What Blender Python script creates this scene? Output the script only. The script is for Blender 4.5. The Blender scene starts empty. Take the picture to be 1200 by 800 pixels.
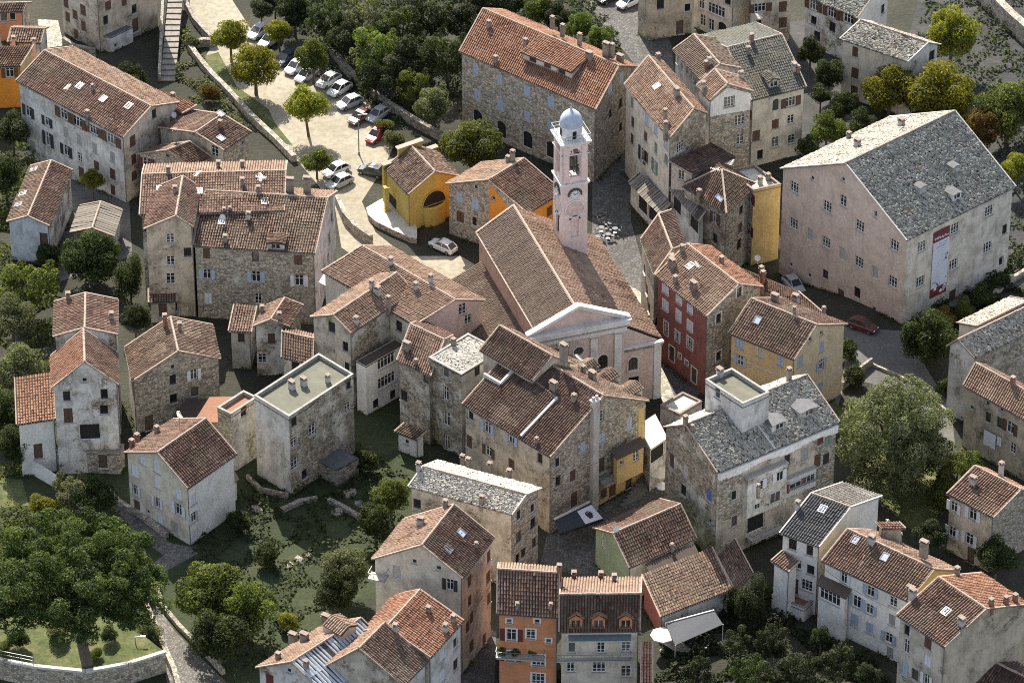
import bpy, math, random
import numpy as np
from mathutils import Vector, Matrix

# ------------------------------------------------------------------ camera, sky, sun, exposure
rng = np.random.default_rng(7)
random.seed(7)
S = bpy.context.scene
COL = S.collection
PITCH = math.radians(35.0)
DIST = 611.0
FPX = 5500.0                      # focal length in photograph pixels (1200 wide)
cd = bpy.data.cameras.new('camera'); cam = bpy.data.objects.new('camera', cd); COL.objects.link(cam)
cd.sensor_width = 36.0; cd.lens = 36.0 * FPX / 1200.0
cd.clip_start = 5.0; cd.clip_end = 6000.0
cam.location = (0, -DIST * math.cos(PITCH), DIST * math.sin(PITCH))
cam.rotation_euler = (math.pi / 2 - PITCH, 0, 0)
S.camera = cam
SUN_EL, SUN_AZ = math.radians(43.0), math.radians(-16.0)    # azimuth from +Y (away from the camera) towards +X
sun_dir = Vector((math.sin(SUN_AZ) * math.cos(SUN_EL), math.cos(SUN_AZ) * math.cos(SUN_EL), math.sin(SUN_EL)))
W = bpy.data.worlds.new('World'); S.world = W; W.use_nodes = True
wn = W.node_tree
bg = wn.nodes['Background']
sky = wn.nodes.new('ShaderNodeTexSky'); sky.sky_type = 'NISHITA'; sky.sun_disc = False
sky.sun_elevation = SUN_EL; sky.sun_rotation = SUN_AZ % (2 * math.pi)
sky.altitude = 900; sky.air_density = 1.0; sky.dust_density = 2.5; sky.ozone_density = 0.7
hs_ = wn.nodes.new('ShaderNodeHueSaturation'); hs_.inputs['Saturation'].default_value = 0.55        # sky colour greyed so that its fill in the shade is less blue
wn.links.new(sky.outputs[0], hs_.inputs['Color']); wn.links.new(hs_.outputs[0], bg.inputs[0]); bg.inputs[1].default_value = 0.13
sl = bpy.data.lights.new('sun', 'SUN'); sl.energy = 5.0; sl.angle = math.radians(0.5); sl.color = (1.0, 0.91, 0.77)
so = bpy.data.objects.new('sun', sl); COL.objects.link(so); so.rotation_euler = sun_dir.to_track_quat('Z', 'Y').to_euler()
so.location = (0, 100, 150)
S.view_settings.view_transform = 'Standard'; S.view_settings.look = 'None'
S.view_settings.gamma = 1.0; S.view_settings.use_curve_mapping = False
S.cycles.use_denoising = False; S.cycles.filter_width = 1.0
S.view_settings.exposure = 1.15

# ------------------------------------------------------------------ pixel to place
CAM = np.array(cam.location)
FWD = np.array([0, math.cos(PITCH), -math.sin(PITCH)])
RGT = np.array([1.0, 0, 0]); UPV = np.array([0, math.sin(PITCH), math.cos(PITCH)])
TO = {i + 1: ((0, 290, 590, 880)[i % 4], (0, 190, 390, 590)[i // 4]) for i in range(16)}
def P(s):
    """'7:893,680' (a point read in an enlarged tile of the photograph) or 'p:600,400' (photograph pixels)"""
    t, c = s.split(':'); x, y = (float(a) for a in c.split(','))
    if t == 'p': return (x, y)
    o = TO[int(t)]
    return (o[0] + x / 3.75, o[1] + y / 3.75)
def ray(p):
    return FWD + RGT * ((p[0] - 600) / FPX) - UPV * ((p[1] - 400) / FPX)
def at(p, z=0.0):
    d = ray(p); return CAM + d * ((z - CAM[2]) / d[2])
DIPS = []                          # (x, y, amplitude, sigma x, sigma y): hollows in the ground
def gz(x, y):
    z = 0.0
    for cx, cy, a, sx, sy in DIPS: z = z + a * np.exp(-(((x - cx) / sx) ** 2 + ((y - cy) / sy) ** 2))
    return z
def atg(p, dz=0.0):
    z = dz
    for _ in range(12): q = at(p, z); z = float(gz(q[0], q[1])) + dz
    return at(p, z)
def aty(p, y):
    d = ray(p); return CAM + d * ((y - CAM[1]) / d[1])
def hitplane(p, o, n):
    d = ray(p); k = np.dot(d, n)
    if abs(k) < 1e-9: return None
    return CAM + d * (np.dot(np.asarray(o) - CAM, n) / k)
def pix(q):
    q = np.asarray(q, float) - CAM; k = q @ FWD
    return (600 + FPX * (q @ RGT) / k, 400 - FPX * (q @ UPV) / k)

# ------------------------------------------------------------------ materials
MATS = {}
for p_, a_, sx_, sy_ in (((903, 318), -3.4, 13.0, 11.0), ((20, 196), -2.0, 12.0, 10.0)):
    q_ = at(p_, a_); DIPS.append((float(q_[0]), float(q_[1]), a_, sx_, sy_))
def nodes_mat(name):
    m = bpy.data.materials.new(name); m.use_nodes = True
    return m, m.node_tree, m.node_tree.nodes['Principled BSDF']
def c4(c, k=1.0): return (c[0] * k, c[1] * k, c[2] * k, 1.0)
class NT:
    def __init__(s, t): s.t = t
    def n(s, typ, **kw):
        nd = s.t.nodes.new('ShaderNode' + typ)
        for k, v in kw.items(): setattr(nd, k, v)
        return nd
    def l(s, a, b): s.t.links.new(a, b)
    def coord(s, scale=(1, 1, 1), rnd=True):
        tc = s.n('TexCoord'); mp = s.n('Mapping'); mp.inputs['Scale'].default_value = scale
        if rnd:
            oi = s.n('ObjectInfo'); ad = s.n('VectorMath', operation='MULTIPLY_ADD')
            s.l(oi.outputs['Location'], ad.inputs[0]); ad.inputs[1].default_value = (1, 1, 1)
            s.l(tc.outputs['Object'], ad.inputs[2]); s.l(ad.outputs[0], mp.inputs[0])
        else:
            s.l(tc.outputs['Object'], mp.inputs[0])
        return mp.outputs[0]
    def noise(s, vec, scale, detail=5, rough=0.6):
        n = s.n('TexNoise'); n.inputs['Scale'].default_value = scale; n.inputs['Detail'].default_value = detail
        n.inputs['Roughness'].default_value = rough; s.l(vec, n.inputs['Vector']); return n.outputs['Fac']
    def ramp(s, fac, stops):
        r = s.n('ValToRGB'); e = r.color_ramp.elements
        while len(e) > 1: e.remove(e[-1])
        e[0].position = stops[0][0]; e[0].color = c4(stops[0][1]) if not np.isscalar(stops[0][1]) else (stops[0][1],) * 3 + (1,)
        for p, c in stops[1:]:
            x = e.new(p); x.color = c4(c) if not np.isscalar(c) else (c, c, c, 1)
        s.l(fac, r.inputs[0]); return r.outputs[0]
    def mix(s, fac, a, b, mode='MIX'):
        m = s.n('MixRGB', blend_type=mode)
        for i, v in enumerate((fac, a, b)):
            if hasattr(v, 'is_linked') or hasattr(v, 'links'): s.l(v, m.inputs[i])
            elif np.isscalar(v): m.inputs[i].default_value = v
            else: m.inputs[i].default_value = c4(v)
        return m.outputs[0]
    def bump(s, h, dist, strength=1.0):
        b = s.n('Bump'); b.inputs['Distance'].default_value = dist; b.inputs['Strength'].default_value = strength
        s.l(h, b.inputs['Height']); return b.outputs[0]

def wallmat(name, col, peel=0.15, dirt=0.5, stone=(0.30, 0.265, 0.21)):
    if name in MATS: return MATS[name]
    m, t, b = nodes_mat(name); N = NT(t)
    v = N.coord()
    big = N.noise(v, 0.35, 7, 0.62)
    fine = N.noise(v, 2.6, 6, 0.7)
    vs = N.coord((1.1, 1.1, 0.3)); streak0 = N.noise(vs, 1.0, 7, 0.75); streak = N.mix(0.45, streak0, N.noise(N.coord((1, 1, .8)), 0.7, 5, 0.65))
    vb = N.coord((0.5, 0.5, 0.9)); band = N.noise(vb, 0.55, 4, 0.5)
    c1 = N.mix(N.ramp(fine, [(0.3, 0.0), (0.72, 1.0)]), c4(col, 0.8), c4(col, 1.13))
    dk = (col[0] * 0.40, col[1] * 0.385, col[2] * 0.37)
    c2 = N.mix(N.ramp(streak, [(0.47, 0.0), (0.64, min(1, dirt * 1.1))]), c1, dk)
    c2 = N.mix(N.ramp(band, [(0.48, 0.0), (0.68, dirt * 0.7)]), c2, (dk[0] * 1.15, dk[1] * 1.12, dk[2] * 1.05))
    vo = N.n('TexVoronoi'); vo.inputs['Scale'].default_value = 2.5; vo.inputs['Randomness'].default_value = 1.0
    vz = N.coord((0.85, 0.85, 1.35)); N.l(vz, vo.inputs['Vector'])
    ve = N.n('TexVoronoi', feature='DISTANCE_TO_EDGE'); ve.inputs['Scale'].default_value = 2.5; N.l(vz, ve.inputs['Vector'])
    sc = N.n('SeparateColor'); N.l(vo.outputs['Color'], sc.inputs[0])
    st = N.ramp(sc.outputs[0], [(0.0, (stone[0] * .42, stone[1] * .4, stone[2] * .38)), (0.45, stone), (0.8, (stone[0] * 1.3, stone[1] * 1.28, stone[2] * 1.22)), (1.0, (stone[0] * .8, stone[1] * .7, stone[2] * .55))])
    edge = N.ramp(ve.outputs['Distance'], [(0.0, 0.0), (0.1, 1.0)])
    st = N.mix(edge, (stone[0] * 0.55, stone[1] * 0.53, stone[2] * 0.5), st)
    lo = 0.72 - peel * 0.5
    mask = N.ramp(N.mix(0.35, big, fine), [(max(0, lo - 0.035), 0.0), (min(1, lo + 0.035), 1.0)]) if peel < 1 else None
    c3 = N.mix(mask, c2, st) if mask is not None else N.mix(N.ramp(streak, [(0.5, 0.0), (0.75, 0.5)]), st, c4(col, 0.9))
    N.l(c3, b.inputs['Base Color']); b.inputs['Roughness'].default_value = 0.92
    hh = N.mix(mask if mask is not None else 1.0, N.mix(1.0, fine, (0.5, 0.5, 0.5), 'MULTIPLY'), edge)
    N.l(N.bump(hh, 0.08, 0.7), b.inputs['Normal'])
    MATS[name] = m; return m

def tilemat(name, cols, moss=(0.16, 0.14, 0.10), mossamt=0.65, rough=0.85):
    if name in MATS: return MATS[name]
    m, t, b = nodes_mat(name); N = NT(t)
    a = N.n('Attribute', attribute_name='tint'); v = N.coord()
    big = N.noise(v, 0.22, 6, 0.65); fine = N.noise(v, 5.0, 4, 0.7)
    n = len(cols); c1 = N.ramp(a.outputs['Fac'], [(i / (n - 1), c) for i, c in enumerate(cols)])
    c2 = N.mix(N.ramp(big, [(0.48, 0.0), (0.68, mossamt)]), c1, moss)
    c3 = N.mix(N.ramp(fine, [(0.35, 0.35), (0.7, 0.0)]), c2, (0.03, 0.025, 0.02))
    N.l(c3, b.inputs['Base Color']); b.inputs['Roughness'].default_value = rough; b.inputs['Specular IOR Level'].default_value = 0.15
    MATS[name] = m; return m

def plain(name, col, rough=0.8, var=0.25, scale=2.0, metallic=0.0, bump=0.0):
    if name in MATS: return MATS[name]
    m, t, b = nodes_mat(name); N = NT(t); v = N.coord()
    f = N.noise(v, scale, 5, 0.65)
    N.l(N.mix(N.ramp(f, [(0.3, 0.0), (0.7, 1.0)]), c4(col, 1 - var), c4(col, 1 + var * 0.6)), b.inputs['Base Color'])
    b.inputs['Roughness'].default_value = rough; b.inputs['Metallic'].default_value = metallic
    if bump: N.l(N.bump(f, bump), b.inputs['Normal'])
    MATS[name] = m; return m

def groundmat(name, c0, c1, c2, scale=0.12, bump=0.15, fine=3.0):
    if name in MATS: return MATS[name]
    m, t, b = nodes_mat(name); N = NT(t); v = N.coord(rnd=False)
    f = N.noise(v, scale, 8, 0.65); g = N.noise(v, fine, 5, 0.7)
    c = N.ramp(f, [(0.32, c0), (0.5, c1), (0.68, c2)])
    c = N.mix(N.ramp(g, [(0.35, 0.55), (0.65, 0.0)]), c, c4(c0, 0.55))
    N.l(c, b.inputs['Base Color']); b.inputs['Roughness'].default_value = 0.95
    N.l(N.bump(g, bump), b.inputs['Normal'])
    MATS[name] = m; return m

def cobblemat(name, base, scale=1.6):
    if name in MATS: return MATS[name]
    m, t, b = nodes_mat(name); N = NT(t); v = N.coord(rnd=False)
    vo = N.n('TexVoronoi'); vo.inputs['Scale'].default_value = scale; N.l(v, vo.inputs['Vector'])
    ve = N.n('TexVoronoi', feature='DISTANCE_TO_EDGE'); ve.inputs['Scale'].default_value = scale; N.l(v, ve.inputs['Vector'])
    sc = N.n('SeparateColor'); N.l(vo.outputs['Color'], sc.inputs[0])
    c = N.ramp(sc.outputs[0], [(0.0, c4(base, .6)[:3]), (0.5, base), (1.0, c4(base, 1.45)[:3])])
    e = N.ramp(ve.outputs['Distance'], [(0.0, 0.0), (0.08, 1.0)])
    c = N.mix(e, c4(base, .45), c)
    f = N.noise(v, 0.25, 6, 0.6); c = N.mix(N.ramp(f, [(0.4, 0.0), (0.7, 0.55)]), c, c4(base, 0.5))
    N.l(c, b.inputs['Base Color']); b.inputs['Roughness'].default_value = 0.9; N.l(N.bump(e, 0.03), b.inputs['Normal'])
    MATS[name] = m; return m

def leafmat(name, cols, trans=0.35):
    if name in MATS: return MATS[name]
    m, t, b = nodes_mat(name); N = NT(t)
    a = N.n('Attribute', attribute_name='tint')
    oi = N.n('ObjectInfo')
    n = len(cols); c = N.ramp(a.outputs['Fac'], [(i / (n - 1), x) for i, x in enumerate(cols)])
    hs = N.n('HueSaturation'); N.l(c, hs.inputs['Color'])
    mr = N.n('MapRange'); N.l(oi.outputs['Random'], mr.inputs[0]); mr.inputs[3].default_value = 0.75; mr.inputs[4].default_value = 1.2
    N.l(mr.outputs[0], hs.inputs['Value']); mh = N.n('MapRange'); N.l(oi.outputs['Random'], mh.inputs[0]); mh.inputs[3].default_value = 0.485; mh.inputs[4].default_value = 0.515
    N.l(mh.outputs[0], hs.inputs['Hue'])
    N.l(hs.outputs[0], b.inputs['Base Color']); b.inputs['Roughness'].default_value = 0.75; b.inputs['Specular IOR Level'].default_value = 0.25
    tr = N.n('BsdfTranslucent'); br = N.mix(1.0, hs.outputs[0], (1.5, 1.5, 0.7), 'MULTIPLY'); N.l(br, tr.inputs[0])
    ms = N.n('MixShader'); ms.inputs[0].default_value = trans
    out = t.nodes['Material Output']; N.l(b.outputs[0], ms.inputs[1]); N.l(tr.outputs[0], ms.inputs[2]); N.l(ms.outputs[0], out.inputs[0])
    MATS[name] = m; return m

def glass_dark():
    if 'pane' in MATS: return MATS['pane']
    m, t, b = nodes_mat('window_glass'); N = NT(t); v = N.coord()
    oi = N.n('ObjectInfo')
    N.l(N.ramp(oi.outputs['Random'], [(0.0, (0.012, 0.013, 0.016)), (0.7, (0.03, 0.032, 0.036)), (1.0, (0.12, 0.115, 0.1))]), b.inputs['Base Color'])
    b.inputs['Roughness'].default_value = 0.08; MATS['pane'] = m; return m

# wall finishes
WM = {
 'white': wallmat('stucco_white', (0.73, 0.72, 0.69), 0.04, 0.32),
 'white2': wallmat('stucco_white_peeling', (0.66, 0.65, 0.62), 0.36, 0.8),
 'cream': wallmat('stucco_cream', (0.61, 0.56, 0.47), 0.14, 0.6),
 'beige': wallmat('stucco_beige', (0.53, 0.485, 0.41), 0.34, 0.75),
 'tan': wallmat('stucco_tan', (0.50, 0.43, 0.335), 0.32, 0.75),
 'grey': wallmat('stucco_grey', (0.48, 0.475, 0.46), 0.3, 0.75),
 'greywhite': wallmat('stucco_grey_white', (0.60, 0.59, 0.565), 0.26, 0.8),
 'peel': wallmat('stucco_peeling', (0.56, 0.53, 0.465), 0.5, 0.8),
 'stone': wallmat('rubble_stone', (0.42, 0.39, 0.335), 1.0, 0.6, (0.39, 0.355, 0.30)),
 'stoned': wallmat('rubble_stone_dark', (0.34, 0.32, 0.29), 1.0, 0.6, (0.29, 0.27, 0.24)),
 'stonep': wallmat('rubble_part_plastered', (0.53, 0.50, 0.43), 0.62, 0.75, (0.36, 0.33, 0.28)),
 'pink': wallmat('stucco_pink', (0.60, 0.475, 0.43), 0.03, 0.35),
 'museum': wallmat('stucco_rose_beige', (0.60, 0.485, 0.405), 0.04, 0.4),
 'museumr': wallmat('stucco_pale_stained', (0.60, 0.565, 0.50), 0.06, 0.75),
 'tower': wallmat('stucco_tower_pink', (0.72, 0.575, 0.54), 0.0, 0.2),
 'trim': wallmat('stucco_trim_white', (0.68, 0.67, 0.66), 0.0, 0.35),
 'yellow': wallmat('stucco_chapel_yellow', (0.45, 0.355, 0.09), 0.0, 0.3),
 'ochre':  wallmat('stucco_ochre', (0.54, 0.40, 0.22), 0.05, 0.35),
 'yellow2': wallmat('stucco_yellow', (0.55, 0.40, 0.17), 0.1, 0.4),
 'ochrelight': wallmat('stucco_light_ochre', (0.62, 0.50, 0.33), 0.04, 0.35),
 'red':    wallmat('stucco_red', (0.30, 0.105, 0.088), 0.08, 0.5),
 'orange': wallmat('stucco_orange', (0.55, 0.235, 0.115), 0.0, 0.3),
 'orange2': wallmat('stucco_bright_orange', (0.62, 0.24, 0.03), 0.0, 0.2),
 'green':  wallmat('stucco_pale_green', (0.30, 0.40, 0.26), 0.05, 0.4),
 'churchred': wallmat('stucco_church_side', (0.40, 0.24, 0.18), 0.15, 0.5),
 'blueish': wallmat('stucco_pale_blue', (0.54, 0.58, 0.63), 0.15, 0.65),
}
# roof finishes: (material, kind)
RM = {
 'red':   (tilemat('tiles_red_brown', [(0.075, 0.046, 0.038), (0.165, 0.098, 0.075), (0.22, 0.135, 0.102), (0.31, 0.215, 0.165)]), 'tile'),
 'brown': (tilemat('tiles_brown', [(0.075, 0.052, 0.042), (0.16, 0.105, 0.08), (0.23, 0.155, 0.115), (0.33, 0.25, 0.19)]), 'tile'),
 'dark':  (tilemat('tiles_dark_brown', [(0.05, 0.032, 0.027), (0.105, 0.063, 0.05), (0.15, 0.092, 0.072), (0.24, 0.17, 0.13)]), 'tile'),
 'salmon': (tilemat('tiles_salmon', [(0.15, 0.092, 0.066), (0.27, 0.175, 0.128), (0.33, 0.225, 0.165), (0.40, 0.30, 0.225)], mossamt=0.3), 'tile'),
 'orange': (tilemat('tiles_orange', [(0.17, 0.085, 0.055), (0.30, 0.15, 0.095), (0.355, 0.19, 0.125), (0.41, 0.26, 0.18)], mossamt=0.2), 'tile'),
 'grey':  (tilemat('tiles_grey', [(0.10, 0.095, 0.085), (0.19, 0.18, 0.16), (0.25, 0.24, 0.215), (0.33, 0.31, 0.28)]), 'tile'),
 'smooth': (tilemat('tiles_church_brown', [(0.15, 0.108, 0.085), (0.19, 0.14, 0.11), (0.215, 0.16, 0.125), (0.25, 0.19, 0.15)], mossamt=0.2), 'tile'),
 'slate': (tilemat('slates_blue_grey', [(0.10, 0.102, 0.092), (0.23, 0.23, 0.205), (0.33, 0.325, 0.285), (0.5, 0.485, 0.42)], (0.27, 0.26, 0.21), 0.5, 0.75), 'lauze'),
 'slatedark': (tilemat('slates_dark', [(0.05, 0.053, 0.06), (0.085, 0.09, 0.098), (0.105, 0.11, 0.118), (0.14, 0.145, 0.15)], (0.12, 0.12, 0.115), 0.4), 'tile'),
 'greengrey': (tilemat('tiles_green_grey', [(0.07, 0.08, 0.075), (0.115, 0.125, 0.115), (0.15, 0.16, 0.145), (0.2, 0.2, 0.18)]), 'tile'),
 'lauze': (tilemat('stone_slabs', [(0.12, 0.115, 0.10), (0.27, 0.255, 0.22), (0.38, 0.36, 0.31), (0.54, 0.51, 0.44)], (0.24, 0.23, 0.19), 0.4, 0.8), 'lauze'),
 'paleslab': (tilemat('pale_stone_slabs', [(0.28, 0.265, 0.23), (0.44, 0.42, 0.37), (0.54, 0.515, 0.46), (0.64, 0.61, 0.55)], (0.34, 0.32, 0.27), 0.4, 0.8), 'lauze'),
 'metal': (tilemat('sheet_metal', [(0.42, 0.48, 0.56), (0.48, 0.54, 0.62), (0.52, 0.58, 0.65), (0.58, 0.62, 0.67)], (0.45, 0.45, 0.44), 0.5, 0.5), 'sheet'),
 'sheet': (tilemat('sheet_grey_brown', [(0.17, 0.15, 0.13), (0.22, 0.2, 0.175), (0.25, 0.23, 0.2), (0.29, 0.27, 0.24)], mossamt=0.3), 'sheet'),
 'slab':  (tilemat('terracotta_deck', [(0.33, 0.17, 0.11), (0.38, 0.2, 0.13), (0.4, 0.22, 0.15), (0.42, 0.24, 0.16)], mossamt=0.25), 'slab'),
 'slabdark': (tilemat('brown_deck', [(0.09, 0.07, 0.06), (0.1, 0.08, 0.065), (0.11, 0.085, 0.07), (0.12, 0.1, 0.08)], mossamt=0.25), 'slab'),
 'slabwhite': (tilemat('white_deck', [(0.6, 0.59, 0.56), (0.62, 0.6, 0.57), (0.64, 0.62, 0.6), (0.66, 0.64, 0.62)], (0.4, 0.39, 0.36), 0.4), 'slab'),
 'asphalt': (plain('slate_smooth', (0.10, 0.105, 0.115), 0.8, 0.3, 1.2), 'slab'),
 'olive': (plain('deck_olive', (0.125, 0.125, 0.095), 0.9, 0.25, 0.8), 'slab'),
 'paledeck': (plain('deck_pale', (0.42, 0.41, 0.36), 0.9, 0.35, 1.2), 'slab'),
}
MORTAR = plain('ridge_mortar', (0.36, 0.28, 0.225), 0.9, 0.35, 2.5)
MORTARG = plain('coping_grey', (0.27, 0.265, 0.25), 0.85, 0.35, 1.5)
MORTARD = plain('ridge_mortar_dark', (0.24, 0.19, 0.16), 0.9, 0.35, 2.5)
MORTARW = plain('coping_white', (0.50, 0.49, 0.465), 0.85, 0.25, 2.0)
UNDER = plain('roof_underlay', (0.055, 0.042, 0.035), 0.95, 0.3, 3.0)
FRW = plain('frame_white', (0.66, 0.66, 0.65), 0.6, 0.12, 4.0)
FRD = plain('frame_brown', (0.10, 0.07, 0.05), 0.7, 0.3, 4.0)
SILL = plain('stone_sill', (0.40, 0.38, 0.35), 0.9, 0.25, 4.0)
DARKIN = plain('dark_interior', (0.016, 0.015, 0.014), 0.95, 0.3, 2.0)
BRICK = plain('chimney_brick', (0.26, 0.12, 0.075), 0.9, 0.4, 6.0)
CHIM = wallmat('chimney_render', (0.27, 0.24, 0.205), 0.35, 0.6)
CHIMW = wallmat('chimney_white', (0.46, 0.45, 0.43), 0.15, 0.5)
METAL = plain('galvanised_metal', (0.35, 0.36, 0.37), 0.4, 0.2, 3.0, 0.7)
GUTTER = plain('gutter_zinc', (0.13, 0.125, 0.12), 0.7, 0.3, 3.0)
RAIL = plain('rail_grey', (0.22, 0.24, 0.25), 0.5, 0.2, 3.0, 0.3)
SHC = {'b': plain('shutter_blue', (0.33, 0.40, 0.50), 0.7, 0.2, 5), 'n': plain('shutter_brown', (0.10, 0.055, 0.035), 0.7, 0.3, 5),
       'g': plain('shutter_green', (0.16, 0.22, 0.18), 0.7, 0.25, 5), 'w': plain('shutter_white', (0.58, 0.6, 0.64), 0.7, 0.15, 5),
       'k': plain('shutter_dark', (0.03, 0.032, 0.035), 0.7, 0.3, 5), 'r': plain('shutter_red', (0.13, 0.03, 0.028), 0.7, 0.3, 5),
       'y': plain('shutter_grey', (0.30, 0.30, 0.29), 0.7, 0.25, 5), 'B': plain('shutter_bright_blue', (0.07, 0.15, 0.36), 0.6, 0.2, 5)}
GLASS = glass_dark()

# ------------------------------------------------------------------ meshes
class MB:
    def __init__(s): s.v = []; s.f = []; s.m = []
    def face(s, pts, mi=0):
        i = len(s.v); s.v += [tuple(map(float, p)) for p in pts]; s.f.append(tuple(range(i, i + len(pts)))); s.m.append(mi)
    def box(s, c, size, mi=0, ax=None, ay=None):
        c = np.asarray(c, float); ax = np.array([1., 0, 0]) if ax is None else np.asarray(ax, float); ay = np.array([0, 1., 0]) if ay is None else np.asarray(ay, float)
        az = np.cross(ax, ay); i = len(s.v)
        for dx in (-.5, .5):
            for dy in (-.5, .5):
                for dz in (-.5, .5): s.v.append(tuple(c + ax * dx * size[0] + ay * dy * size[1] + az * dz * size[2]))
        for f in ((0, 1, 3, 2), (4, 6, 7, 5), (0, 4, 5, 1), (2, 3, 7, 6), (0, 2, 6, 4), (1, 5, 7, 3)):
            s.f.append(tuple(i + k for k in f)); s.m.append(mi)
    def bar(s, a, b, w, h, mi=0):
        a = np.asarray(a, float); b = np.asarray(b, float); d = b - a; L = np.linalg.norm(d); d = d / L
        up = np.array([0, 0, 1.]) if abs(d[2]) < 0.95 else np.array([0, 1., 0])
        y = np.cross(up, d); y /= np.linalg.norm(y); s.box((a + b) / 2, (L, w, h), mi, d, y)
    def tube(s, a, b, r0, r1, n=8, mi=0, cap=True):
        a = np.asarray(a, float); b = np.asarray(b, float); d = b - a; d = d / np.linalg.norm(d)
        up = np.array([0, 0, 1.]) if abs(d[2]) < 0.9 else np.array([1., 0, 0])
        x = np.cross(up, d); x /= np.linalg.norm(x); y = np.cross(d, x); i = len(s.v)
        for p, r in ((a, r0), (b, r1)):
            for k in range(n):
                t = 2 * math.pi * k / n; s.v.append(tuple(p + x * math.cos(t) * r + y * math.sin(t) * r))
        for k in range(n):
            s.f.append((i + k, i + (k + 1) % n, i + n + (k + 1) % n, i + n + k)); s.m.append(mi)
        if cap:
            s.f.append(tuple(i + n + k for k in range(n))); s.m.append(mi)
            s.f.append(tuple(i + n - 1 - k for k in range(n))); s.m.append(mi)
    def prism(s, poly, z0, z1, mi=0, mtop=None):
        n = len(poly); lo = [(p[0], p[1], z0) for p in poly]; hi = [(p[0], p[1], z1) for p in poly]
        ar = sum(poly[i][0] * poly[(i + 1) % n][1] - poly[(i + 1) % n][0] * poly[i][1] for i in range(n))
        if ar < 0: lo.reverse(); hi.reverse()
        s.face(hi, mi if mtop is None else mtop); s.face(lo[::-1], mi)
        for i in range(n): s.face([lo[i], lo[(i + 1) % n], hi[(i + 1) % n], hi[i]], mi)
    def lathe(s, prof, c, n=16, mi=0):
        i = len(s.v); c = np.asarray(c, float)
        for r, z in prof:
            for k in range(n):
                t = 2 * math.pi * k / n; s.v.append((c[0] + r * math.cos(t), c[1] + r * math.sin(t), c[2] + z))
        for j in range(len(prof) - 1):
            for k in range(n):
                s.f.append((i + j * n + k, i + j * n + (k + 1) % n, i + (j + 1) * n + (k + 1) % n, i + (j + 1) * n + k)); s.m.append(mi)
        s.f.append(tuple(i + (len(prof) - 1) * n + k for k in range(n))); s.m.append(mi)
    def mesh(s, name, mats, origin=(0, 0, 0), smooth=False):
        me = bpy.data.meshes.new(name); o = np.asarray(origin, float)
        me.from_pydata([tuple(np.asarray(p) - o) for p in s.v], [], s.f)
        for m in (mats if isinstance(mats, (list, tuple)) else [mats]): me.materials.append(m)
        if any(s.m): me.polygons.foreach_set('material_index', s.m)
        if smooth: me.polygons.foreach_set('use_smooth', [True] * len(s.f))
        me.update(); return me
def quadmesh(name, verts, quads, mat, tint=None, smooth=False, k=4):
    """many faces at once from numpy arrays"""
    me = bpy.data.meshes.new(name); nv, nf = len(verts), len(quads)
    me.vertices.add(nv); me.vertices.foreach_set('co', np.asarray(verts, np.float32).ravel())
    me.loops.add(nf * k); me.loops.foreach_set('vertex_index', np.asarray(quads, np.int32).ravel())
    me.polygons.add(nf); me.polygons.foreach_set('loop_start', np.arange(0, nf * k, k, dtype=np.int32))
    if smooth: me.polygons.foreach_set('use_smooth', np.ones(nf, bool))
    me.update(calc_edges=True)
    if tint is not None:
        at_ = me.attributes.new('tint', 'FLOAT', 'FACE'); at_.data.foreach_set('value', np.asarray(tint, np.float32))
    me.materials.append(mat); return me
def ob(name, me, parent=None, loc=(0, 0, 0), rz=0.0):
    o = bpy.data.objects.new(name, me); COL.objects.link(o); o.location = loc
    if rz: o.rotation_euler = (0, 0, rz)
    if parent is not None: o.parent = parent
    return o
def tag(o, label=None, cat=None, group=None, kind=None):
    if label: o['label'] = label
    if cat: o['category'] = cat
    if group: o['group'] = group
    if kind: o['kind'] = kind
    return o
def root(name, label, cat, loc, group=None, rz=0.0):
    o = bpy.data.objects.new(name, None); COL.objects.link(o); o.location = loc; o.empty_display_size = 0.5
    if rz: o.rotation_euler = (0, 0, rz)
    return tag(o, label, cat, group)
def unit(v):
    v = np.asarray(v, float); return v / np.linalg.norm(v)

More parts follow.
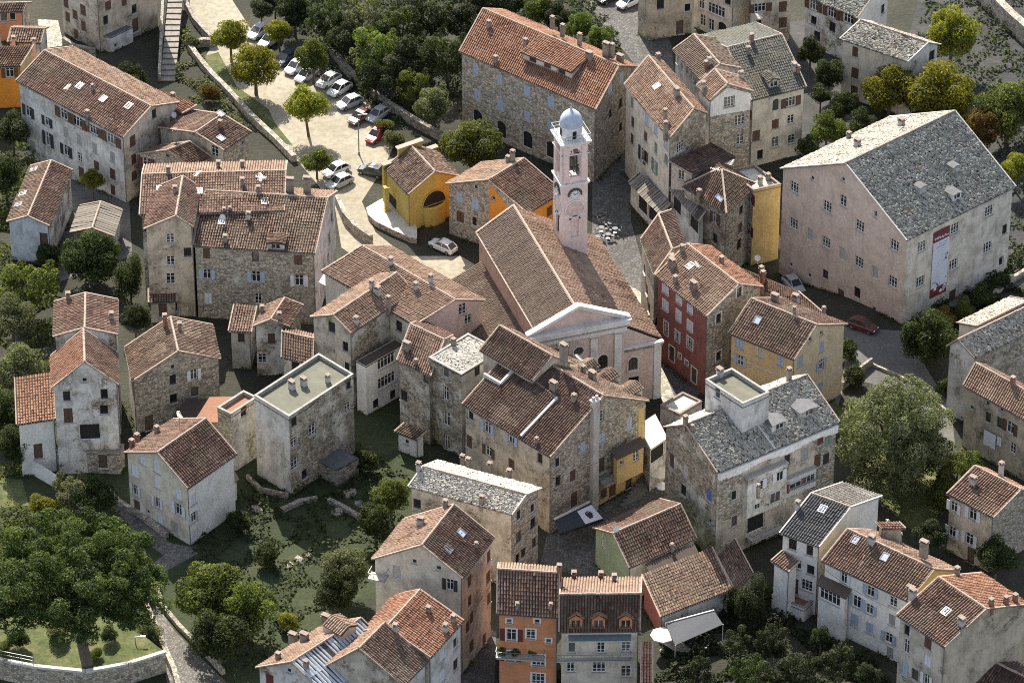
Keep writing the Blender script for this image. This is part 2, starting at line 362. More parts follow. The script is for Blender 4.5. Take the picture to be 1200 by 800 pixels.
# ------------------------------------------------------------------ roof coverings: every tile is a bent little surface
def cover(name, e0, e1, r1, r0, rm, origin, parent):
    mat, kind = RM[rm] if isinstance(rm, str) else rm
    if kind == 'slab': return None
    e0, e1, r1, r0 = (np.asarray(a, float) for a in (e0, e1, r1, r0))
    U = e1 - e0; Lu = np.linalg.norm(U); Uh = U / Lu
    A, B = r0 - e0, r1 - e1; V = (A + B) / 2; Lv = np.linalg.norm(V); Vh = V / Lv
    Nn = unit(np.cross(Uh, Vh)); Nn = Nn if Nn[2] > 0 else -Nn
    a1 = float((A - V) @ Uh); b1 = float((B - V) @ Uh)
    if kind == 'tile': pw, pl, wv, hv, lift = 0.34, 0.46, 0.26, 0.10, 0.055
    elif kind == 'lauze': pw, pl, wv, hv, lift = 0.30, 0.31, 0.31, 0.0, 0.03
    else: pw, pl, wv, hv, lift = 0.5, 2.2, 0.42, 0.05, 0.02
    nu = int((Lu + abs(a1) + abs(b1)) / pw) + 2; nv = max(1, int(round(Lv / pl)))
    pl = Lv / nv
    ii, jj = np.meshgrid(np.arange(nu), np.arange(nv)); ii = ii.ravel().astype(float); jj = jj.ravel().astype(float)
    n = len(ii)
    u = min(0, a1) + (ii + 0.5) * pw; vv = (jj + 0.5) * pl
    if kind == 'lauze':
        u = u + (jj % 2) * pw * 0.5 + rng.normal(0, 0.05, n); vv = vv + rng.normal(0, 0.03, n)
    t = vv / Lv; ok = (u > a1 * t + pw * 0.35) & (u < Lu + b1 * t - pw * 0.35); u, vv, ii, jj = u[ok], vv[ok], ii[ok], jj[ok]; n = len(u)
    if n == 0: return None
    ph = rng.uniform(0, 6.28, 4); wob = 0.07 * np.sin(ii * pw * 0.7 + ph[0]) * np.sin(jj * pl * .6 + ph[1]) + 0.03 * np.sin(ii * pw * 2.1 + ph[2]) + 0.02 * np.sin(jj * 0.9 + ph[3]) + .03
    hj = rng.normal(0, 0.014, n) + wob * 0.7
    rot = rng.normal(0, 0.035, n)
    if kind == 'lauze':
        wj = wv * rng.uniform(0.75, 1.2, n); lj = pl * rng.uniform(1.0, 1.4, n); tilt = rng.normal(0, 0.025, (n, 2))
        xs = np.array([-.5, .5]); ys = np.array([-.5, .5])
        verts = np.zeros((n, 6, 3)); lh = lift + rng.uniform(0, 0.03, n)
        k = 0
        for yi, (y, hz) in enumerate(((-.5, 0), (-.5, 1), (.5, 0.25))):
            for x in xs:
                du = x * wj + y * lj * rot * 3 + rng.normal(0, 0.03, n); dv = y * lj + rng.normal(0, 0.03, n)
                hh = (lh * hz + hj * (1 if hz else 0) + tilt[:, 0] * x + 0.02) if hz else np.full(n, -0.02)
                verts[:, k] = e0 + np.outer(u + du, Uh) + np.outer(vv + dv, Vh) + np.outer(hh, Nn); k += 1
        base = (np.arange(n) * 6)[:, None]
        q = np.concatenate([base + np.array([2, 3, 5, 4]), base + np.array([0, 1, 3, 2])], 1).reshape(-1, 4)
        tint = np.repeat(np.clip(rng.normal(0.55, 0.22, n), 0, 1), 2)
    else:
        prof = ((-.5, 0.0), (-.24, 1.0), (.24, 1.0), (.5, 0.0)) if kind == 'tile' else ((-.5, 0.0), (-.2, 1.0), (.2, 1.0), (.5, 0.0))
        verts = np.zeros((n, 8, 3)); k = 0
        wj = wv * (1 + rng.normal(0, 0.05, n))
        for y, lf, ws in ((-.56, 1.0, 1.06), (.56, 0.0, 0.9)):
            for x, h in prof:
                du = x * wj * ws + y * pl * rot; dv = np.full(n, y * pl)
                verts[:, k] = e0 + np.outer(u + du, Uh) + np.outer(vv + dv, Vh) + np.outer(h * hv + lift * lf + hj - 0.01, Nn); k += 1
        base = (np.arange(n) * 8)[:, None]
        q = np.concatenate([base + np.array([0, 1, 5, 4]), base + np.array([1, 2, 6, 5]), base + np.array([2, 3, 7, 6])], 1).reshape(-1, 4)
        col = 0.06 * np.sin(ii * 0.5) + 0.05 * np.sin(jj * 0.8)
        for _ in range(max(1, int(Lu * Lv / 45))):
            cu, cv, su, sv, dt = rng.uniform(0, Lu), rng.uniform(0, Lv), rng.uniform(.6, 2.6), rng.uniform(.5, 1.8), rng.choice([-.22, .2, .32])
            col = col + dt * ((np.abs(u - cu) < su) & (np.abs(vv - cv) < sv))
        tint = np.repeat(np.clip(rng.normal(0.46, 0.19, n) + col, 0, 1), 3)
    verts = verts.reshape(-1, 3) - np.asarray(origin)
    o = ob('roof_tiles' if kind == 'tile' else ('roof_slabs' if kind == 'lauze' else 'roof_sheets'), quadmesh('roof_covering', verts, q, mat, tint), parent)
    o['kind'] = 'stuff'
    return o

# ------------------------------------------------------------------ walls with real openings
def clip(poly, a, b, c):
    """keep a*x+b*y<=c"""
    out = []
    for i in range(len(poly)):
        p, q = poly[i], poly[(i + 1) % len(poly)]
        dp, dq = a * p[0] + b * p[1] - c, a * q[0] + b * q[1] - c
        if dp <= 0: out.append(p)
        if (dp < 0 < dq) or (dq < 0 < dp):
            t = dp / (dp - dq); out.append((p[0] + t * (q[0] - p[0]), p[1] + t * (q[1] - p[1])))
    return out
def wall_panel(mb, o, d, n, L, z0, top, holes, mi, depth=0.28):
    """vertical wall from o along d, length L; top = list of (s,z) from s=0 to s=L (concave down); holes = rects (s0,s1,z0,z1)"""
    o = np.asarray(o, float)
    zt = max(z for s, z in top)
    def W3(s, z, y=0.0): return (o[0] + d[0] * s + n[0] * y, o[1] + d[1] * s + n[1] * y, z)
    xs = sorted({0.0, L, *[h[0] for h in holes], *[h[1] for h in holes]}); zs = sorted({z0, zt, *[h[2] for h in holes], *[h[3] for h in holes]})
    for i in range(len(xs) - 1):
        for j in range(len(zs) - 1):
            cx, cz = (xs[i] + xs[i + 1]) / 2, (zs[j] + zs[j + 1]) / 2
            if any(h[0] < cx < h[1] and h[2] < cz < h[3] for h in holes): continue
            poly = [(xs[i], zs[j]), (xs[i + 1], zs[j]), (xs[i + 1], zs[j + 1]), (xs[i], zs[j + 1])]
            for k in range(len(top) - 1):
                (s0, t0), (s1, t1) = top[k], top[k + 1]
                if s1 - s0 < 1e-6: continue
                m = (t1 - t0) / (s1 - s0); poly = clip(poly, -m, 1.0, t0 - m * s0)
                if len(poly) < 3: break
            if len(poly) >= 3: mb.face([W3(s, z) for s, z in poly], mi)
    for h in holes:
        a, b, c, e = h
        for (p, q) in (((a, c), (b, c)), ((b, c), (b, e)), ((b, e), (a, e)), ((a, e), (a, c))):
            mb.face([W3(p[0], p[1]), W3(q[0], q[1]), W3(q[0], q[1], -depth), W3(p[0], p[1], -depth)], mi)

WTYPE = {'s': (1.05, 1.6), 'c': (1.05, 1.6), 'w': (1.05, 1.55), 'd': (1.0, 1.5), 'q': (0.6, 0.65), 'D': (1.1, 2.2), 'A': (1.7, 2.7), 'a': (1.1, 2.0),
         'b': (1.7, 1.45), 'B': (3.0, 1.7), 't': (1.0, 2.05), 'T': (1.0, 2.05), 'x': (1.0, 1.5), 'X': (1.1, 2.0), 'W': (1.5, 1.6), 'S': (1.7, 1.5), 'G': (2.6, 2.4), 'e': (0.5, 1.1)}
WCACHE = {}
def wsize(ty, var):
    w, h = WTYPE[ty]
    return (w * (.88, 1.0, 1.1)[var], h * (.92, 1.0, 1.08)[(var * 2 + 1) % 3]) if ty in 'scwdtTbSe' else (w, h)
def window_meshes(ty, shc, frame, wallm, surround, var=1):
    key = (var, ty, shc, frame.name, wallm.name if ty in 'Aa' else '', surround.name if surround else '')
    if key in WCACHE: return WCACHE[key]
    w, h = wsize(ty, var); f = MB(); y = -0.15; b = 0.08 if ty not in 'q' else 0.06
    closed = ty in 'cT'
    f.box((0, y, h / 2 - b / 2), (w, 0.07, b)); f.box((0, y, -h / 2 + b / 2), (w, 0.07, b))
    f.box((-w / 2 + b / 2, y, 0), (b, 0.068, h - 2 * b)); f.box((w / 2 - b / 2, y, 0), (b, 0.068, h - 2 * b))
    if ty in 'swWSbtB' and not closed:
        nm = {'B': 4, 'b': 2, 'W': 2, 'S': 2}.get(ty, 1)
        for k in range(nm): f.box((-w / 2 + w * (k + 1) / (nm + 1), y + 0.005, 0), (0.09, 0.06, h - 2 * b))
        for zz in ((0.17,) if ty not in 'wW' else (0.2, -0.22)): f.box((0, y - 0.005, h * zz), (w - 2 * b, 0.05, 0.05))
    if ty not in 'DAaGX': f.box((0, 0.03, -h / 2 - 0.05), (w + 0.24, 0.26, 0.09), 1)
    if ty == 'D': f.box((0, y - 0.02, 0), (w - 2 * b, 0.04, h - 2 * b), 0); f.box((0, 0.06, -h / 2 - 0.06), (w + 0.3, 0.4, 0.12), 1)
    if ty in 'Aa':
        r = w / 2; top = h / 2; nseg = 8
        for sgn in (-1, 1):
            for k in range(nseg):
                a0, a1 = math.pi / 2 * k / nseg, math.pi / 2 * (k + 1) / nseg
                p0 = (sgn * r * math.cos(a0), top - r + r * math.sin(a0)); p1 = (sgn * r * math.cos(a1), top - r + r * math.sin(a1))
                pts = [(p0[0], 0.0, p0[1]), (sgn * r, 0.0, p0[1]) if k == 0 else (p0[0], 0, top), (p1[0], 0.0, top) , (p1[0], 0.0, p1[1])]
                if k == 0: pts = [(p0[0], 0, p0[1]), (sgn * r, 0, top), (p1[0], 0, top), (p1[0], 0, p1[1])]
                f.face(pts if sgn > 0 else pts[::-1], 2)
                f.face([(p0[0], 0, p0[1]), (p1[0], 0, p1[1]), (p1[0], -0.28, p1[1]), (p0[0], -0.28, p0[1])], 2)
    if surround:
        sw = 0.16
        f.box((0, 0.02, h / 2 + sw / 2), (w + 2 * sw, 0.06, sw), 3); 
        for sg in (-1, 1): f.box((sg * (w / 2 + sw / 2), 0.02, 0), (sw, 0.058, h), 3)
    fm = f.mesh('window_frame', [frame, SILL, wallm, surround or SILL])
    p = MB(); yy = -0.2
    p.face([(-w / 2, yy, -h / 2), (w / 2, yy, -h / 2), (w / 2, yy, h / 2), (-w / 2, yy, h / 2)])
    pm = p.mesh('window_pane', {'A': DARKIN, 'G': DARKIN, 'x': SILL, 'X': SILL}.get(ty, GLASS))
    sh = []
    if shc:
        m = SHC[shc]; q = MB(); ww = w / 2
        q.box((0, 0, 0), (ww - 0.02, 0.04, h))
        for k in range(7): q.box((0, 0.025, -h / 2 + h * (k + 0.5) / 7), (ww - 0.14, 0.02, h / 7 * 0.55))
        for sg in (-1, 1): q.box((sg * (ww / 2 - 0.05), 0.024, 0), (0.07, 0.022, h))
        qm = q.mesh('shutter', m)
        if closed: sh = [(qm, (sg * (w / 4), -0.06, 0)) for sg in (-1, 1)]
        else: sh = [(qm, (sg * (w / 2 + ww / 2 + 0.02 + (0.17 if surround else 0)), 0.075, 0)) for sg in (-1, 1)]
    WCACHE[key] = (fm, pm, sh); return WCACHE[key]

CH = {}
def chimney_mesh(kind):
    if kind in CH: return CH[kind]
    w, d, h = {'': (0.5, 0.48, 0.75), 'w': (0.5, 0.5, 0.8), 'b': (0.5, 0.48, 0.8), 'B': (0.95, 0.55, 0.95), 's': (0.34, 0.34, 0.55), 'W': (0.8, 0.55, 0.9), 'd': (0.5, 0.45, 0.5), 't': (0.45, 0.45, 1.5)}[kind]
    b = MB(); b.box((0, 0, (h - 1.2) / 2), (w, d, h + 1.2), 0); b.box((0, 0, h + 0.05), (w + 0.16, d + 0.16, 0.1), 1)
    for sg in (-1, 1): b.box((sg * (w / 2 - 0.08), 0, h + 0.2), (0.1, d, 0.22), 0)
    b.box((0, 0, h + 0.35), (w + 0.1, d + 0.1, 0.07), 1)
    m = {'w': CHIMW, 'W': CHIMW, 'b': BRICK}.get(kind, CHIM)
    CH[kind] = b.mesh('chimney', [m, MORTARD]); return CH[kind]
def _sky():
    b = MB(); b.box((0, -.5, .06), (.95, .09, .14)); b.box((0, .5, .06), (.95, .09, .14)); b.box((-.43, 0, .06), (.09, .91, .14)); b.box((.43, 0, .06), (.09, .91, .14))
    p = MB(); p.box((0, 0, .03), (.77, .91, .1))
    return b.mesh('skylight_frame', METAL), p.mesh('skylight_glass', plain('skylight_glass', (0.42, 0.48, 0.55), 0.12, 0.1, 2))
SKY_F, SKY_G = _sky()
def _aerial():
    b = MB(); b.tube((0, 0, -.5), (0, 0, 2.2), .035, .03, 5)
    b.bar((-.7, 0, 2.1), (.8, 0, 2.1), .04, .04)
    for k in range(6): b.bar((-.6 + k * .25, -.35 + k * .03, 2.12), (-.6 + k * .25, .35 - k * .03, 2.12), .035, .035)
    return b.mesh('aerial', METAL)
AERIAL = _aerial()
def _dish():
    b = MB(); b.tube((0, 0, -.3), (0, 0, .7), .03, .03, 5)
    ring = [(0.02, .0), (.2, .03), (.34, .1), (.42, .17)]; i0 = len(b.v)
    b.lathe(ring, (0, 0, 0), 12); M_ = Matrix.Rotation(math.radians(62), 3, 'X')
    for k in range(i0, len(b.v)): q = M_ @ Vector(b.v[k]); b.v[k] = (q[0], q[1] - .08, q[2] + .75)
    b.f.pop(); b.m.pop()
    return b.mesh('satellite_dish', plain('dish_white', (.6, .6, .6), .5, .1, 3))
DISH = _dish()

def parse(s):
    """'10: 980,365 d; 1055,415 sb | 11: 35,478 sb' -> [((px), code)]"""
    out = []
    for blk in s.split('|'):
        if not blk.strip(): continue
        t, r = blk.split(':', 1)
        for it in r.split(';'):
            it = it.strip()
            if not it: continue
            a = it.split(); out.append((P(t.strip() + ':' + a[0]), a[1] if len(a) > 1 else ''))
    return out
LOG = []
def overlap(a, hs, g=0.12): return any(a[0] < h[1] + g and a[1] > h[0] - g and a[2] < h[3] + g and a[3] > h[2] - g for h in hs)

class Bld: pass
FOOT = []
def bld(name, label, F, L, R, h=None, bv=None, z0=0.0, apex=None, ridge='L', roof='gable', rise=None, rm='red', rm2=None, wl='beige', wr=None, wins='', chim='', sky='', aer='', dish='',
        frame=FRW, surround=None, cat='house', ov=0.3, group=None, verge=MORTAR, cap=MORTAR, flatlip=0.45, orth=0.0, bands=(), zlow=0.0):
    """a building: F front roof corner, L and R the corners at the far ends of its left and right wall, all at eaves level"""
    F, L, R = P(F), P(L), P(R)
    if h is None:
        g = at((F[0], P(bv.replace(':', ':0,'))[1]), z0); ze = float(aty(F, g[1])[2])
    else: ze = z0 + h
    f, l, r = at(F, ze), at(L, ze), at(R, ze)
    eL, eR = l - f, r - f
    dL, dR = np.linalg.norm(eL), np.linalg.norm(eR); uL, uR = eL / dL, eR / dR
    cosang = float(uL @ uR)
    if orth:                                     # square the shorter side up
        if dL >= dR:
            p = np.array([-uL[1], uL[0], 0]); p = p if p @ uR > 0 else -p; uR = unit(uR * (1 - orth) + p * orth); eR = uR * dR; r = f + eR
        else:
            p = np.array([-uR[1], uR[0], 0]); p = p if p @ uL > 0 else -p; uL = unit(uL * (1 - orth) + p * orth); eL = uL * dL; l = f + eL
    b = f + eL + eR
    B = Bld(); B.ze, B.f, B.l, B.r, B.b, B.uL, B.uR, B.dL, B.dR = ze, f, l, r, b, uL, uR, dL, dR
    cen = (f + b) / 2; org = np.array([cen[0], cen[1], z0]); B.org = org
    rt = root(name, label, cat, tuple(org), group); B.root = rt
    wr = wr or wl; rm2 = rm2 or rm
    mats = [WM[wl] if isinstance(wl, str) else wl, WM[wr] if isinstance(wr, str) else wr]
    # roof planes: (eave start, eave end, ridge end, ridge start)
    zv = np.array([0, 0, 1.0]); planes = []; fr = 0.5
    span = dR if ridge == 'L' else dL
    g0, gd, glen = (f, uR, dR) if ridge == 'L' else (f, uL, dL)
    if roof == 'gable':
        if apex is not None:
            nn = np.array([gd[1], -gd[0], 0]); q = hitplane(P(apex), f, nn)
            fr = float(np.clip(((q - f) @ gd) / glen, 0.12, 0.88))
            rs = float(q[2] - ze)
            if rise is None: rise = float(np.clip(rs, 0.4, glen * 0.45))
            if not (0.12 < ((q - f) @ gd) / glen < 0.88) or abs(rs - rise) > 0.3: LOG.append(f'{label[:40]}: apex fr {((q-f)@gd)/glen:.2f} rise {rs:.1f}')
        elif rise is None: rise = span * 0.24
        e_ = eL if ridge == 'L' else eR
        m0 = g0 + gd * glen * fr + zv * rise; m1 = m0 + e_
        far = r if ridge == 'L' else l
        planes = [(f, f + e_, m1, m0), (far, far + e_, m1, m0)]
        top = lambda s: ze + rise * (s / (fr * glen)) if s <= fr * glen else ze + rise * (glen - s) / ((1 - fr) * glen)
    elif roof == 'shed':
        rise = rise if rise is not None else span * 0.22
        e_ = eL if ridge == 'L' else eR; o_ = eR if ridge == 'L' else eL
        planes = [(f, f + e_, f + e_ + o_ + zv * rise, f + o_ + zv * rise)]
        top = lambda s: ze + rise * s / glen
    elif roof == 'hip':
        rise = rise or min(dL, dR) * 0.27; k = min(dL, dR) * 0.5
        if dL >= dR: a0 = f + eR / 2 + uL * k; a1 = l + eR / 2 - uL * k
        else: a0 = f + eL / 2 + uR * k; a1 = r + eL / 2 - uR * k
        a0 = a0 + zv * rise; a1 = a1 + zv * rise
        if dL >= dR: planes = [(f, l, a1, a0), (r, b, a1, a0), (f, r, a0, a0), (l, b, a1, a1)]
        else: planes = [(f, r, a1, a0), (l, b, a1, a0), (f, l, a0, a0), (r, b, a1, a1)]
        top = lambda s: ze
    else: planes = []; top = lambda s: ze
    B.planes = planes; B.rise = rise; B.top = top; FOOT.append((f, l, b, r, z0))
    slope = 0
    # walls (inset below the overhang)
    if roof == 'flat': ov = 0.0
    fi, li, ri, bi = f + (uL + uR) * ov, l + (-uL + uR) * ov, r + (uL - uR) * ov, b - (uL + uR) * ov
    th = 0.13
    def topline(isgable, ln, rev=False):
        if roof == 'flat': return [(0, ze), (ln, ze)]
        if roof == 'hip': return [(0, ze + 0.0), (ln, ze + 0.0)]
        if isgable:
            pts = [0, ln] if roof == 'shed' else [0, fr * glen - ov, ln]
            if rev: pts = [0, ln] if roof == 'shed' else [0, ln - (fr * glen - ov), ln]
            return [(s, top((ln - s if rev else s) + ov) - th) for s in pts]
        return None
    isL, isR = ridge == 'R', ridge == 'L'         # which visible wall carries the gable
    wlen_L, wlen_R = dL - 2 * ov, dR - 2 * ov
    low = top(ov) - th if roof in ('gable', 'shed') else ze
    high = top(glen - ov) - th if roof in ('gable', 'shed') else ze
    nL = np.array([uL[1], -uL[0], 0]); nL = nL if nL @ uR < 0 else -nL
    nR = np.array([uR[1], -uR[0], 0]); nR = nR if nR @ uL < 0 else -nR
    tL = topline(isL, wlen_L) or [(0, low), (wlen_L, low)]
    tR = topline(isR, wlen_R) or [(0, low), (wlen_R, low)]
    B.walls = {'L': (fi, uL, nL, wlen_L, tL), 'R': (fi, uR, nR, wlen_R, tR)}
    holes = {'L': [], 'R': []}; wl_list = []
    for p, code in parse(wins):
        ty = code[0] if code else 'd'; sc_ = code[1] if len(code) > 1 and code[1] != '!' else None
        if ty in 'cT' and not sc_: sc_ = 'n'
        if ty in 'DXxG': sc_ = None
        best = None; var = int(rng.integers(0, 3))
        for k in ('L', 'R'):
            o, d, n, ln, tp = B.walls[k]
            if n @ ray(p) > -0.02: continue
            q = hitplane(p, o, n); s = float((q - o) @ d); w, hh = wsize(ty, var); z = float(q[2])
            sl_ = 0.5 if ln < 2 else 0
            if s < -0.6 or s > ln + 0.6 or z < z0 + zlow - 0.5: continue
            s = min(max(s, w / 2 + 0.15), ln - w / 2 - 0.15)
            z = max(z, z0 + zlow + hh / 2 + 0.05)
            tz = min(np.interp(s - w / 2, [a for a, _ in tp], [c for _, c in tp]), np.interp(s + w / 2, [a for a, _ in tp], [c for _, c in tp]))
            if z - hh / 2 > tz: continue
            z = min(z, tz - hh / 2 - 0.12)
            dist = np.linalg.norm(q - CAM)
            if best is None or dist < best[0]: best = (dist, k, s, z, w, hh)
        if best is None: LOG.append(f'{label[:40]}: window off wall at {p[0]:.0f},{p[1]:.0f}'); continue
        _, k, s, z, w, hh = best
        if z - hh / 2 < z0 + zlow + 0.05: z = z0 + zlow + hh / 2 + 0.06
        hr = (s - w / 2, s + w / 2, z - hh / 2, z + hh / 2)
        if overlap(hr, holes[k]): LOG.append(f'{label[:40]}: window overlap at {p[0]:.0f},{p[1]:.0f}'); continue
        holes[k].append(hr); wl_list.append((k, s, z, ty, sc_, var))
    B.holes = holes
    mb = MB(); zb = z0 - 1.2 + min(zlow, 0) - (3.0 if z0 == 0 else 0)
    wall_panel(mb, fi, uL, nL, wlen_L, zb, tL, holes['L'], 0)
    wall_panel(mb, fi, uR, nR, wlen_R, zb, tR, holes['R'], 1)
    if isL: tb = topline(True, wlen_L); back_top = high
    else: tb = None
    wall_panel(mb, ri, uL, -nL, wlen_L, zb, topline(isL, wlen_L) or [(0, high), (wlen_L, high)], [], 0)
    wall_panel(mb, li, uR, -nR, wlen_R, zb, topline(isR, wlen_R) or [(0, high), (wlen_R, high)], [], 1)
    wo = ob('wall', mb.mesh('wall', mats, org), rt); B.wall = wo
    for (k, s, z, ty, sc_, var) in wl_list:
        o, d, n, ln, tp = B.walls[k]
        dd = np.array([n[1], -n[0], 0])          # local x so that x cross y(outward) = up
        ang = math.atan2(dd[1], dd[0])
        fmh, pm, sh = window_meshes(ty, sc_, FRD if (ty == 'd' and frame is FRW and (int(s * 7 + z * 3) % 3)) or ty == 'D' else frame, mats[0 if k == 'L' else 1], surround, var)
        q = o + d * s; loc = (q[0] - org[0], q[1] - org[1], z - org[2])
        wobj = ob('door' if ty == 'D' else 'window', fmh, rt, loc, ang)
        if ty not in 'D': ob('pane', pm, wobj)
        for qm, off in sh: ob('shutter', qm, wobj, off)
    # string courses
    for (k, zz) in bands:
        o, d, n, ln, tp = B.walls[k]; mb = MB(); a = o + n * 0.03; a = np.array([a[0], a[1], zz])
        mb.bar(a + d * 0.05, a + d * (ln - 0.05), 0.08, 0.16); ob('string_course', mb.mesh('string_course', MORTARW, org), rt)
    # roof
    if planes:
        mb = MB()
        for (a, c, e, g) in planes:
            lo = [np.asarray(x) - zv * 0.14 for x in (a, c, e, g)]
            tri = np.linalg.norm(np.asarray(e) - g) < 1e-6
            tp = [a, c, e] if tri else [a, c, e, g]; bt = [lo[0], lo[1], lo[2]] if tri else lo
            nrm = np.cross(np.asarray(tp[1]) - tp[0], np.asarray(tp[2]) - tp[0])
            if nrm[2] < 0: tp, bt = tp[::-1], bt[::-1]
            mb.face(tp); mb.face(bt[::-1])
            for i in range(len(tp)): mb.face([tp[i], bt[i], bt[(i + 1) % len(tp)], tp[(i + 1) % len(tp)]])
        kind0 = RM[rm][1]
        ro = ob('roof', mb.mesh('roof', RM[rm][0] if kind0 == 'slab' else UNDER, org), rt); B.roof = ro
        for i, (a, c, e, g) in enumerate(planes): cover('x', a, c, e, g, rm if i == 0 else rm2, org, ro)  # far slope mostly gets a paler covering, sunlight put into its colour
        if roof in ('gable',) and cap is not None:
            mb = MB(); nseg = max(2, int(np.linalg.norm(planes[0][2] - planes[0][3]) / 0.5)); a, c = planes[0][3], planes[0][2]
            for i in range(nseg):
                p0 = a + (c - a) * (i / nseg); p1 = a + (c - a) * ((i + 0.96) / nseg); j = rng.normal(0, 0.015)
                mb.tube(p0 + zv * (0.02 + j), p1 + zv * (0.05 + j), 0.17, 0.15, 6)
            o_ = ob('ridge_cap', mb.mesh('ridge_cap', cap, org), ro)
        if verge is not None and roof in ('gable', 'shed') and kind0 != 'slab':
            for (a, c, e, g) in planes:
                for p0, p1 in ((a, g), (c, e)):
                    mb = MB(); mb.bar(np.asarray(p0) + zv * 0.05, np.asarray(p1) + zv * 0.05, 0.17, 0.15); ob('verge', mb.mesh('verge', verge, org), ro)
        if roof == 'hip':
            mb = MB()
            for p0, p1 in ((f, a0), (r, a0 if dL >= dR else a1), (l, a1 if dL >= dR else a0)): mb.bar(p0 + zv * .06, p1 + zv * .06, .26, .16)
            if np.linalg.norm(a1 - a0) > .4: mb.bar(a0 + zv * .06, a1 + zv * .06, .26, .16)
            ob('ridge_cap', mb.mesh('ridge_cap', cap or MORTAR, org), ro)
        if kind0 in ('tile',) and roof != 'flat':          # gutter along the visible eave
            mb = MB(); a, c = planes[0][0], planes[0][1]
            out = nL if ridge == 'L' or roof == 'hip' else nR
            mb.bar(a + out * 0.05 - zv * .1, c + out * 0.05 - zv * .1, .12, .1)
            q = (a + (c - a) * 0.985) * 1.0
            mb.tube((fi + (nL + nR) * .06)[:2].tolist() + [z0], (fi + (nL + nR) * .06)[:2].tolist() + [low - .05], .055, .055, 5)
            ob('gutter', mb.mesh('gutter', GUTTER, org), ro)
    else:
        cap = MORTARG if cap is MORTAR else cap
        zd = ze - flatlip; mb = MB()
        mb.prism([fi, ri, bi, li], zd - 0.2, zd, 0)
        ro = ob('roof', mb.mesh('roof', RM[rm][0] if RM[rm][1] == 'slab' else UNDER, org), rt); B.roof = ro; ro['label'] = 'flat roof deck'
        B.planes = planes_flat = [(np.array([f[0], f[1], zd]), np.array([l[0], l[1], zd]), np.array([b[0], b[1], zd]), np.array([r[0], r[1], zd]))]
        if RM[rm][1] != 'slab': cover('x', *[x + zv * 0.02 for x in planes_flat[0]], rm, org, ro)
        if flatlip > 0.1:
            mb = MB(); t = 0.26
            A_ = [f, r, b, l]; ins = [f + (uL + uR) * t, r + (uL - uR) * t, b - (uL + uR) * t, l + (uR - uL) * t]
            out_ = [f - (uL + uR) * .05, r - (uL - uR) * .05, b + (uL + uR) * .05, l - (uR - uL) * .05]
            for i in range(4):
                j = (i + 1) % 4
                lo = lambda p, z: (p[0], p[1], z)
                q = [lo(out_[i], ze + .1), lo(out_[j], ze + .1), lo(ins[j], ze + .1), lo(ins[i], ze + .1)]
                nrm = np.cross(np.subtract(q[1], q[0]), np.subtract(q[2], q[0]))
                mb.face(q if nrm[2] > 0 else q[::-1])
                mb.face([lo(ins[i], zd), lo(ins[j], zd), lo(ins[j], ze + .1), lo(ins[i], ze + .1)])
                mb.face([lo(out_[i], ze), lo(out_[j], ze), lo(out_[j], ze + .1), lo(out_[i], ze + .1)])
                mb.face([lo(out_[i], ze), lo(out_[j], ze), lo(ins[j], ze), lo(ins[i], ze)])
            ob('parapet', mb.mesh('parapet', cap or MORTARW, org), rt)
    # roof furniture
    def onroof(p):
        best = None
        for (a, c, e, g) in B.planes:
            a, c, e, g = (np.asarray(x) for x in (a, c, e, g)); n = unit(np.cross(c - a, g - a if np.linalg.norm(g - a) > 1e-3 else e - a)); n = n if n[2] > 0 else -n
            q = hitplane(p, a, n)
            U = unit(c - a); V = np.cross(n, U); V = V if ((g if np.linalg.norm(g - a) > 1e-3 else e) - a) @ V >= 0 else -V
            Lu = np.linalg.norm(c - a); u = (q - a) @ U; v = (q - a) @ V; Lv = abs((g - a) @ V)
            pen = max(0, -u - .6, u - Lu - .6) + max(0, -v - .5, v - Lv - .5)
            d = np.linalg.norm(q - CAM) + pen * 200
            if best is None or d < best[0]: best = (d, q, n, U, V, pen)
        return best
    B.onroof = onroof
    ang0 = math.atan2(uL[1], uL[0])
    for p, code in parse(chim):
        hit = onroof(p)
        if hit is None or hit[5] > 4: LOG.append(f'{label[:40]}: chimney off roof {p[0]:.0f},{p[1]:.0f}'); continue
        c_ = ob('chimney', chimney_mesh(code), B.roof, tuple(hit[1] - org), ang0)
    for p, code in parse(sky):
        hit = onroof(p)
        if hit is None or hit[5] > 3: LOG.append(f'{label[:40]}: skylight off roof {p[0]:.0f},{p[1]:.0f}'); continue
        _, q, n, U, V, _ = hit
        M = Matrix(((U[0], V[0], n[0]), (U[1], V[1], n[1]), (U[2], V[2], n[2])))
        if M.determinant() < 0: M = Matrix(((-U[0], V[0], n[0]), (-U[1], V[1], n[1]), (-U[2], V[2], n[2])))
        for nm, me in (('skylight', SKY_F), ('skylight_pane', SKY_G)):
            s_ = ob(nm, me, B.roof, tuple(q - org + n * 0.08)); s_.rotation_euler = M.to_euler()
    for p, code in parse(aer):
        hit = onroof(p); ob('aerial', AERIAL, B.roof, tuple(hit[1] - org), rng.uniform(0, 3))
    for p, code in parse(dish):
        hit = onroof(p); ob('satellite_dish', DISH, B.roof, tuple(hit[1] - org), rng.uniform(-.6, .6))
    LOG.append(f'# {label[:46]:46s} ze {ze:5.1f} dL {dL:5.1f} dR {dR:5.1f} cos {cosang:+.2f} rise {rise if rise else 0:.1f} f=({f[0]:.0f},{f[1]:.0f})')
    return B

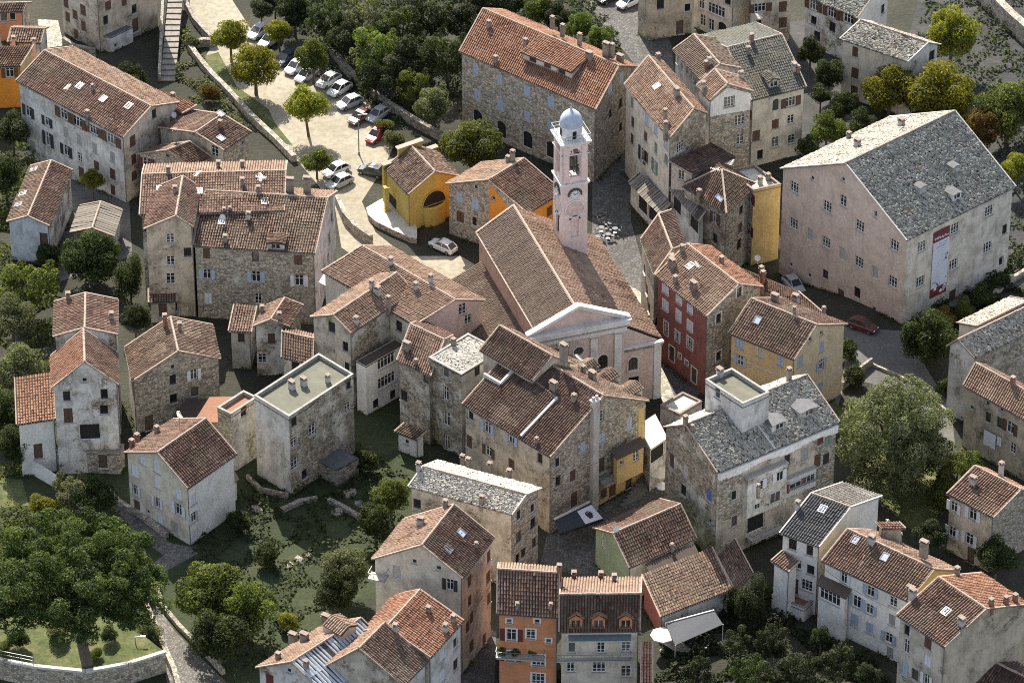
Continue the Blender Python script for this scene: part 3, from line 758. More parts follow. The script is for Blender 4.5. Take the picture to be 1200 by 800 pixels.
def dormer(B, p, w=1.5, d=2.2, h=1.2, rm='red', wm='white', win='w', lab=None, rise=0.35, flat=False, du=None):
    """a small gabled dormer standing on the roof plane under pixel p (bottom middle of its front)"""
    hit = B.onroof(P(p)); _, q, n, U, V, _ = hit
    out = unit(np.array([n[0], n[1], 0.0])); U = np.array([-out[1], out[0], 0.0]); mb = MB(); o = q
    def G(x, y, z): return tuple(o + U * x + out * y + np.array([0, 0, z]))
    ww, hh = WTYPE['d'] if win else (0, 0); ww = min(ww, w - .4); hh = min(h - .25, 1.1)
    # cheeks, front with recessed pane, roof
    zt = h
    fx0, fx1, fz0, fz1 = -ww / 2, ww / 2, 0.12, 0.12 + hh
    mb.face([G(-w / 2, 0, -.3), G(fx0, 0, -.3), G(fx0, 0, zt), G(-w / 2, 0, zt)]); mb.face([G(fx1, 0, -.3), G(w / 2, 0, -.3), G(w / 2, 0, zt), G(fx1, 0, zt)])
    mb.face([G(fx0, 0, -.3), G(fx1, 0, -.3), G(fx1, 0, fz0), G(fx0, 0, fz0)]); mb.face([G(fx0, 0, fz1), G(fx1, 0, fz1), G(fx1, 0, zt), G(fx0, 0, zt)])
    mb.face([G(-w / 2, 0, zt), G(w / 2, 0, zt), G(0, 0, zt + rise)])
    for sg in (-1, 1): mb.face([G(sg * w / 2, 0, -.3), G(sg * w / 2, -d, -.3), G(sg * w / 2, -d, zt), G(sg * w / 2, 0, zt)])
    dm = ob('dormer', mb.mesh('dormer', WM[wm], B.org), B.roof)
    mb = MB(); ov = .15
    a0, a1, a2 = np.array(G(-w / 2 - ov, ov, zt - .05)), np.array(G(0, ov, zt + rise + .04)), np.array(G(w / 2 + ov, ov, zt - .05)); bk = -out * (d + ov)
    # the dormer's covering and its dark pane belong to the dormer mesh's level, so they are roof children too
    for e0, rr in ((a0, a1), (a2, a1)):
        quad = [e0, e0 + bk, rr + bk, rr]; nrm = np.cross(quad[1] - quad[0], quad[2] - quad[0])
        if nrm[2] < 0: quad = quad[::-1]
        mb.face(quad); mb.face([x - np.array([0, 0, .08]) for x in quad[::-1]])
        for i in range(4): mb.face([quad[i], quad[i] - np.array([0, 0, .08]), quad[(i + 1) % 4] - np.array([0, 0, .08]), quad[(i + 1) % 4]])
    ob('dormer_roof', mb.mesh('dormer_roof', RM[rm][0] if RM[rm][1] == 'slab' else UNDER, B.org), B.roof)
    for e0, rr in ((a0, a1), (a2, a1)): cover('x', e0, e0 + bk, rr + bk, rr, rm, B.org, B.roof)
    if win:
        mb = MB(); mb.box(np.array(G(0, -.12, (fz0 + fz1) / 2)), (fx1 - fx0, .05, fz1 - fz0), 0, U, out)
        mb.box(np.array(G(0, -.07, (fz0 + fz1) / 2)), (.07, .05, fz1 - fz0), 1, U, out); mb.box(np.array(G(0, -.07, fz0 + .04)), (fx1 - fx0, .05, .07), 1, U, out)
        ob('dormer_window', mb.mesh('dormer_window', [GLASS, FRW], B.org), B.roof)
    return dm

# ================================================================== the buildings
H = 'house'
# ---- upper left
bld(H, 'long whitish four-storey house with red-brown roof and three skylights, upper left', '1:540,605', '1:70,355', '1:790,450', bv='5:185', apex='1:665,468', rm='red', rm2='salmon', wl='greywhite', wr='beige',
    wins='1:125,490 sk;208,535 sk;285,505 Sn;340,535 Sn;412,572 Sn;490,612 Sn;212,612 tk;290,580 cy;348,612 cy;417,650 cy;494,690 cy;145,660 cy;292,662 sk;350,692 w;424,728 cn;495,765 cn;678,500 d;583,620 cn;588,700 cn;590,772 cn|5:360,80 cn;497,130 cn',
    chim='1:385,515;407,395 s;', sky='1:352,380;455,437;567,468', aer='1:300,440')
bld(H, 'low house with orange roof tucked behind the long whitish house', '1:800,500', '1:560,408', '1:868,478', h=9.6, roof='shed', ridge='L', rise=0.6, rm='orange', wl='beige', chim='1:585,400 b;760,440 b;715,465')
bld(H, 'small hut with pale roof behind the ridge of the long whitish house', '1:385,262', '1:315,238', '1:438,285', h=7.5, ridge='R', rm='salmon', wl='beige')
bld(H, 'stone house with broad dark red roof below the stone stairs', '1:985,662', '1:690,560', '1:1105,580', h=9.0, apex='1:858,583', ridge='R', rm='dark', rm2='red', wl='beige', wr='stone',
    wins='1:943,665 w;1070,628 q', sky='1:970,610;968,503', chim='1:968,560 b;735,545', dish='1:770,525')
bld(H, 'front wing with small gable and brown-shuttered window below the stone stairs', '1:830,728', '1:600,678', '1:930,690', h=7.5, apex='1:735,660', ridge='R', rm='dark', rm2='red', wl='stone', wins='1:645,718 sr;735,685 q;935,712 q', chim='1:770,590 d;640,640 d')
B = bld('apartment_house', 'tall beige apartment house cut by the top edge beside the stairs', '1:420,-124', '1:245,-215', '1:690,-240', bv='1:236', ridge='R', rm='red', wl='beige', wr='tan',
    wins='1:330,65 cn;365,45 cn;367,115 cn;335,155 cn;298,75 cn;290,15 cn;465,90 d;475,25 cn;545,5 cn;590,40 d;595,110 D', cat='apartment house')
bld('annex', 'white box-shaped annex at the foot of the beige apartment house', '1:485,165', '1:432,150', '1:582,118', bv='1:232', roof='flat', flatlip=0.05, rm='asphalt', wl='grey', wr='greywhite', wins='1:510,200 q', cat='annex')
bld(H, 'small orange house with dark roof at the left edge, top', '1:90,292', '1:-120,300', '1:150,225', h=6.5, roof='shed', rm='dark', wl='orange2', wr='ochre', wins='1:43,316 sn;10,312 d')
bld(H, 'low house with brown roof above the small orange house', '1:180,190', '1:32,186', '1:215,120', h=5.5, rm='brown', wl='white2', wins='1:70,205 d;130,205 w', chim='1:60,190 w;150,200 w')
bld(H, 'little orange and white house at the top left corner', '1:100,52', '1:-20,55', '1:140,10', h=5.0, rm='dark', wl='orange', wr='beige', wins='1:55,70 d;15,75 d')
# ---- left column
bld(H, 'long narrow white house with three roof windows at the left edge', '5:218,281', '5:28,262', '5:320,35', h=6.2, apex='5:122,238', ridge='R', rm='dark', rm2='brown', wl='blueish', wr='white2', wins='5:257,265 e;228,345 D', sky='5:150,35;102,142;82,190')
bld('shed', 'low shed with grey ribbed roof between the trees', '5:498,325', '5:312,308', '5:535,208', h=3.6, apex='5:405,290', ridge='R', rm='sheet', rm2='sheet', wl='grey', cat='shed')
A7 = bld('apartment_house', 'rear apartment row with dark red roof and salmon ridge strip', '5:1250,215', '5:612,232', '5:1262,-5', h=13.6, apex='5:1256,38', rm='red', rm2='salmon', wl='peel', wins='5:640,300 q', chim='5:770,145 b;1065,100;960,25;1065,25;740,50;1135,135', aer='5:870,110;1150,120', sky='5:705,120;875,130;1165,175', cat='apartment house')
bld('apartment_house', 'tall tan gable-fronted wing projecting from the rear apartment row', '5:850,285', '5:632,294', '5:880,110', h=14.2, apex='5:772,236', ridge='R', rm='red', wl='tan', wr='peel', wins='5:748,335 w;830,395 d;750,433 w;750,512 w;715,642 Dg;762,635 d', chim='5:770,135', cat='apartment house')
bld('lean_to', 'red tiled lean-to at the foot of the tan gable wing', '5:778,612', '5:652,618', '5:778,565', h=3.4, z0=0, roof='shed', rm='red', wl='beige', wins='5:715,645 Dg', cat='lean-to')
B7 = bld('apartment_house', 'large stone-fronted apartment house with brown roof and blue window shutters', '6:298,402', '5:845,368', '6:395,128', h=11.4, apex='6:352,158', rm='brown', rm2='salmon', wl='stonep', wr='grey',
    wins='5:907,400 cn;1122,415 d;910,493 sb;1125,503 sb;915,597 cw;1135,600 w|6:223,430 cn;227,520 sw;360,330 d;355,420 d;372,240 d;340,480 d',
    chim='5:985,225 s;1010,220 s;1092,250 w;990,350|6:187,105 B;262,100 B;80,120', aer='6:60,130|5:1150,125', dish='5:975,262', sky='5:975,262', cat='apartment house')
dormer(B7, '6:125,385', 2.2, 2.2, 1.0, 'dark', 'grey', 'd', rise=.1)
B8 = bld(H, 'upper white house with red-brown gable roof, behind the twin-window white house', '5:517,757', '5:232,767', '5:519,603', h=15.6, apex='5:372,728', ridge='R', rm='red', wl='white2', wins='5:383,757 q', chim='5:300,605 b;490,690')
bld(H, 'white gable-fronted house with dark porch above a stone terrace', '9:522,228', '9:226,243', '9:516,85', bv='9:612', apex='9:370,98', ridge='R', rm='red', rm2='orange', wl='white2', wr='cream', wins='9:372,207 q;293,277 d;458,268 d;300,362 T;457,337 d;302,425 t;395,435 G;460,412 d')
bld(H, 'white lean-to house with red roof against the gable-fronted white house', '9:245,378', '9:72,403', '9:240,238', h=8.2, roof='shed', ridge='L', rise=2.3, rm='orange', wl='white', wins='9:168,518 D')
B11 = bld(H, 'weathered stone house with wide brown roof and many dark openings', '9:580,214', '9:548,62', '9:970,114', h=8.3, apex='9:783,80', ridge='L', rm='brown', wl='cream', wr='stonep', wins='9:760,150 q;760,205 d;852,183 sw;855,257 d;763,288 d;655,395 D', chim='5:725,700 b;790,735')
bld(H, 'small ruinous white house with patched red roof left of centre', '6:185,722', '6:22,722', '6:246,628', bv='10:190', roof='gable', ridge='R', rm='red', rm2='salmon', wl='white2', wr='stone', wins='9:1040,85 d;1075,85 d;1110,112 w;1148,115 w|6:105,775 cn', chim='6:65,660;140,690')
bld(H, 'low dark red roofed house left of the ruinous white house', '5:1105,748', '5:1003,742', '5:1130,660', h=6.0, roof='shed', rm='red', wl='grey', wins='5:1060,770 d')
bld(H, 'small house with deep brown roof between white house and grey flat roof', '10:288,138', '10:148,108', '10:296,5', h=6.8, ridge='L', rm='red', wl='white2', wins='10:210,125 d')
B13 = bld('apartment_house', 'tall narrow block with olive flat roof and white parapet', '10:182,368', '10:30,275', '10:465,182', bv='10:715', roof='flat', rm='olive', wl='greywhite', wr='peel', cap=MORTARG,
    wins='10:205,390 d;285,425 w;440,325 w;205,480 w;205,575 w;250,620 d;445,225 d', chim='10:195,245 W;247,230 W;353,215 w', cat='apartment house')
bld(H, 'stone block with white coping beside the olive flat roof', '9:1015,357', '9:955,328', '9:1130,283', h=9.0, roof='flat', rm='slab', wl='stonep', wr='white2', cap=MORTARG, wins='9:1070,330 d')
bld(H, 'low house with plain terracotta deck roof', '9:1015,390', '9:850,393', '9:1085,292', h=5.6, roof='shed', rise=0.5, rm='slab', wl='stonep', wins='9:995,410 d')
bld('annex', 'dull brown flat-roofed annex against the weathered stone house', '9:900,372', '9:755,368', '9:965,300', h=3.6, roof='shed', rise=.3, rm='slabdark', wl='stonep', cat='annex')
B15 = bld(H, 'four-storey house with pale blue shutters and dark red gable roof, lower left', '9:825,683', '9:545,525', '9:1040,532', bv='13:192', apex='9:690,525', ridge='R', rm='dark', rm2='red', wl='cream', wr='white',
    wins='9:628,557 cw;592,605 cw;688,585 Tw;690,657 cw;595,690 sw;692,745 sw;785,708 cw;850,728 cw;785,775 sw|13:602,20 D;650,35 q;705,82 Tw;768,105 cy;795,40 sw;852,58 sw;857,135 cw', chim='9:580,500 b;603,475 b;690,440', aer='9:790,420')
bld('annex', 'small red-roofed side wing of the blue-shuttered house', '9:880,714', '9:835,684', '9:960,656', h=5.6, roof='shed', ridge='L', rise=.8, rm='dark', wl='white', cat='annex')
bld('annex', 'white porch with brown lean-to roof on the blue-shuttered house', '9:970,697', '9:950,680', '9:1052,642', h=3.2, roof='shed', ridge='R', rise=.7, rm='slabdark', wl='white', wins='9:1005,730 q', cat='annex')
# ---- top centre and right
B18 = bld('stone_house', 'big rubble stone building with orange striped roof and arcade', '3:405,483', '2:930,226', '3:592,292', h=12.0, apex='3:508,290', rm='orange', wl='stone', wr='stoned',
    wins='2:1003,305 cb;1108,350 cb;1010,415 cb;1110,460 cb;1010,520 A;1115,570 A|3:103,400 cb;208,448 cb;103,510 cb;207,550 cb;5,570 A;105,615 A;207,660 A;470,390 cb;520,340 cb;515,455 d;515,560 d;470,500 d;560,420 d',
    chim='2:1060,120;1090,275|3:97,200;375,262 B;215,95 d;260,130 d;335,170 d;452,222 B;478,222;512,275 B')
B19 = bld('apartment_house', 'tall cream corner house with skylight roof, left of the white-topped house', '3:730,608', '3:530,372', '3:900,500', h=14.2, apex='3:838,478', rm='salmon', wl='cream', wr='peel',
    wins='3:565,450 cg;630,525 cb;670,570 cb;715,625 cb;568,535 cn;565,610 cn;625,600 cn;610,680 tk;628,690 cn;670,650 cg;665,730 tg;715,700 cg;778,645 W|7:600,150 d', chim='3:710,530 t;712,585 t;680,265;760,420 B', sky='3:675,382', cat='apartment house')
bld('apartment_house', 'building with plain brown roof and arched windows behind the white-topped house', '3:860,350', '3:745,218', '3:1045,300', h=15.0, apex='3:952,283', rm='smooth', wl='greywhite', wins='3:765,265 e;785,290 e;805,312 e;825,335 e;845,360 e', chim='3:890,300 b;905,285 w', cat='apartment house')
B21 = bld('apartment_house', 'narrow house with bright white top storey and pinkish roof', '3:905,442', '3:848,375', '3:1100,402', h=16.0, apex='3:985,370', ridge='L', rm='salmon', wl='white', wr='stonep', wins='3:992,448 W;1038,528 W;1040,612 w', chim='3:878,390 w;1045,345 w', cat='apartment house')
B22 = bld('apartment_house', 'cream house with green-grey roof and dormer at the cluster corner', '3:1090,442', 'p:822,42', '4:245,382', bv='4:740', apex='p:852,56', ridge='R', rm='greengrey', wl='cream', wr='cream',
    wins='4:110,462 a;175,448 Sn;175,525 w;107,545 c;10,520 cn;10,600 cn;107,625 w;178,612 w;110,700 D;40,680 d', chim='4:205,320 b;190,310 W|3:1075,235;1090,180 b', aer='4:30,130', cat='apartment house')
dormer(B22, '4:100,385', 1.5, 2.4, 1.1, 'grey', 'grey', 'd')
B23 = bld(H, 'house with dark hipped roof in the courtyard of the cream cluster', '7:980,226', '7:785,105', '7:1122,98', h=8.2, roof='hip', rise=2.6, rm='dark', wl='peel', wr='stonep', wins='7:930,245 sn;930,335 d;1045,210 d;1040,290 d;1035,365 d;1090,300 sr', sky='7:945,160', aer='7:930,90;1000,60', chim='7:860,150')
bld(H, 'flat dark-roofed link house under the white-topped house', '3:830,770', '3:722,735', '3:1020,690', h=9.6, roof='shed', ridge='R', rise=1.0, rm='dark', wl='cream', wins='3:780,770 w')
bld(H, 'yellow plastered house with red-shuttered windows against the big museum wall', 'p:883,223', 'p:852,200', 'p:915,216', h=8.8, roof='flat', rm='paledeck', wl='stonep', wr='yellow2', cap=MORTARD, wins='8:15,170 sr;10,245 cy;10,312 sr;5,392 D', chim='8:40,95 w;75,80', flatlip=.3)
bld('lean_to', 'long shop lean-to with grey roof along the shaded street', '7:685,228', '7:548,88', '7:735,205', h=3.4, roof='shed', rise=.7, rm='sheet', wl='cream', wins='7:610,190 G;655,235 G', cat='shop')
bld('veranda', 'grey-roofed two-storey veranda on the cream street front', '7:858,262', '7:728,120', '7:888,235', h=6.0, roof='shed', rise=.6, rm='sheet', wl='greywhite', wins='7:760,190 G;800,240 G;840,275 G', cat='veranda')
# museum
MU = bld('museum', 'huge rose-beige gabled building with slate roof and tall banner', '8:685,345', '8:128,28', '8:1165,108', bv='8:718', apex='8:415,5', ridge='R', rm='slate', rm2='lauze', wl='museum', wr='museumr', verge=MORTARW, cap=MORTARD,
    wins='8:190,110 W;270,70 q;405,75 q;187,270 W;335,195 W;405,170 w;330,352 W;547,228 e;257,318 X;400,403 X;478,280 W;475,440 W;545,485 X;630,365 W;622,525 W;175,450 q;257,497 q;327,493 d;395,590 D;467,573 d;541,645 q;622,692 q;752,370 W;898,290 W;1047,215 W;745,525 W;890,450 W;1040,375 W;1115,295 d;885,585 cn;1100,435 d;1132,440 d',
    chim='4:660,555 W;467,645 W;430,610', cat='museum', zlow=-3.2)
for q_ in ('8:755,140', '8:900,50'): dormer(MU, q_, 1.0, 1.2, 1.2, 'asphalt', 'grey', None, rise=.1)
dormer(MU, '8:905,165', 1.4, 2.2, 1.0, 'asphalt', 'white', 'w', rise=.15)
bld(H, 'pale house with stone slab roof among yellow-green trees, upper right', '4:690,272', '4:390,172', '4:835,196', bv='4:520', apex='4:780,188', rm='lauze', wl='cream', wr='greywhite', wins='4:458,228 cn;457,322 cn;453,420 Tn;795,245 d', verge=MORTARW)
bld('apartment_house', 'cream arcaded building cut by the top edge, right of the street', '3:1015,-190', '3:832,-265', '3:1100,-235', bv='3:196', rm='red', wl='cream', wr='cream', wins='3:935,45 B;985,60 d;985,0 d;875,90 t;912,110 t;960,150 A;1030,150 a;1070,135 a;870,15 t', cat='apartment house')
bld('apartment_house', 'beige building with brown shutters cut by the top edge behind the green-grey roof', '3:1095,-150', '3:1085,-200', '4:182,-170', h=13.2, roof='flat', rm='paledeck', wl='beige', wr='beige', wins='4:40,35 Sn;140,30 cn;140,100 cn;35,-40 cn|3:1125,35 Sn;1120,110 d', cat='apartment house')
bld(H, 'white house with pale slate roof cut by the top edge, upper right', '4:468,80', '4:230,-18', '4:615,-30', h=8.0, apex='4:540,-20', rm='slate', rm2='slate', wl='white2', wr='white', wins='4:275,25 Sn;355,58 Sn;428,85 Sn;275,90 d;357,120 d;290,160 d;580,40 d')
bld(H, 'dim beige house in shade beside the street at the top edge', '3:640,-60', '3:595,-90', '3:832,-90', h=9.0, roof='flat', rm='paledeck', wl='tan', wins='3:775,120 D;690,20 d;815,35 d')
# ---- chapel neighbour
B17 = bld(H, 'stone house with bright orange gable end behind the church', '7:105,226', '6:870,96', '7:262,130', h=8.0, apex='6:1058,78', ridge='R', rm='red', rm2='salmon', wl='stonep', wr='orange2', wins='6:930,155 cb;1000,185 cb;1003,110 q;935,240 cn;995,262 d;1080,158 q|7:202,215 cn', chim='3:40,690;20,715', verge=MORTAR)
# ---- centre left of the church
B29 = bld(H, 'long house with wide salmon roof and pink end wall beside the church', '6:735,718', '6:325,478', '6:1045,607', h=11.4, apex='6:915,605', rm='salmon', rm2='salmon', wl='cream', wr='pink', wins='6:945,645 w;970,690 w;665,720 d', chim='6:740,560 w;630,450 w;805,525 w')
B30 = bld(H, 'house with salmon gable roof and white chimneys facing the dark garden', '6:455,752', '6:275,680', '6:735,565', h=12.0, apex='6:375,672', ridge='R', rm='salmon', rm2='salmon', wl='beige', wr='peel', wins='6:370,725 d|10:430,60 d;435,150 d', chim='6:478,710 w;570,580 W;620,640 t;545,550 w')
bld(H, 'white house with glazed galleries and brown flat roof in the dark garden', '10:520,145', '10:478,122', '10:690,50', bv='10:362', roof='flat', flatlip=.08, rm='slabdark', wl='white', wins='10:610,120 B;612,208 B;590,262 d;565,310 d;640,270 d')
B32 = bld('apartment_house', 'tall peeling house with pale flat slab roof in the town centre', '10:940,184', '10:797,108', '10:1112,78', bv='10:545', roof='flat', flatlip=.12, rm='paleslab', wl='peel', wr='grey', wins='10:870,172 d;872,265 t;875,375 t;877,480 t;1010,170 d', chim='10:905,55', cat='apartment house')
bld(H, 'peeling house with dark red roof left of the pale flat slab roof', '10:805,190', '10:655,120', '10:905,10', h=11.0, apex='10:865,30', rm='red', wl='peel', wr='peel', wins='10:675,270 d;785,195 d', chim='10:700,75 B;740,140 s')
bld('hut', 'small white garden hut with tiled roof in the dark garden', '10:745,470', '10:645,432', '10:790,455', h=3.0, roof='shed', ridge='L', rise=.8, rm='brown', wl='white', wins='10:700,478 q', cat='hut')
B33 = bld('apartment_house', 'large central house with brown roof, blue and brown shutters and white flue', '11:205,545', '10:943,312', '11:640,300', bv='15:140', apex='11:440,275', rm='dark', rm2='brown', wl='tan', wr='stonep',
    wins='10:980,365 d;1055,415 sb;1060,520 sn;972,475 Tn;1160,465 sb;1160,575 cn|11:35,478 sb;35,578 cn;160,550 d;350,500 cb;305,625 cn;310,730 Tn;240,650 d;433,460 cb;555,400 Tb;425,368 w;430,580 D;440,705 cn;478,692 cn;240,570 d;470,770 D;550,690 D',
    chim='11:220,250 B;310,300;145,485 s;350,175;390,205 B;270,90 B', aer='11:330,170', cat='apartment house')
for q_ in ('11:395,165', '11:480,205', '11:585,262'): dormer(B33, q_, 2.0, 2.6, 1.2, 'brown', 'beige', 'd', rise=.5)
B33b = bld('apartment_house', 'raised rear house with brown roof behind the large central house', 'p:624,446', 'p:562,410', 'p:672,426', h=16.0, apex='p:647.5,417', rm='dark', rm2='red', wl='tan', wr='beige', chim='11:265,85 B', cat='apartment house')
# ---- right of the church
B34b = bld(H, 'narrow beige house with dark roof next to the red-walled house', '7:662,494', '7:602,338', '7:800,362', h=12.4, apex='7:742,382', rm='dark', wl='tan', wins='7:630,560 d;640,640 d;655,720 d;620,470 d', chim='7:740,445 B')
B34 = bld('apartment_house', 'red-walled house with salmon roof and pale blue shutters', '7:893,678', '7:666,497', '7:1142,548', h=12.6, apex='7:1035,537', rm='salmon', rm2='orange', wl='red', wr='stonep', surround=FRW,
    wins='7:712,552 cw;772,600 cw;820,640 cw;712,630 cw;770,675 cw;820,720 cw;715,730 t;765,765 w;945,685 d;1035,570 d|11:765,20 w;740,90 T;820,45 w;775,100 q;805,130 q;838,185 T;945,100 d', chim='7:740,460 B;755,530;785,395;835,560 B;958,445;1140,510 b', aer='7:850,510', sky='7:822,458', cat='apartment house')
bld(H, 'low salmon-roofed house between the red house and the museum street', '8:60,560', '8:-60,480', '8:330,672', h=10.2, roof='shed', ridge='R', rise=.8, rm='salmon', wl='beige', chim='8:45,490 b;320,660 s', dish='8:30,440')
B36 = bld('apartment_house', 'yellow ochre house with blue shutters and brown roof below the museum', '12:190,118', '11:988,0', '8:425,712', h=10.8, apex='8:290,715', rm='brown', rm2='dark', wl='ochre', wr='ochrelight', bands=(('L', 7.3), ('R', 7.3), ('L', 4.2), ('R', 4.2)),
    wins='11:1037,42 cb;1040,120 sb;1128,85 x|12:130,125 cb;215,125 cb;310,60 cb;307,140 sb;305,235 cb;262,28 q;20,40 cb;310,0 q', chim='8:105,615 B;195,615 W;190,660 s', sky='8:30,695', cat='apartment house')
# ---- slate house
B37 = bld('apartment_house', 'tall irregular house with grey slab roof, dormers and roof terrace', '11:940,614', '11:700,414', '12:390,390', bv='15:262', apex='11:800,385', rise=3.1, ridge='R', rm='lauze', rm2='paleslab', wl='peel', wr='beige', cap=MORTARD,
    wins='11:1015,715 d;905,712 cB;1165,605 sw;1130,705 w;1190,680 W;790,690 d;740,560 T;800,600 x|12:160,557 d;235,530 cy;305,465 cr;340,465 cg;292,560 Tn;330,552 ck;110,675 W;45,695 w;195,640 Sr;245,617 b|15:1015,185 d;1015,75 d;905,75 q;1145,205 d;1110,85 G;1175,60 G', chim='11:800,395;830,430 s;1120,690 s|12:168,185', cat='apartment house')
dormer(B37, '12:255,365', 2.6, 3.2, 1.0, 'asphalt', 'white2', 'd', rise=.15); dormer(B37, '12:125,425', 2.2, 3.0, 1.0, 'asphalt', 'white2', 'd', rise=.15)
bld('rooftop_pavilion', 'rooftop terrace box with green deck on the grey slab-roofed house', '11:1052,312', '11:888,205', '11:1168,262', h=19.6, z0=14.0 - 14.0, roof='flat', flatlip=.5, rm='olive', wl='greywhite', wr='greywhite', wins='11:940,260 d', cat='rooftop terrace', chim='11:950,190 W')
# ---- front centre
B39 = bld(H, 'house with long pale stone slab roof in the front centre', 'p:600,603', '10:705,674', '11:168,682', h=11.3, apex='p:617,574', rise=1.1, rm='paleslab', rm2='paleslab', wl='beige', wr='stone', wins='15:70,50 d;130,85 d;67,145 d;88,125 d;135,170 d;62,240 d;88,215 d;130,20 d|10:745,750 d', chim='10:752,600 w;970,580;945,560 d;1065,600;1150,630;1030,745', verge=MORTARW)
B40 = bld('apartment_house', 'tall beige house with dark roof above the narrow alley, bottom centre', '14:945,328', '14:545,245', '14:1085,147', h=14.6, apex='14:765,182', ridge='R', rm='dark', rm2='salmon', wl='cream', wr='tan', wins='14:733,253 q;840,283 q;890,355 sk;655,300 X;975,340 cn;1060,230 cn;977,425 cn;1063,315 cn;1065,410 cn;985,500 cn;968,540 cn;985,625 cn;1040,600 cn;980,700 d', sky='14:880,200;937,130', chim='14:760,95 W;870,15;1005,195 s', cat='apartment house')
B41 = bld(H, 'house with orange tiled roof in front of the tall beige house', '14:805,675', '14:500,560', '14:950,512', h=12.4, apex='14:612,538', ridge='R', rm='orange', rm2='orange', wl='beige', wr='greywhite', wins='14:855,665 cw;915,610 d;855,755 cw;915,705 d', chim='14:795,475 d;870,560 w;905,520')
B42 = bld(H, 'house with brown ribbed roof at the bottom edge', '14:685,800', '14:330,720', '14:797,685', h=11.6, apex='14:490,634', ridge='R', rm='brown', rm2='salmon', wl='beige', wr='greywhite', chim='14:650,560 w')
B43 = bld(H, 'house with half metal and half orange tiled roof at the bottom edge', '14:335,835', '14:35,720', '14:640,640', h=10.5, apex='14:193,694', ridge='R', rm='metal', rm2='salmon', wl='greywhite', wins='14:182,732 q;98,770 cr;120,775 d', chim='14:200,605 B;250,605 B;345,525 B;258,720;135,685', )
dormer(B43, '14:445,582', 2.4, 3.0, .9, 'salmon', 'beige', None, rise=.5); dormer(B43, '14:540,745', 1.8, 2.4, .7, 'metal', 'grey', 'd', rise=.15)
B44 = bld('apartment_house', 'orange-walled house with white windows and planted balcony, bottom centre', '15:243,500', '14:1095,482', 'p:656,664', h=13.2, apex='p:655.5,671', rm='red', rm2='salmon', wl='orange', wr='orange', surround=FRW,
    wins='15:25,515 q;148,516 q;35,575 sr;120,572 w;155,605 d;198,602 q;30,668 sr;153,687 W;152,768 W;205,770 d', chim='15:245,300 b;60,460 s;208,462 s', cat='apartment house')
B45 = bld('apartment_house', 'pale house with three brick dormers in its dark roof', 'p:750,739', 'p:655,740', 'p:752,676', h=12.2, apex='p:751,686', rm='dark', rm2='salmon', wl='cream', wr='ochre', wins='15:428,632 w;538,628 w;300,632 d;295,715 w;420,715 W;538,735 w;395,635 w', chim='15:310,330 b;428,332 b;487,342', cat='apartment house')
for q_ in ('15:318,548', '15:418,548', '15:537,548'): dormer(B45, q_, 1.5, 2.4, 1.5, 'orange', 'orange', 'd', rise=.55)
bld('lean_to', 'narrow red-tiled lean-to right of the three-dormer house', '15:655,800', '15:603,800', '15:655,650', h=9.0, roof='shed', ridge='L', rise=1.5, rm='orange', wl='red', cat='lean-to')
B46 = bld(H, 'low house with pale green end wall and dark roof by the alley steps', '15:552,282', '15:392,106', '15:850,152', h=5.4, apex='15:480,130', ridge='R', rm='dark', wl='green', wr='cream', wins='15:440,165 X', dish='15:490,130', chim='15:740,200 s')
bld('lean_to', 'dark-roofed lean-to in front of the pale green house', '15:655,335', '15:622,285', '15:872,245', h=4.4, roof='shed', ridge='R', rise=.7, rm='slabdark', wl='greywhite', wins='15:690,315 d;730,300 d;775,275 d;820,250 d', cat='lean-to')
bld('hall', 'low hall with wide grey-brown ribbed roof', '15:690,498', '15:606,352', '15:1003,376', h=3.6, roof='shed', ridge='R', rise=1.4, rm='brown', wl='red', wr='greywhite', cat='hall')
bld('lean_to', 'small brown tiled lean-to at the foot of the grey slab-roofed house', '15:1020,388', '15:938,268', '15:1098,305', h=3.4, roof='shed', ridge='R', rise=1.2, rm='brown', wl='grey', cat='lean-to')
# ---- bottom right
B47 = bld(H, 'white house with smooth dark grey roof and lower terrace', '16:300,190', '16:125,128', 'p:1034,581', h=10.6, apex='p:997,594', rm='slatedark', rm2='grey', wl='white', wr='white', wins='16:183,178 d;258,205 d;193,262 b;235,287 d;262,290 d;190,360 Dn;245,358 W', sky='16:315,25', chim='16:205,20 w|12:520,600 d', verge=MORTARW)
bld('garage', 'white garage block with arched door and red terrace deck', '16:235,460', '16:92,402', '16:288,412', bv='16:520', roof='flat', flatlip=.35, rm='slab', wl='white', wins='16:130,490 G', cap=MORTAR, cat='garage')
bld('annex', 'white stair annex with little tiled roof on the terrace house', '16:165,300', '16:88,250', '16:215,270', h=7.5, roof='shed', ridge='L', rise=.5, rm='red', wl='white', cat='annex')
B48 = bld(H, 'long white house with dark red roof and grey-blue shutters, lower right', '16:695,430', '16:310,250', '16:915,292', h=9.9, apex='16:808,288', rm='red', rm2='salmon', wl='white', wr='yellow2', wins='16:408,325 sw;525,385 sb;625,430 w;465,430 sb;520,462 sb;620,510 cy;398,480 cb;455,510 cb;522,545 cb;605,588 sb;365,555 D;480,620 Tb;610,670 cy;330,400 sb', chim='16:530,175 W;700,400 B;760,200 B;650,160;600,140', sky='16:460,160;590,235', aer='16:600,145')
bld('lean_to', 'dark-roofed glazed bay on the long white house', '16:418,418', '16:285,352', '16:442,392', h=7.0, roof='shed', rise=.6, rm='slabdark', wl='white', wins='16:320,395 B;380,415 d', cat='bay')
bld('shed', 'orange-topped roof hut behind the long white house', '16:575,110', '16:545,90', '16:680,108', h=12.0, roof='shed', ridge='R', rise=.3, rm='orange', wl='beige', cat='roof hut')
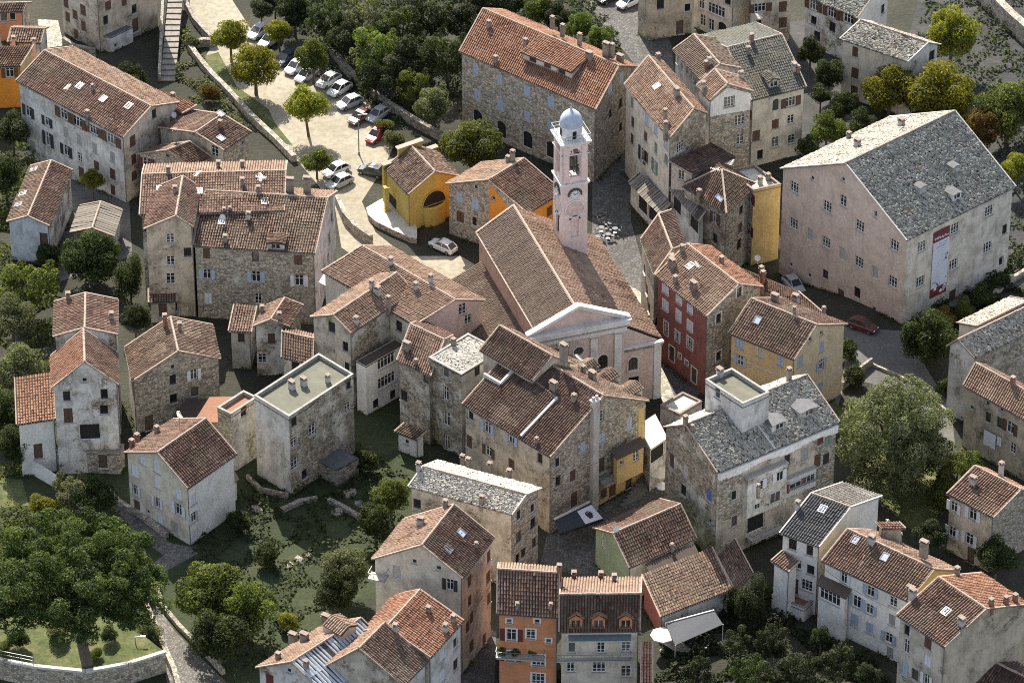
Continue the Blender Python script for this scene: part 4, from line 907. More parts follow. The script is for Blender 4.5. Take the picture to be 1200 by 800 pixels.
B49 = bld('apartment_house', 'corner house with red roof and blank tan end wall, bottom right', '16:850,630', '16:640,487', '16:1225,442', h=11.8, apex='16:1035,462', rm='red', rm2='orange', wl='beige', wr='tan', wins='16:685,555 d;683,625 t;775,690 cw;778,610 cn;677,722 Tb;772,772 sw;720,750 d', chim='16:710,410 W;905,310;925,535 W;1055,450 b;1120,440 b;1160,430 b', sky='16:858,475', cat='apartment house')
bld('shed', 'dark stone-roofed shed in the bottom right corner', '16:1170,880', '16:945,765', '16:1290,760', h=3.5, rm='dark', wl='stoned', cat='shed')
B50 = bld(H, 'beige house with open white shutters and red roof, right of the plane tree', '16:1065,62', '12:860,706', '12:1240,700', h=8.6, apex='12:1188,688', rm='red', rm2='orange', wl='tan', wr='stonep', wins='16:850,105 sw;890,105 d;975,45 sw;960,155 sw;965,250 D;875,5 sw', chim='12:975,665 W;1100,600 w')
B51a = bld(H, 'old house with rough pale slab roof at the right edge', 'p:1142,420', 'p:1109,406', 'p:1225,380', h=10.4, roof='gable', ridge='R', apex='p:1122,398', rm='lauze', rm2='lauze', wl='greywhite', wr='stonep', verge=MORTARD)
bld(H, 'house with crooked stone slab roof behind, at the right edge', '8:1000,775', '8:902,705', '8:1235,660', h=9.0, apex='8:1010,640', ridge='R', rise=1.6, rm='lauze', rm2='lauze', wl='cream', wr='cream', verge=MORTARD)
B51 = bld(H, 'old house with red tiled roof and white laundry at the right edge', '12:1275,420', '12:932,230', '12:1380,330', h=9.4, apex='12:1330,320', rm='salmon', rm2='red', wl='tan', wins='12:970,328 q;1040,310 q;1042,370 d;1095,395 d;1100,335 q;1140,415 sn;1150,505 w;1148,380 d', chim='12:1150,225 b')

# ================================================================== small builders used below
def patch(B, wall, pts, mat, name='render_patch', out=0.02):
    """an area of other plaster on a wall, a thin coat proud of it, cut round the windows"""
    o, d, n, ln, tp = B.walls[wall]; q = [hitplane(P(p), o, n) for p in pts]; poly = [(min(max(float((x - o) @ d), 0.0), ln), float(x[2])) for x in q]
    ar = sum(poly[k][0] * poly[(k + 1) % len(poly)][1] - poly[(k + 1) % len(poly)][0] * poly[k][1] for k in range(len(poly)))
    if ar < 0: poly = poly[::-1]
    hs = [(h[0] - .06, h[1] + .06, h[2] - .12, h[3] + .06) for h in B.holes[wall]]
    x0, x1, y0, y1 = min(p[0] for p in poly), max(p[0] for p in poly), min(p[1] for p in poly), max(p[1] for p in poly)
    xs = sorted({x0, x1, *[v for h in hs for v in h[:2] if x0 < v < x1]}); ys = sorted({y0, y1, *[v for h in hs for v in h[2:] if y0 < v < y1]}); mb = MB()
    for a in range(len(xs) - 1):
        for b in range(len(ys) - 1):
            cx, cy = (xs[a] + xs[a + 1]) / 2, (ys[b] + ys[b + 1]) / 2
            if any(h[0] < cx < h[1] and h[2] < cy < h[3] for h in hs): continue
            pl = [(xs[a], ys[b]), (xs[a + 1], ys[b]), (xs[a + 1], ys[b + 1]), (xs[a], ys[b + 1])]
            for k in range(len(poly)):
                (ax, ay), (bx_, by) = poly[k], poly[(k + 1) % len(poly)]; pl = clip(pl, by - ay, -(bx_ - ax), (by - ay) * ax - (bx_ - ax) * ay)
                if len(pl) < 3: break
            if len(pl) >= 3: mb.face([o + d * s + n * out + np.array([0, 0, z - o[2]]) for s, z in pl])
    return ob(name, mb.mesh(name, mat, B.org), B.root)
def balcony(B, wall, p0, p1, depth=1.1, rail=True, mat=None, floor=None):
    """slab and railing on a wall; p0,p1 = pixels of the slab's ends at the wall"""
    o, d, n, ln, tp = B.walls[wall]; a, b = hitplane(P(p0), o, n), hitplane(P(p1), o, n); b[2] = a[2]
    mb = MB(); c = (a + b) / 2 + n * depth / 2; dd = unit(b - a); L_ = np.linalg.norm(b - a)
    mb.box(c, (L_, depth, .16), 0, dd, n if np.cross(dd, n)[2] > 0 else -n)
    bo = ob('balcony', mb.mesh('balcony', floor or SILL, B.org), B.root)
    if rail:
        mb = MB(); z = np.array([0, 0, 1.]); c0, c1 = a + n * (depth - .06), b + n * (depth - .06)
        for zz in (.95, .12): 
            for s, e in ((c0, c1), (a, c0), (b, c1)): mb.bar(s + z * zz, e + z * zz, .06, .05)
        k = max(2, int(L_ / .3))
        for i in range(k + 1): mb.bar(c0 + (c1 - c0) * i / k + z * .08, c0 + (c1 - c0) * i / k + z * .95, .025, .025)
        ob('railing', mb.mesh('railing', mat or RAIL, B.org), bo)
    return bo
def wall_line(name, label, pts, h, t, mat, z0=0.0, cat='wall', zs=None):
    """a free-standing wall along ground pixels"""
    q = [atg(P(p) if isinstance(p, str) else p, z0) for p in pts]; mb = MB(); n = len(q)
    off = []
    for i in range(n):
        d = unit(q[min(i + 1, n - 1)] - q[max(i - 1, 0)]); off.append(np.array([-d[1], d[0], 0]) * t / 2)
    hh = [h * (1 + 0.06 * math.sin(i * 2.1)) for i in range(n)]
    z = np.array([0, 0, 1.])
    for i in range(n - 1):
        A0, A1, B0, B1 = q[i] - off[i], q[i] + off[i], q[i + 1] - off[i + 1], q[i + 1] + off[i + 1]
        a0, a1, b0, b1 = A0 + z * hh[i], A1 + z * hh[i], B0 + z * hh[i + 1], B1 + z * hh[i + 1]
        A0, A1, B0, B1 = (x - z * .8 for x in (A0, A1, B0, B1))
        mb.face([a0, b0, b1, a1]); mb.face([A0, B0, b0, a0]); mb.face([B1, A1, a1, b1])
        if i == 0: mb.face([A1, A0, a0, a1])
        if i == n - 2: mb.face([B0, B1, b1, b0])
    o = tag(ob(name, mb.mesh(name, mat, q[0]), None, tuple(q[0])), label, cat)
    return o
def arch_fill(mb, c, U, n, r, z, top, depth, mi):
    """fills the corners above a round arch: c on the wall, U along it, springing at z, square top at `top`"""
    k = 8; up = np.array([0, 0, 1.])
    for sg in (-1, 1):
        for i in range(k):
            a0, a1 = math.pi / 2 * i / k, math.pi / 2 * (i + 1) / k
            p0 = c + U * sg * r * math.cos(a0) + up * (z - c[2] + r * math.sin(a0)); p1 = c + U * sg * r * math.cos(a1) + up * (z - c[2] + r * math.sin(a1))
            t0 = c + U * sg * (r if i == 0 else r * math.cos(a0)) + up * (top - c[2]); t1 = c + U * sg * r * math.cos(a1) + up * (top - c[2])
            mb.face([p0, t0, t1, p1], mi); mb.face([p0, p1, p1 - n * depth, p0 - n * depth], mi)

# ================================================================== the church
TH = math.radians(18.5); CE = np.array([math.cos(TH), math.sin(TH), 0]); CN = np.array([-math.sin(TH), math.cos(TH), 0])
CW = at((772, 465)); C0 = CW - CE * 11.3
CHR = root('church', 'pink church with white pedimented front and wide brown nave roof', 'church', tuple(C0))
def G(s, d, z): return C0 + CE * s + CN * d + np.array([0, 0, z])
NL = 24.5; RZ = 16.2; LZ, LS = 13.2, -4.8; RZ2, RS = 9.0, 11.3
mb = MB(); FN = -CN
# body walls
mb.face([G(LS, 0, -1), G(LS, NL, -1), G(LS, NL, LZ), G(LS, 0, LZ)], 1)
mb.face([G(RS, NL, -1), G(RS, 0, -1), G(RS, 0, RZ2), G(RS, NL, RZ2)], 0)
mb.face([G(RS, NL, -1), G(LS, NL, -1), G(LS, NL, LZ), G(0, NL, RZ), G(RS, NL, RZ2)], 0)
mb.face([G(RS, .1, -1), G(LS, .1, -1), G(LS, .1, LZ - .2), G(0, .1, RZ - .2), G(RS, .1, RZ2 - .2)], 0)
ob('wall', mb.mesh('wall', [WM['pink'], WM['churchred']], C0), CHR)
# facade with openings
def sz(p, d): q = hitplane(P(p), G(0, d, 0), CN); return float((q - C0) @ CE), float(q[2])
mb = MB(); holes = []; items = []
for p, ty in (('p:677.9,411.4', 'o'), ('p:706.4,424', 'a')):
    s, z = sz(p, -.5); w, h = {'o': (1.3, 1.3), 'a': (1.25, 2.3)}[ty]; holes.append((s + 6.3 - w / 2, s + 6.3 + w / 2, z - h / 2, z + h / 2)); items.append((s, z, w, h, ty, -.5))
wall_panel(mb, G(-6.3, -.5, 0), CE, FN, 12.6, -1, [(0, 13.0), (12.6, 13.0)], holes, 0, .4)
mb.face([G(6.3, -.5, -1), G(6.3, .3, -1), G(6.3, .3, 13), G(6.3, -.5, 13)]); mb.face([G(-6.3, .3, -1), G(-6.3, -.5, -1), G(-6.3, -.5, 13), G(-6.3, .3, 13)])
s, z = sz('p:741.7,425.7', -.1); holes2 = [(s - 6.3 - .6, s - 6.3 + .6, z - 1, z + 1)]; items.append((s, z, 1.2, 2.0, 'a', -.1))
s, z = sz('p:742.5,446', -.1); holes2.append((s - 6.3 - .7, s - 6.3 + .7, z - 1.2, z + .6)); items.append((s, z - .3, 1.4, 1.8, 'd', -.1))
wall_panel(mb, G(6.3, -.1, 0), CE, FN, 5.2, -1, [(0, 8.7), (5.2, 8.7)], holes2, 0, .4)
wall_panel(mb, G(-11.4, -.1, 0), CE, FN, 5.1, -1, [(0, 8.7), (5.1, 8.7)], [], 0, .4)
mb.face([G(11.5, -.1, -1), G(11.5, .4, -1), G(11.5, .4, 8.7), G(11.5, -.1, 8.7)])
for (s, z, w, h, ty, d0) in items:
    if ty == 'a': arch_fill(mb, G(s, d0, z), CE, FN, w / 2, z + h / 2 - w / 2, z + h / 2, .4, 0)
    if ty == 'o':
        arch_fill(mb, G(s, d0, z), CE, FN, w / 2, z, z + h / 2, .4, 0)
        i0 = len(mb.v); arch_fill(mb, G(s, d0, z), CE, FN, w / 2, z, z + h / 2, .4, 0)
        for k in range(i0, len(mb.v)): v_ = mb.v[k]; mb.v[k] = (v_[0], v_[1], 2 * z - v_[2])
fa = ob('facade', mb.mesh('facade', WM['pink'], C0), CHR)
for (s, z, w, h, ty, d0) in items:
    kk = .3 if d0 < -.3 else .12; m2 = MB(); m2.box(G(s, d0 + kk, z), (w, .05, h), 0, CE, CN)
    if ty != 'd':
        for k in (-.33, 0, .33): m2.box(G(s + k * w, d0 + kk - .06, z), (.05, .06, h), 1, CE, CN)
        for k in (-.3, 0, .3): m2.box(G(s, d0 + kk - .065, z + k * h), (w, .05, .05), 1, CE, CN)
    ob('window' if ty != 'd' else 'door', m2.mesh('window', [GLASS, FRD], C0), CHR)
    m2 = MB(); r = w / 2 + .12
    if ty == 'o':
        for k in range(20):
            a0, a1 = k * math.pi / 10, (k + 1) * math.pi / 10; m2.bar(G(s + r * math.cos(a0), d0 - .03, z + r * math.sin(a0)), G(s + r * math.cos(a1), d0 - .03, z + r * math.sin(a1)), .12, .2)
    elif ty == 'a':
        zs_ = z + h / 2 - w / 2
        for k in range(10):
            a0, a1 = k * math.pi / 10, (k + 1) * math.pi / 10; m2.bar(G(s + r * math.cos(a0), d0 - .03, zs_ + r * math.sin(a0)), G(s + r * math.cos(a1), d0 - .03, zs_ + r * math.sin(a1)), .12, .2)
        for sg in (-1, 1): m2.bar(G(s + sg * r, d0 - .03, z - h / 2), G(s + sg * r, d0 - .03, zs_), .12, .2)
        m2.bar(G(s - r - .1, d0 - .05, z - h / 2 - .1), G(s + r + .1, d0 - .05, z - h / 2 - .1), .2, .16)
    if m2.v: ob('window_surround', m2.mesh('window_surround', WM['trim'], C0), CHR)
for s in (-5.4, -2.2, 2.2, 5.4):
    m2 = MB(); m2.box(G(s, -.62, 5.6), (.95, .24, 13.2), 0, CE, CN); m2.box(G(s, -.68, 12.0), (1.25, .4, .3), 0, CE, CN); m2.box(G(s, -.66, 11.75), (1.1, .34, .16), 1, CE, CN)
    ob('pilaster', m2.mesh('pilaster', [WM['trim'], plain('capital_painted_shadow', (.25, .24, .24), .9)], C0), CHR)  # dark band under each capital is its shadow, painted on
m2 = MB(); m2.box(G(10.9, -.2, 3.8), (.9, .2, 9.6), 0, CE, CN); ob('pilaster', m2.mesh('pilaster', WM['trim'], C0), CHR)
m2 = MB(); m2.box(G(0, -.75, 12.5), (12.9, .5, .7), 0, CE, CN); m2.box(G(0, -.85, 12.98), (13.3, .9, .16), 1, CE, CN)
for k in range(42): m2.box(G(-6.2 + 12.4 * k / 41, -1.02, 12.78), (.15, .2, .2), 0, CE, CN)
m2.box(G(0, -.8, 13.5), (13.2, .8, .88), 0, CE, CN); m2.box(G(0, -.95, 14.02), (13.8, 1.3, .18), 0, CE, CN)
ob('cornice', m2.mesh('cornice', [WM['trim'], plain('cornice_stone', (.3, .29, .29), .9)], C0), CHR)
m2 = MB(); m2.face([G(-6.4, -.5, 14.1), G(6.4, -.5, 14.1), G(0, -.5, 17.0)]); m2.face([G(6.4, .1, 14.1), G(-6.4, .1, 14.1), G(0, .1, 17.0)])
ob('tympanum', m2.mesh('tympanum', WM['pink'], C0), CHR)
m2 = MB()
for sg in (-1, 1): 
    m2.bar(G(sg * 6.85, -.7, 14.15), G(0, -.7, 17.25), .9, .22); m2.bar(G(sg * 6.3, -.72, 14.0), G(0, -.72, 16.9), .5, .2)
ob('pediment', m2.mesh('pediment', WM['trim'], C0), CHR)
m2 = MB(); m2.box(G(8.95, -.15, 8.8), (5.5, .6, .25), 0, CE, CN); m2.box(G(8.95, -.12, 8.35), (5.3, .12, .5), 1, CE, CN); 
ob('coping', m2.mesh('coping', [WM['trim'], WM['stoned']], C0), CHR)
# roofs
mb = MB(); planes = [(G(LS - .35, .2, LZ - .22), G(LS - .35, NL + .2, LZ - .22), G(0, NL + .2, RZ), G(0, .2, RZ)), (G(RS + .3, .35, RZ2 - .19), G(RS + .3, NL + .2, RZ2 - .19), G(0, NL + .2, RZ), G(0, .35, RZ))]
aisle = (G(-11.6, 5.0, 6.2), G(-11.6, NL - 1, 6.2), G(LS, NL - 1, 9.4), G(LS, 5.0, 9.4))
zv3 = np.array([0, 0, 1.])
for a, c, e, g in planes + [aisle]:
    q = [a, c, e, g]; nr = np.cross(c - a, e - a); q = q if nr[2] > 0 else q[::-1]
    mb.face(q); lo = [x - zv3 * .2 for x in q]; mb.face(lo[::-1])
    for i in range(4): mb.face([q[i], lo[i], lo[(i + 1) % 4], q[(i + 1) % 4]])
cr = ob('roof', mb.mesh('roof', UNDER, C0), CHR)
cover('x', *planes[0], 'smooth', C0, cr); cover('x', *planes[1], 'salmon', C0, cr); cover('x', *aisle, 'smooth', C0, cr)
mb = MB()
for i in range(60): mb.tube(G(0, .3 + NL * i / 60, RZ + .05), G(0, .3 + NL * (i + .96) / 60, RZ + .08), .2, .18, 6)
ob('ridge_cap', mb.mesh('ridge_cap', MORTAR, C0), cr)
mb = MB(); mb.bar(G(LS - .35, .2, LZ - .1), G(LS - .35, NL + .2, LZ - .1), .16, .14); ob('eave_coping', mb.mesh('eave_coping', MORTAR, C0), cr)
mb = MB(); mb.bar(G(0, NL + .25, RZ + .1), G(LS - .35, NL + .25, LZ - .1), .3, .2); ob('verge', mb.mesh('verge', MORTAR, C0), cr)
mb = MB(); mb.face([G(-11.3, 5.2, -1), G(-11.3, NL - 1.2, -1), G(-11.3, NL - 1.2, 6.2), G(-11.3, 5.2, 6.2)]); mb.face([G(LS, 5.2, -1), G(-11.3, 5.2, -1), G(-11.3, 5.2, 6.2), G(LS, 5.2, 9.3)]); mb.face([G(-11.3, NL - 1.2, -1), G(LS, NL - 1.2, -1), G(LS, NL - 1.2, 9.3), G(-11.3, NL - 1.2, 6.2)])
ob('aisle_wall', mb.mesh('aisle_wall', WM['pink'], C0), CHR)
# ---- bell tower
TS, TD, TWD = 5.9, 19.4, 3.45; TB = G(TS, TD, 0)
TOW = root('bell_tower', 'tall square pink bell tower with pale blue dome and clock', 'bell tower', tuple(TB))
def T(x, y, z): return TB + CE * x + CN * y + np.array([0, 0, z])
hw = TWD / 2; pt = pix(T(hw, -hw, 0)); zt = float(aty((698, 163.5), T(hw, -hw, 0)[1])[2]); zb_ = float(aty((696, 212), T(hw, -hw, 0)[1])[2])
LOG.append(f'# tower top {zt:.1f} belfry {zb_:.1f}')
SIDES = [(FN, CE), (-CE, CN * -1.0), (CN, -CE), (CE, CN)]     # outward normal, along
mb = MB()
niche = {}
for i, (n, d) in enumerate(SIDES):
    o = TB + n * hw - d * hw
    hs = [(hw - .55, hw + .55, zb_ - 8.3, zb_ - 5.6)] if i < 2 else []
    wall_panel(mb, o, d, n, TWD, -1, [(0, zb_), (TWD, zb_)], hs, 0, .35)
ob('shaft', mb.mesh('shaft', WM['tower'], TB), TOW)
for i, (n, d) in enumerate(SIDES[:2]):
    c = TB + n * hw
    mb = MB(); mb.box(c - n * .3 + zv3 * (zb_ - 6.95), (1.2, .06, 2.7), 0, d, n if np.cross(d, n)[2] > 0 else -n); ob('niche', mb.mesh('niche', WM['tower'] if i == 0 else DARKIN, TB), TOW)
    mb = MB(); r = .7
    for k in range(8):
        a0, a1 = .35 + k * (math.pi - .7) / 8, .35 + (k + 1) * (math.pi - .7) / 8
        mb.bar(c + n * .05 + d * .75 * math.cos(a0) + zv3 * (zb_ - 5.75 + .75 * math.sin(a0)), c + n * .05 + d * .75 * math.cos(a1) + zv3 * (zb_ - 5.75 + .75 * math.sin(a1)), .1, .2)
    ob('arch_moulding', mb.mesh('arch_moulding', plain('dark_moulding', (.07, .07, .07), .8), TB), TOW)
    mb = MB(); cz = zb_ - 3.9; R_ = 1.28
    ring = [c + n * .05 + d * R_ * math.cos(t) + zv3 * (cz + R_ * math.sin(t)) for t in np.linspace(0, 2 * math.pi, 29)[:-1]]
    for k in range(28): mb.bar(ring[k], ring[(k + 1) % 28], .12, .2)
    ob('ring_moulding', mb.mesh('ring_moulding', WM['trim'], TB), TOW)
    mb = MB(); pts = [c + n * .03 + d * (R_ - .05) * math.cos(t) + zv3 * (cz + (R_ - .05) * math.sin(t)) for t in np.linspace(0, 2 * math.pi, 29)[:-1]]
    mb.face(pts if np.cross(pts[1] - pts[0], pts[2] - pts[0]) @ n > 0 else pts[::-1]); ob('roundel', mb.mesh('roundel', WM['pink'], TB), TOW)
    # clock under its dark hood
    cz = zb_ - 1.75; mb = MB(); 
    pts = [c + n * .06 + d * .72 * math.cos(t) + zv3 * (cz + .72 * math.sin(t)) for t in np.linspace(0, 2 * math.pi, 25)[:-1]]
    mb.face(pts if np.cross(pts[1] - pts[0], pts[2] - pts[0]) @ n > 0 else pts[::-1], 0)
    for k in range(12):
        t = k * math.pi / 6; mb.bar(c + n * .075 + d * .52 * math.cos(t) + zv3 * (cz + .52 * math.sin(t)), c + n * .075 + d * .66 * math.cos(t) + zv3 * (cz + .66 * math.sin(t)), .02, .05, 1)
    for t, L_ in ((.5, .5), (2.2, .36)): mb.bar(c + n * .085 + zv3 * cz, c + n * .085 + d * L_ * math.cos(t) + zv3 * (cz + L_ * math.sin(t)), .02, .07, 1)
    ck = ob('clock', mb.mesh('clock', [plain('clock_white', (.62, .63, .65), .5, .05), plain('clock_black', (.02, .02, .022), .6)], TB), TOW)
    mb = MB()
    for k in range(9):
        a0, a1 = -.1 + k * (math.pi + .2) / 9, -.1 + (k + 1) * (math.pi + .2) / 9
        mb.bar(c + n * .09 + d * .88 * math.cos(a0) + zv3 * (cz + .88 * math.sin(a0)), c + n * .09 + d * .88 * math.cos(a1) + zv3 * (cz + .88 * math.sin(a1)), .2, .28)
    ob('clock_hood', mb.mesh('clock_hood', plain('dark_moulding', (.07, .07, .07), .8), TB), TOW)
def slab(z, w, h, name='cornice', mat='trim'):
    mb = MB(); mb.box(TB + zv3 * z, (w, w, h), 0, CE, CN); return mb
for zz, w, h in ((zb_, TWD + .5, .2), (zb_ - .2, TWD + .25, .2), (zt - .12, TWD + .75, .22), (zt - .38, TWD + .4, .28)):
    ob('cornice', slab(zz, w, h).mesh('cornice', WM['trim'], TB), TOW)
bw = TWD - .15; hb = bw / 2; mb = MB()
for i, (n, d) in enumerate(SIDES):
    o = TB + n * hb - d * hb; z0_, z1_ = zb_ + .9, zt - 1.1
    wall_panel(mb, o, d, n, bw, zb_ + .1, [(0, zt - .4), (bw, zt - .4)], [(hb - .75, hb + .75, z0_, z1_)], 0, .45)
    arch_fill(mb, TB + n * hb + zv3 * z0_, d, n, .75, z1_ - .75, z1_, .45, 0)
mb.box(TB + zv3 * (zb_ + .3), (bw - .1, bw - .1, .2), 1, CE, CN)
ob('belfry', mb.mesh('belfry', [WM['tower'], WM['grey']], TB), TOW)
for i, (n, d) in enumerate(SIDES):
    for sg in (-1, 1):
        mb = MB(); mb.box(TB + n * (hb + .06) + d * sg * (hb - .45) + zv3 * ((zb_ + zt) / 2 - .2), (.7, .14, zt - zb_ - .9), 0, d, n if np.cross(d, n)[2] > 0 else -n); ob('pilaster', mb.mesh('pilaster', WM['tower'], TB), TOW)
    mb = MB(); mb.box(TB + n * (hb + .1) + zv3 * (zt - 1.9), (bw + .5, .2, .14), 0, d, n if np.cross(d, n)[2] > 0 else -n); ob('string_course', mb.mesh('string_course', WM['trim'], TB), TOW)
mb = MB(); mb.lathe([(.75, 0), (.7, .15), (.5, .5), (.42, .95), (.3, 1.15), (.05, 1.25)], TB + zv3 * (zb_ + 2.0), 14); ob('bell', mb.mesh('bell', plain('bronze', (.12, .11, .09), .5, .2, 3, .6), TB, True), TOW)
mb = MB()
for zz in (zb_ + 3.35, zb_ + 1.5): mb.bar(T(-hb + .2, 0, zz), T(hb - .2, 0, zz), .14, .14); mb.bar(T(0, -hb + .2, zz), T(0, hb - .2, zz), .14, .14)
for sg in (-1, 1): mb.bar(T(sg * .8, 0, zb_ + .3), T(sg * .8, 0, zb_ + 3.4), .12, .12)
ob('bell_frame', mb.mesh('bell_frame', plain('iron_dark', (.05, .05, .05), .6), TB), TOW)
mb = MB(); mb.lathe([(1.38, 0), (1.38, 1.5), (1.52, 1.55), (1.52, 1.7)], TB + zv3 * zt, 20); ob('drum', mb.mesh('drum', WM['trim'], TB), TOW)
for k in range(4):
    t = TH + k * math.pi / 2 + math.pi / 4 * 0 - math.pi / 2; q = TB + np.array([math.cos(t), math.sin(t), 0]) * 1.36 + zv3 * (zt + .75); mb = MB(); u = np.array([-math.sin(t), math.cos(t), 0]); mb.box(q, (.5, .1, 1.1), 0, u, np.array([-math.cos(t), -math.sin(t), 0])); ob('opening', mb.mesh('opening', DARKIN, TB), TOW)
mb = MB(); mb.lathe([(1.5, 1.7), (1.48, 2.1), (1.36, 2.6), (1.12, 3.1), (.72, 3.5), (.28, 3.7), (.12, 3.8), (.2, 3.98), (.09, 4.2), (.02, 4.7)], TB + zv3 * zt, 24)
ob('dome', mb.mesh('dome', plain('dome_pale_blue', (.38, .44, .54), .55, .2, 1.5), TB, True), TOW)
mb = MB(); k_ = hw + .25
cs = [T(-k_, -k_, zt), T(k_, -k_, zt), T(k_, k_, zt), T(-k_, k_, zt)]
for i in range(4):
    a, b = cs[i], cs[(i + 1) % 4]
    for zz in (.5, 1.0): mb.bar(a + zv3 * zz, b + zv3 * zz, .05, .05)
    for j in range(8): mb.bar(a + (b - a) * j / 8, a + (b - a) * j / 8 + zv3 * 1.0, .04, .04)
ob('railing', mb.mesh('railing', RAIL, TB), TOW)

# ================================================================== the yellow chapel
WTYPE['l'] = (3.5, 1.75); WTYPE['P'] = (2.3, 2.9)
CP = bld('chapel', 'yellow chapel with rounded apse and brown tiled roof', '6:706,143', '6:600,27', '6:936,62', bv='6:312', apex='6:825,42', ridge='R' if False else 'L', rm='brown', wl='yellow', wr='yellow', cat='chapel', wins='6:628,170 G', cap=MORTAR)
o_, d_, n_, ln_, tp_ = CP.walls['R']; hp = hitplane(P('6:820,184'), o_, n_); az = float(hp[2]); ac = np.array([hp[0], hp[1], 0.])
mb = MB(); RA = 1.75
arc = [ac + d_ * RA * math.cos(t) + n_ * RA * .42 * math.sin(t) for t in np.linspace(0, math.pi, 15)]
mb.prism(arc, -1, az - .1, 0, 1); ob('apse', mb.mesh('apse', [WM['yellow'], DARKIN], CP.org), CP.root)
mb = MB(); arc2 = [ac + d_ * (RA - .06) * math.cos(t) + n_ * (RA - .06) * .42 * math.sin(t) + zv3 * (az - .05) for t in np.linspace(0, math.pi, 15)]
for k in range(14): mb.bar(arc2[k], arc2[k + 1], .25, .16)
ob('apse_cornice', mb.mesh('apse_cornice', plain('pale_yellow', (.55, .42, .13), .9), CP.org), CP.root)
mb = MB(); lun = [ac + n_ * .03 + d_ * 1.8 * math.cos(t) + zv3 * (az + .1 + 2.05 * math.sin(t)) for t in np.linspace(0, math.pi, 17)]
mb.face(lun if np.cross(lun[1] - lun[0], lun[2] - lun[0]) @ n_ > 0 else lun[::-1]); ob('lunette', mb.mesh('lunette', DARKIN, CP.org), CP.root)
mb = MB(); hood = [ac + n_ * .08 + d_ * 1.86 * math.cos(t) + zv3 * (az + .1 + 2.11 * math.sin(t)) for t in np.linspace(0, math.pi, 17)]
for k in range(16): mb.bar(hood[k], hood[k + 1], .16, .16)
ob('lunette_hood', mb.mesh('lunette_hood', WM['yellow'], CP.org), CP.root)
# stepped parapet over the entrance front
mb = MB(); a, b_ = CP.l, CP.b; uu = unit(b_ - a); wd = np.linalg.norm(b_ - a); zz = CP.ze
nb = unit(CP.uL)
def fbox(s0, s1, z0, z1, t=.55): mb.box(a + uu * (s0 + s1) / 2 + nb * .15 + zv3 * ((z0 + z1) / 2 - zz), (s1 - s0, t, z1 - z0), 0, uu, nb if np.cross(uu, nb)[2] > 0 else -nb)
fbox(-.1, wd + .1, -1 , zz + .5); fbox(wd * .28, wd * .72, zz + .5, zz + 2.3)
ob('entrance_front', mb.mesh('entrance_front', WM['yellow'], CP.org), CP.root)
mb = MB()
for s0, s1, z in ((-.25, wd * .28, zz + .55), (wd * .72, wd + .25, zz + .55), (wd * .25, wd * .75, zz + 2.38)):
    mb = MB(); mb.box(a + uu * (s0 + s1) / 2 + nb * .15 + zv3 * (z - zz), (s1 - s0, .85, .14), 0, uu, nb if np.cross(uu, nb)[2] > 0 else -nb); ob('coping', mb.mesh('coping', MORTAR, CP.org), CP.root)
mb = MB(); cq = at(P('6:612,212'), .9); mb.box(cq + zv3 * 1.8, (.5, .5, 3.6), 0, CE, CN); mb.box(cq + zv3 * 3.7, (.75, .75, .2), 0, CE, CN); mb.box(cq + zv3 * .08, (.75, .75, .16), 0, CE, CN)
ob('porch_column', mb.mesh('porch_column', WM['yellow'], CP.org), CP.root)
mb = MB(); ter = [at(P(q), .9) for q in ('6:522,200', '6:575,168', '6:680,120', '6:745,290', '6:745,335', '6:715,330', '6:640,298', '6:560,258', '6:530,230')]
mb.prism(ter, -.8, .9, 1, 0); tag(ob('chapel_terrace', mb.mesh('chapel_terrace', [plain('terrace_paving', (.5, .48, .43), .9, .25, .8), WM['stone']], CP.org), None, tuple(CP.org)), 'raised pale terrace with stone sides under the yellow chapel', 'terrace')

# ================================================================== details on the houses
patch(B17, 'L', ['6:1062,90', '6:1110,150', '6:1150,212', '6:1062,330'], WM['orange2'])
patch(B33, 'R', ['11:425,700', '11:622,590', '11:606,705', '11:425,800'], WM['yellow2']); patch(B33, 'R', ['11:592,335', '11:617,325', '11:622,490', '11:592,500'], WM['yellow2'])
o_, d_, n_, ln_, tp_ = B33.walls['R']
q = hitplane(P('11:393,480'), o_, n_); mb = MB(); dn = n_ if np.cross(d_, n_)[2] > 0 else -n_
mb.box(np.array([q[0], q[1], 0]) + n_ * .3 + zv3 * 8.2, (1.0, .62, 17.0), 0, d_, dn); mb.box(np.array([q[0], q[1], 0]) + n_ * .3 + zv3 * 16.8, (1.25, .85, .2), 1, d_, dn)
for sg in (-.28, .28): mb.box(np.array([q[0], q[1], 0]) + n_ * .3 + d_ * sg + zv3 * 17.1, (.3, .3, .5), 0, d_, dn)
ob('flue', mb.mesh('flue', [CHIMW, MORTARW], B33.org), B33.root)
balcony(B33, 'R', '11:420,655', '11:545,600', 1.2)
bx = bld('bay', 'yellow boxed bay with brown roof projecting over the alley', '11:498,556', '11:470,532', '11:630,492', z0=4.6, h=3.0, roof='shed', ridge='R', rise=.5, rm='slabdark', wl='yellow2', wins='11:520,570 q;583,540 w', cat='bay')
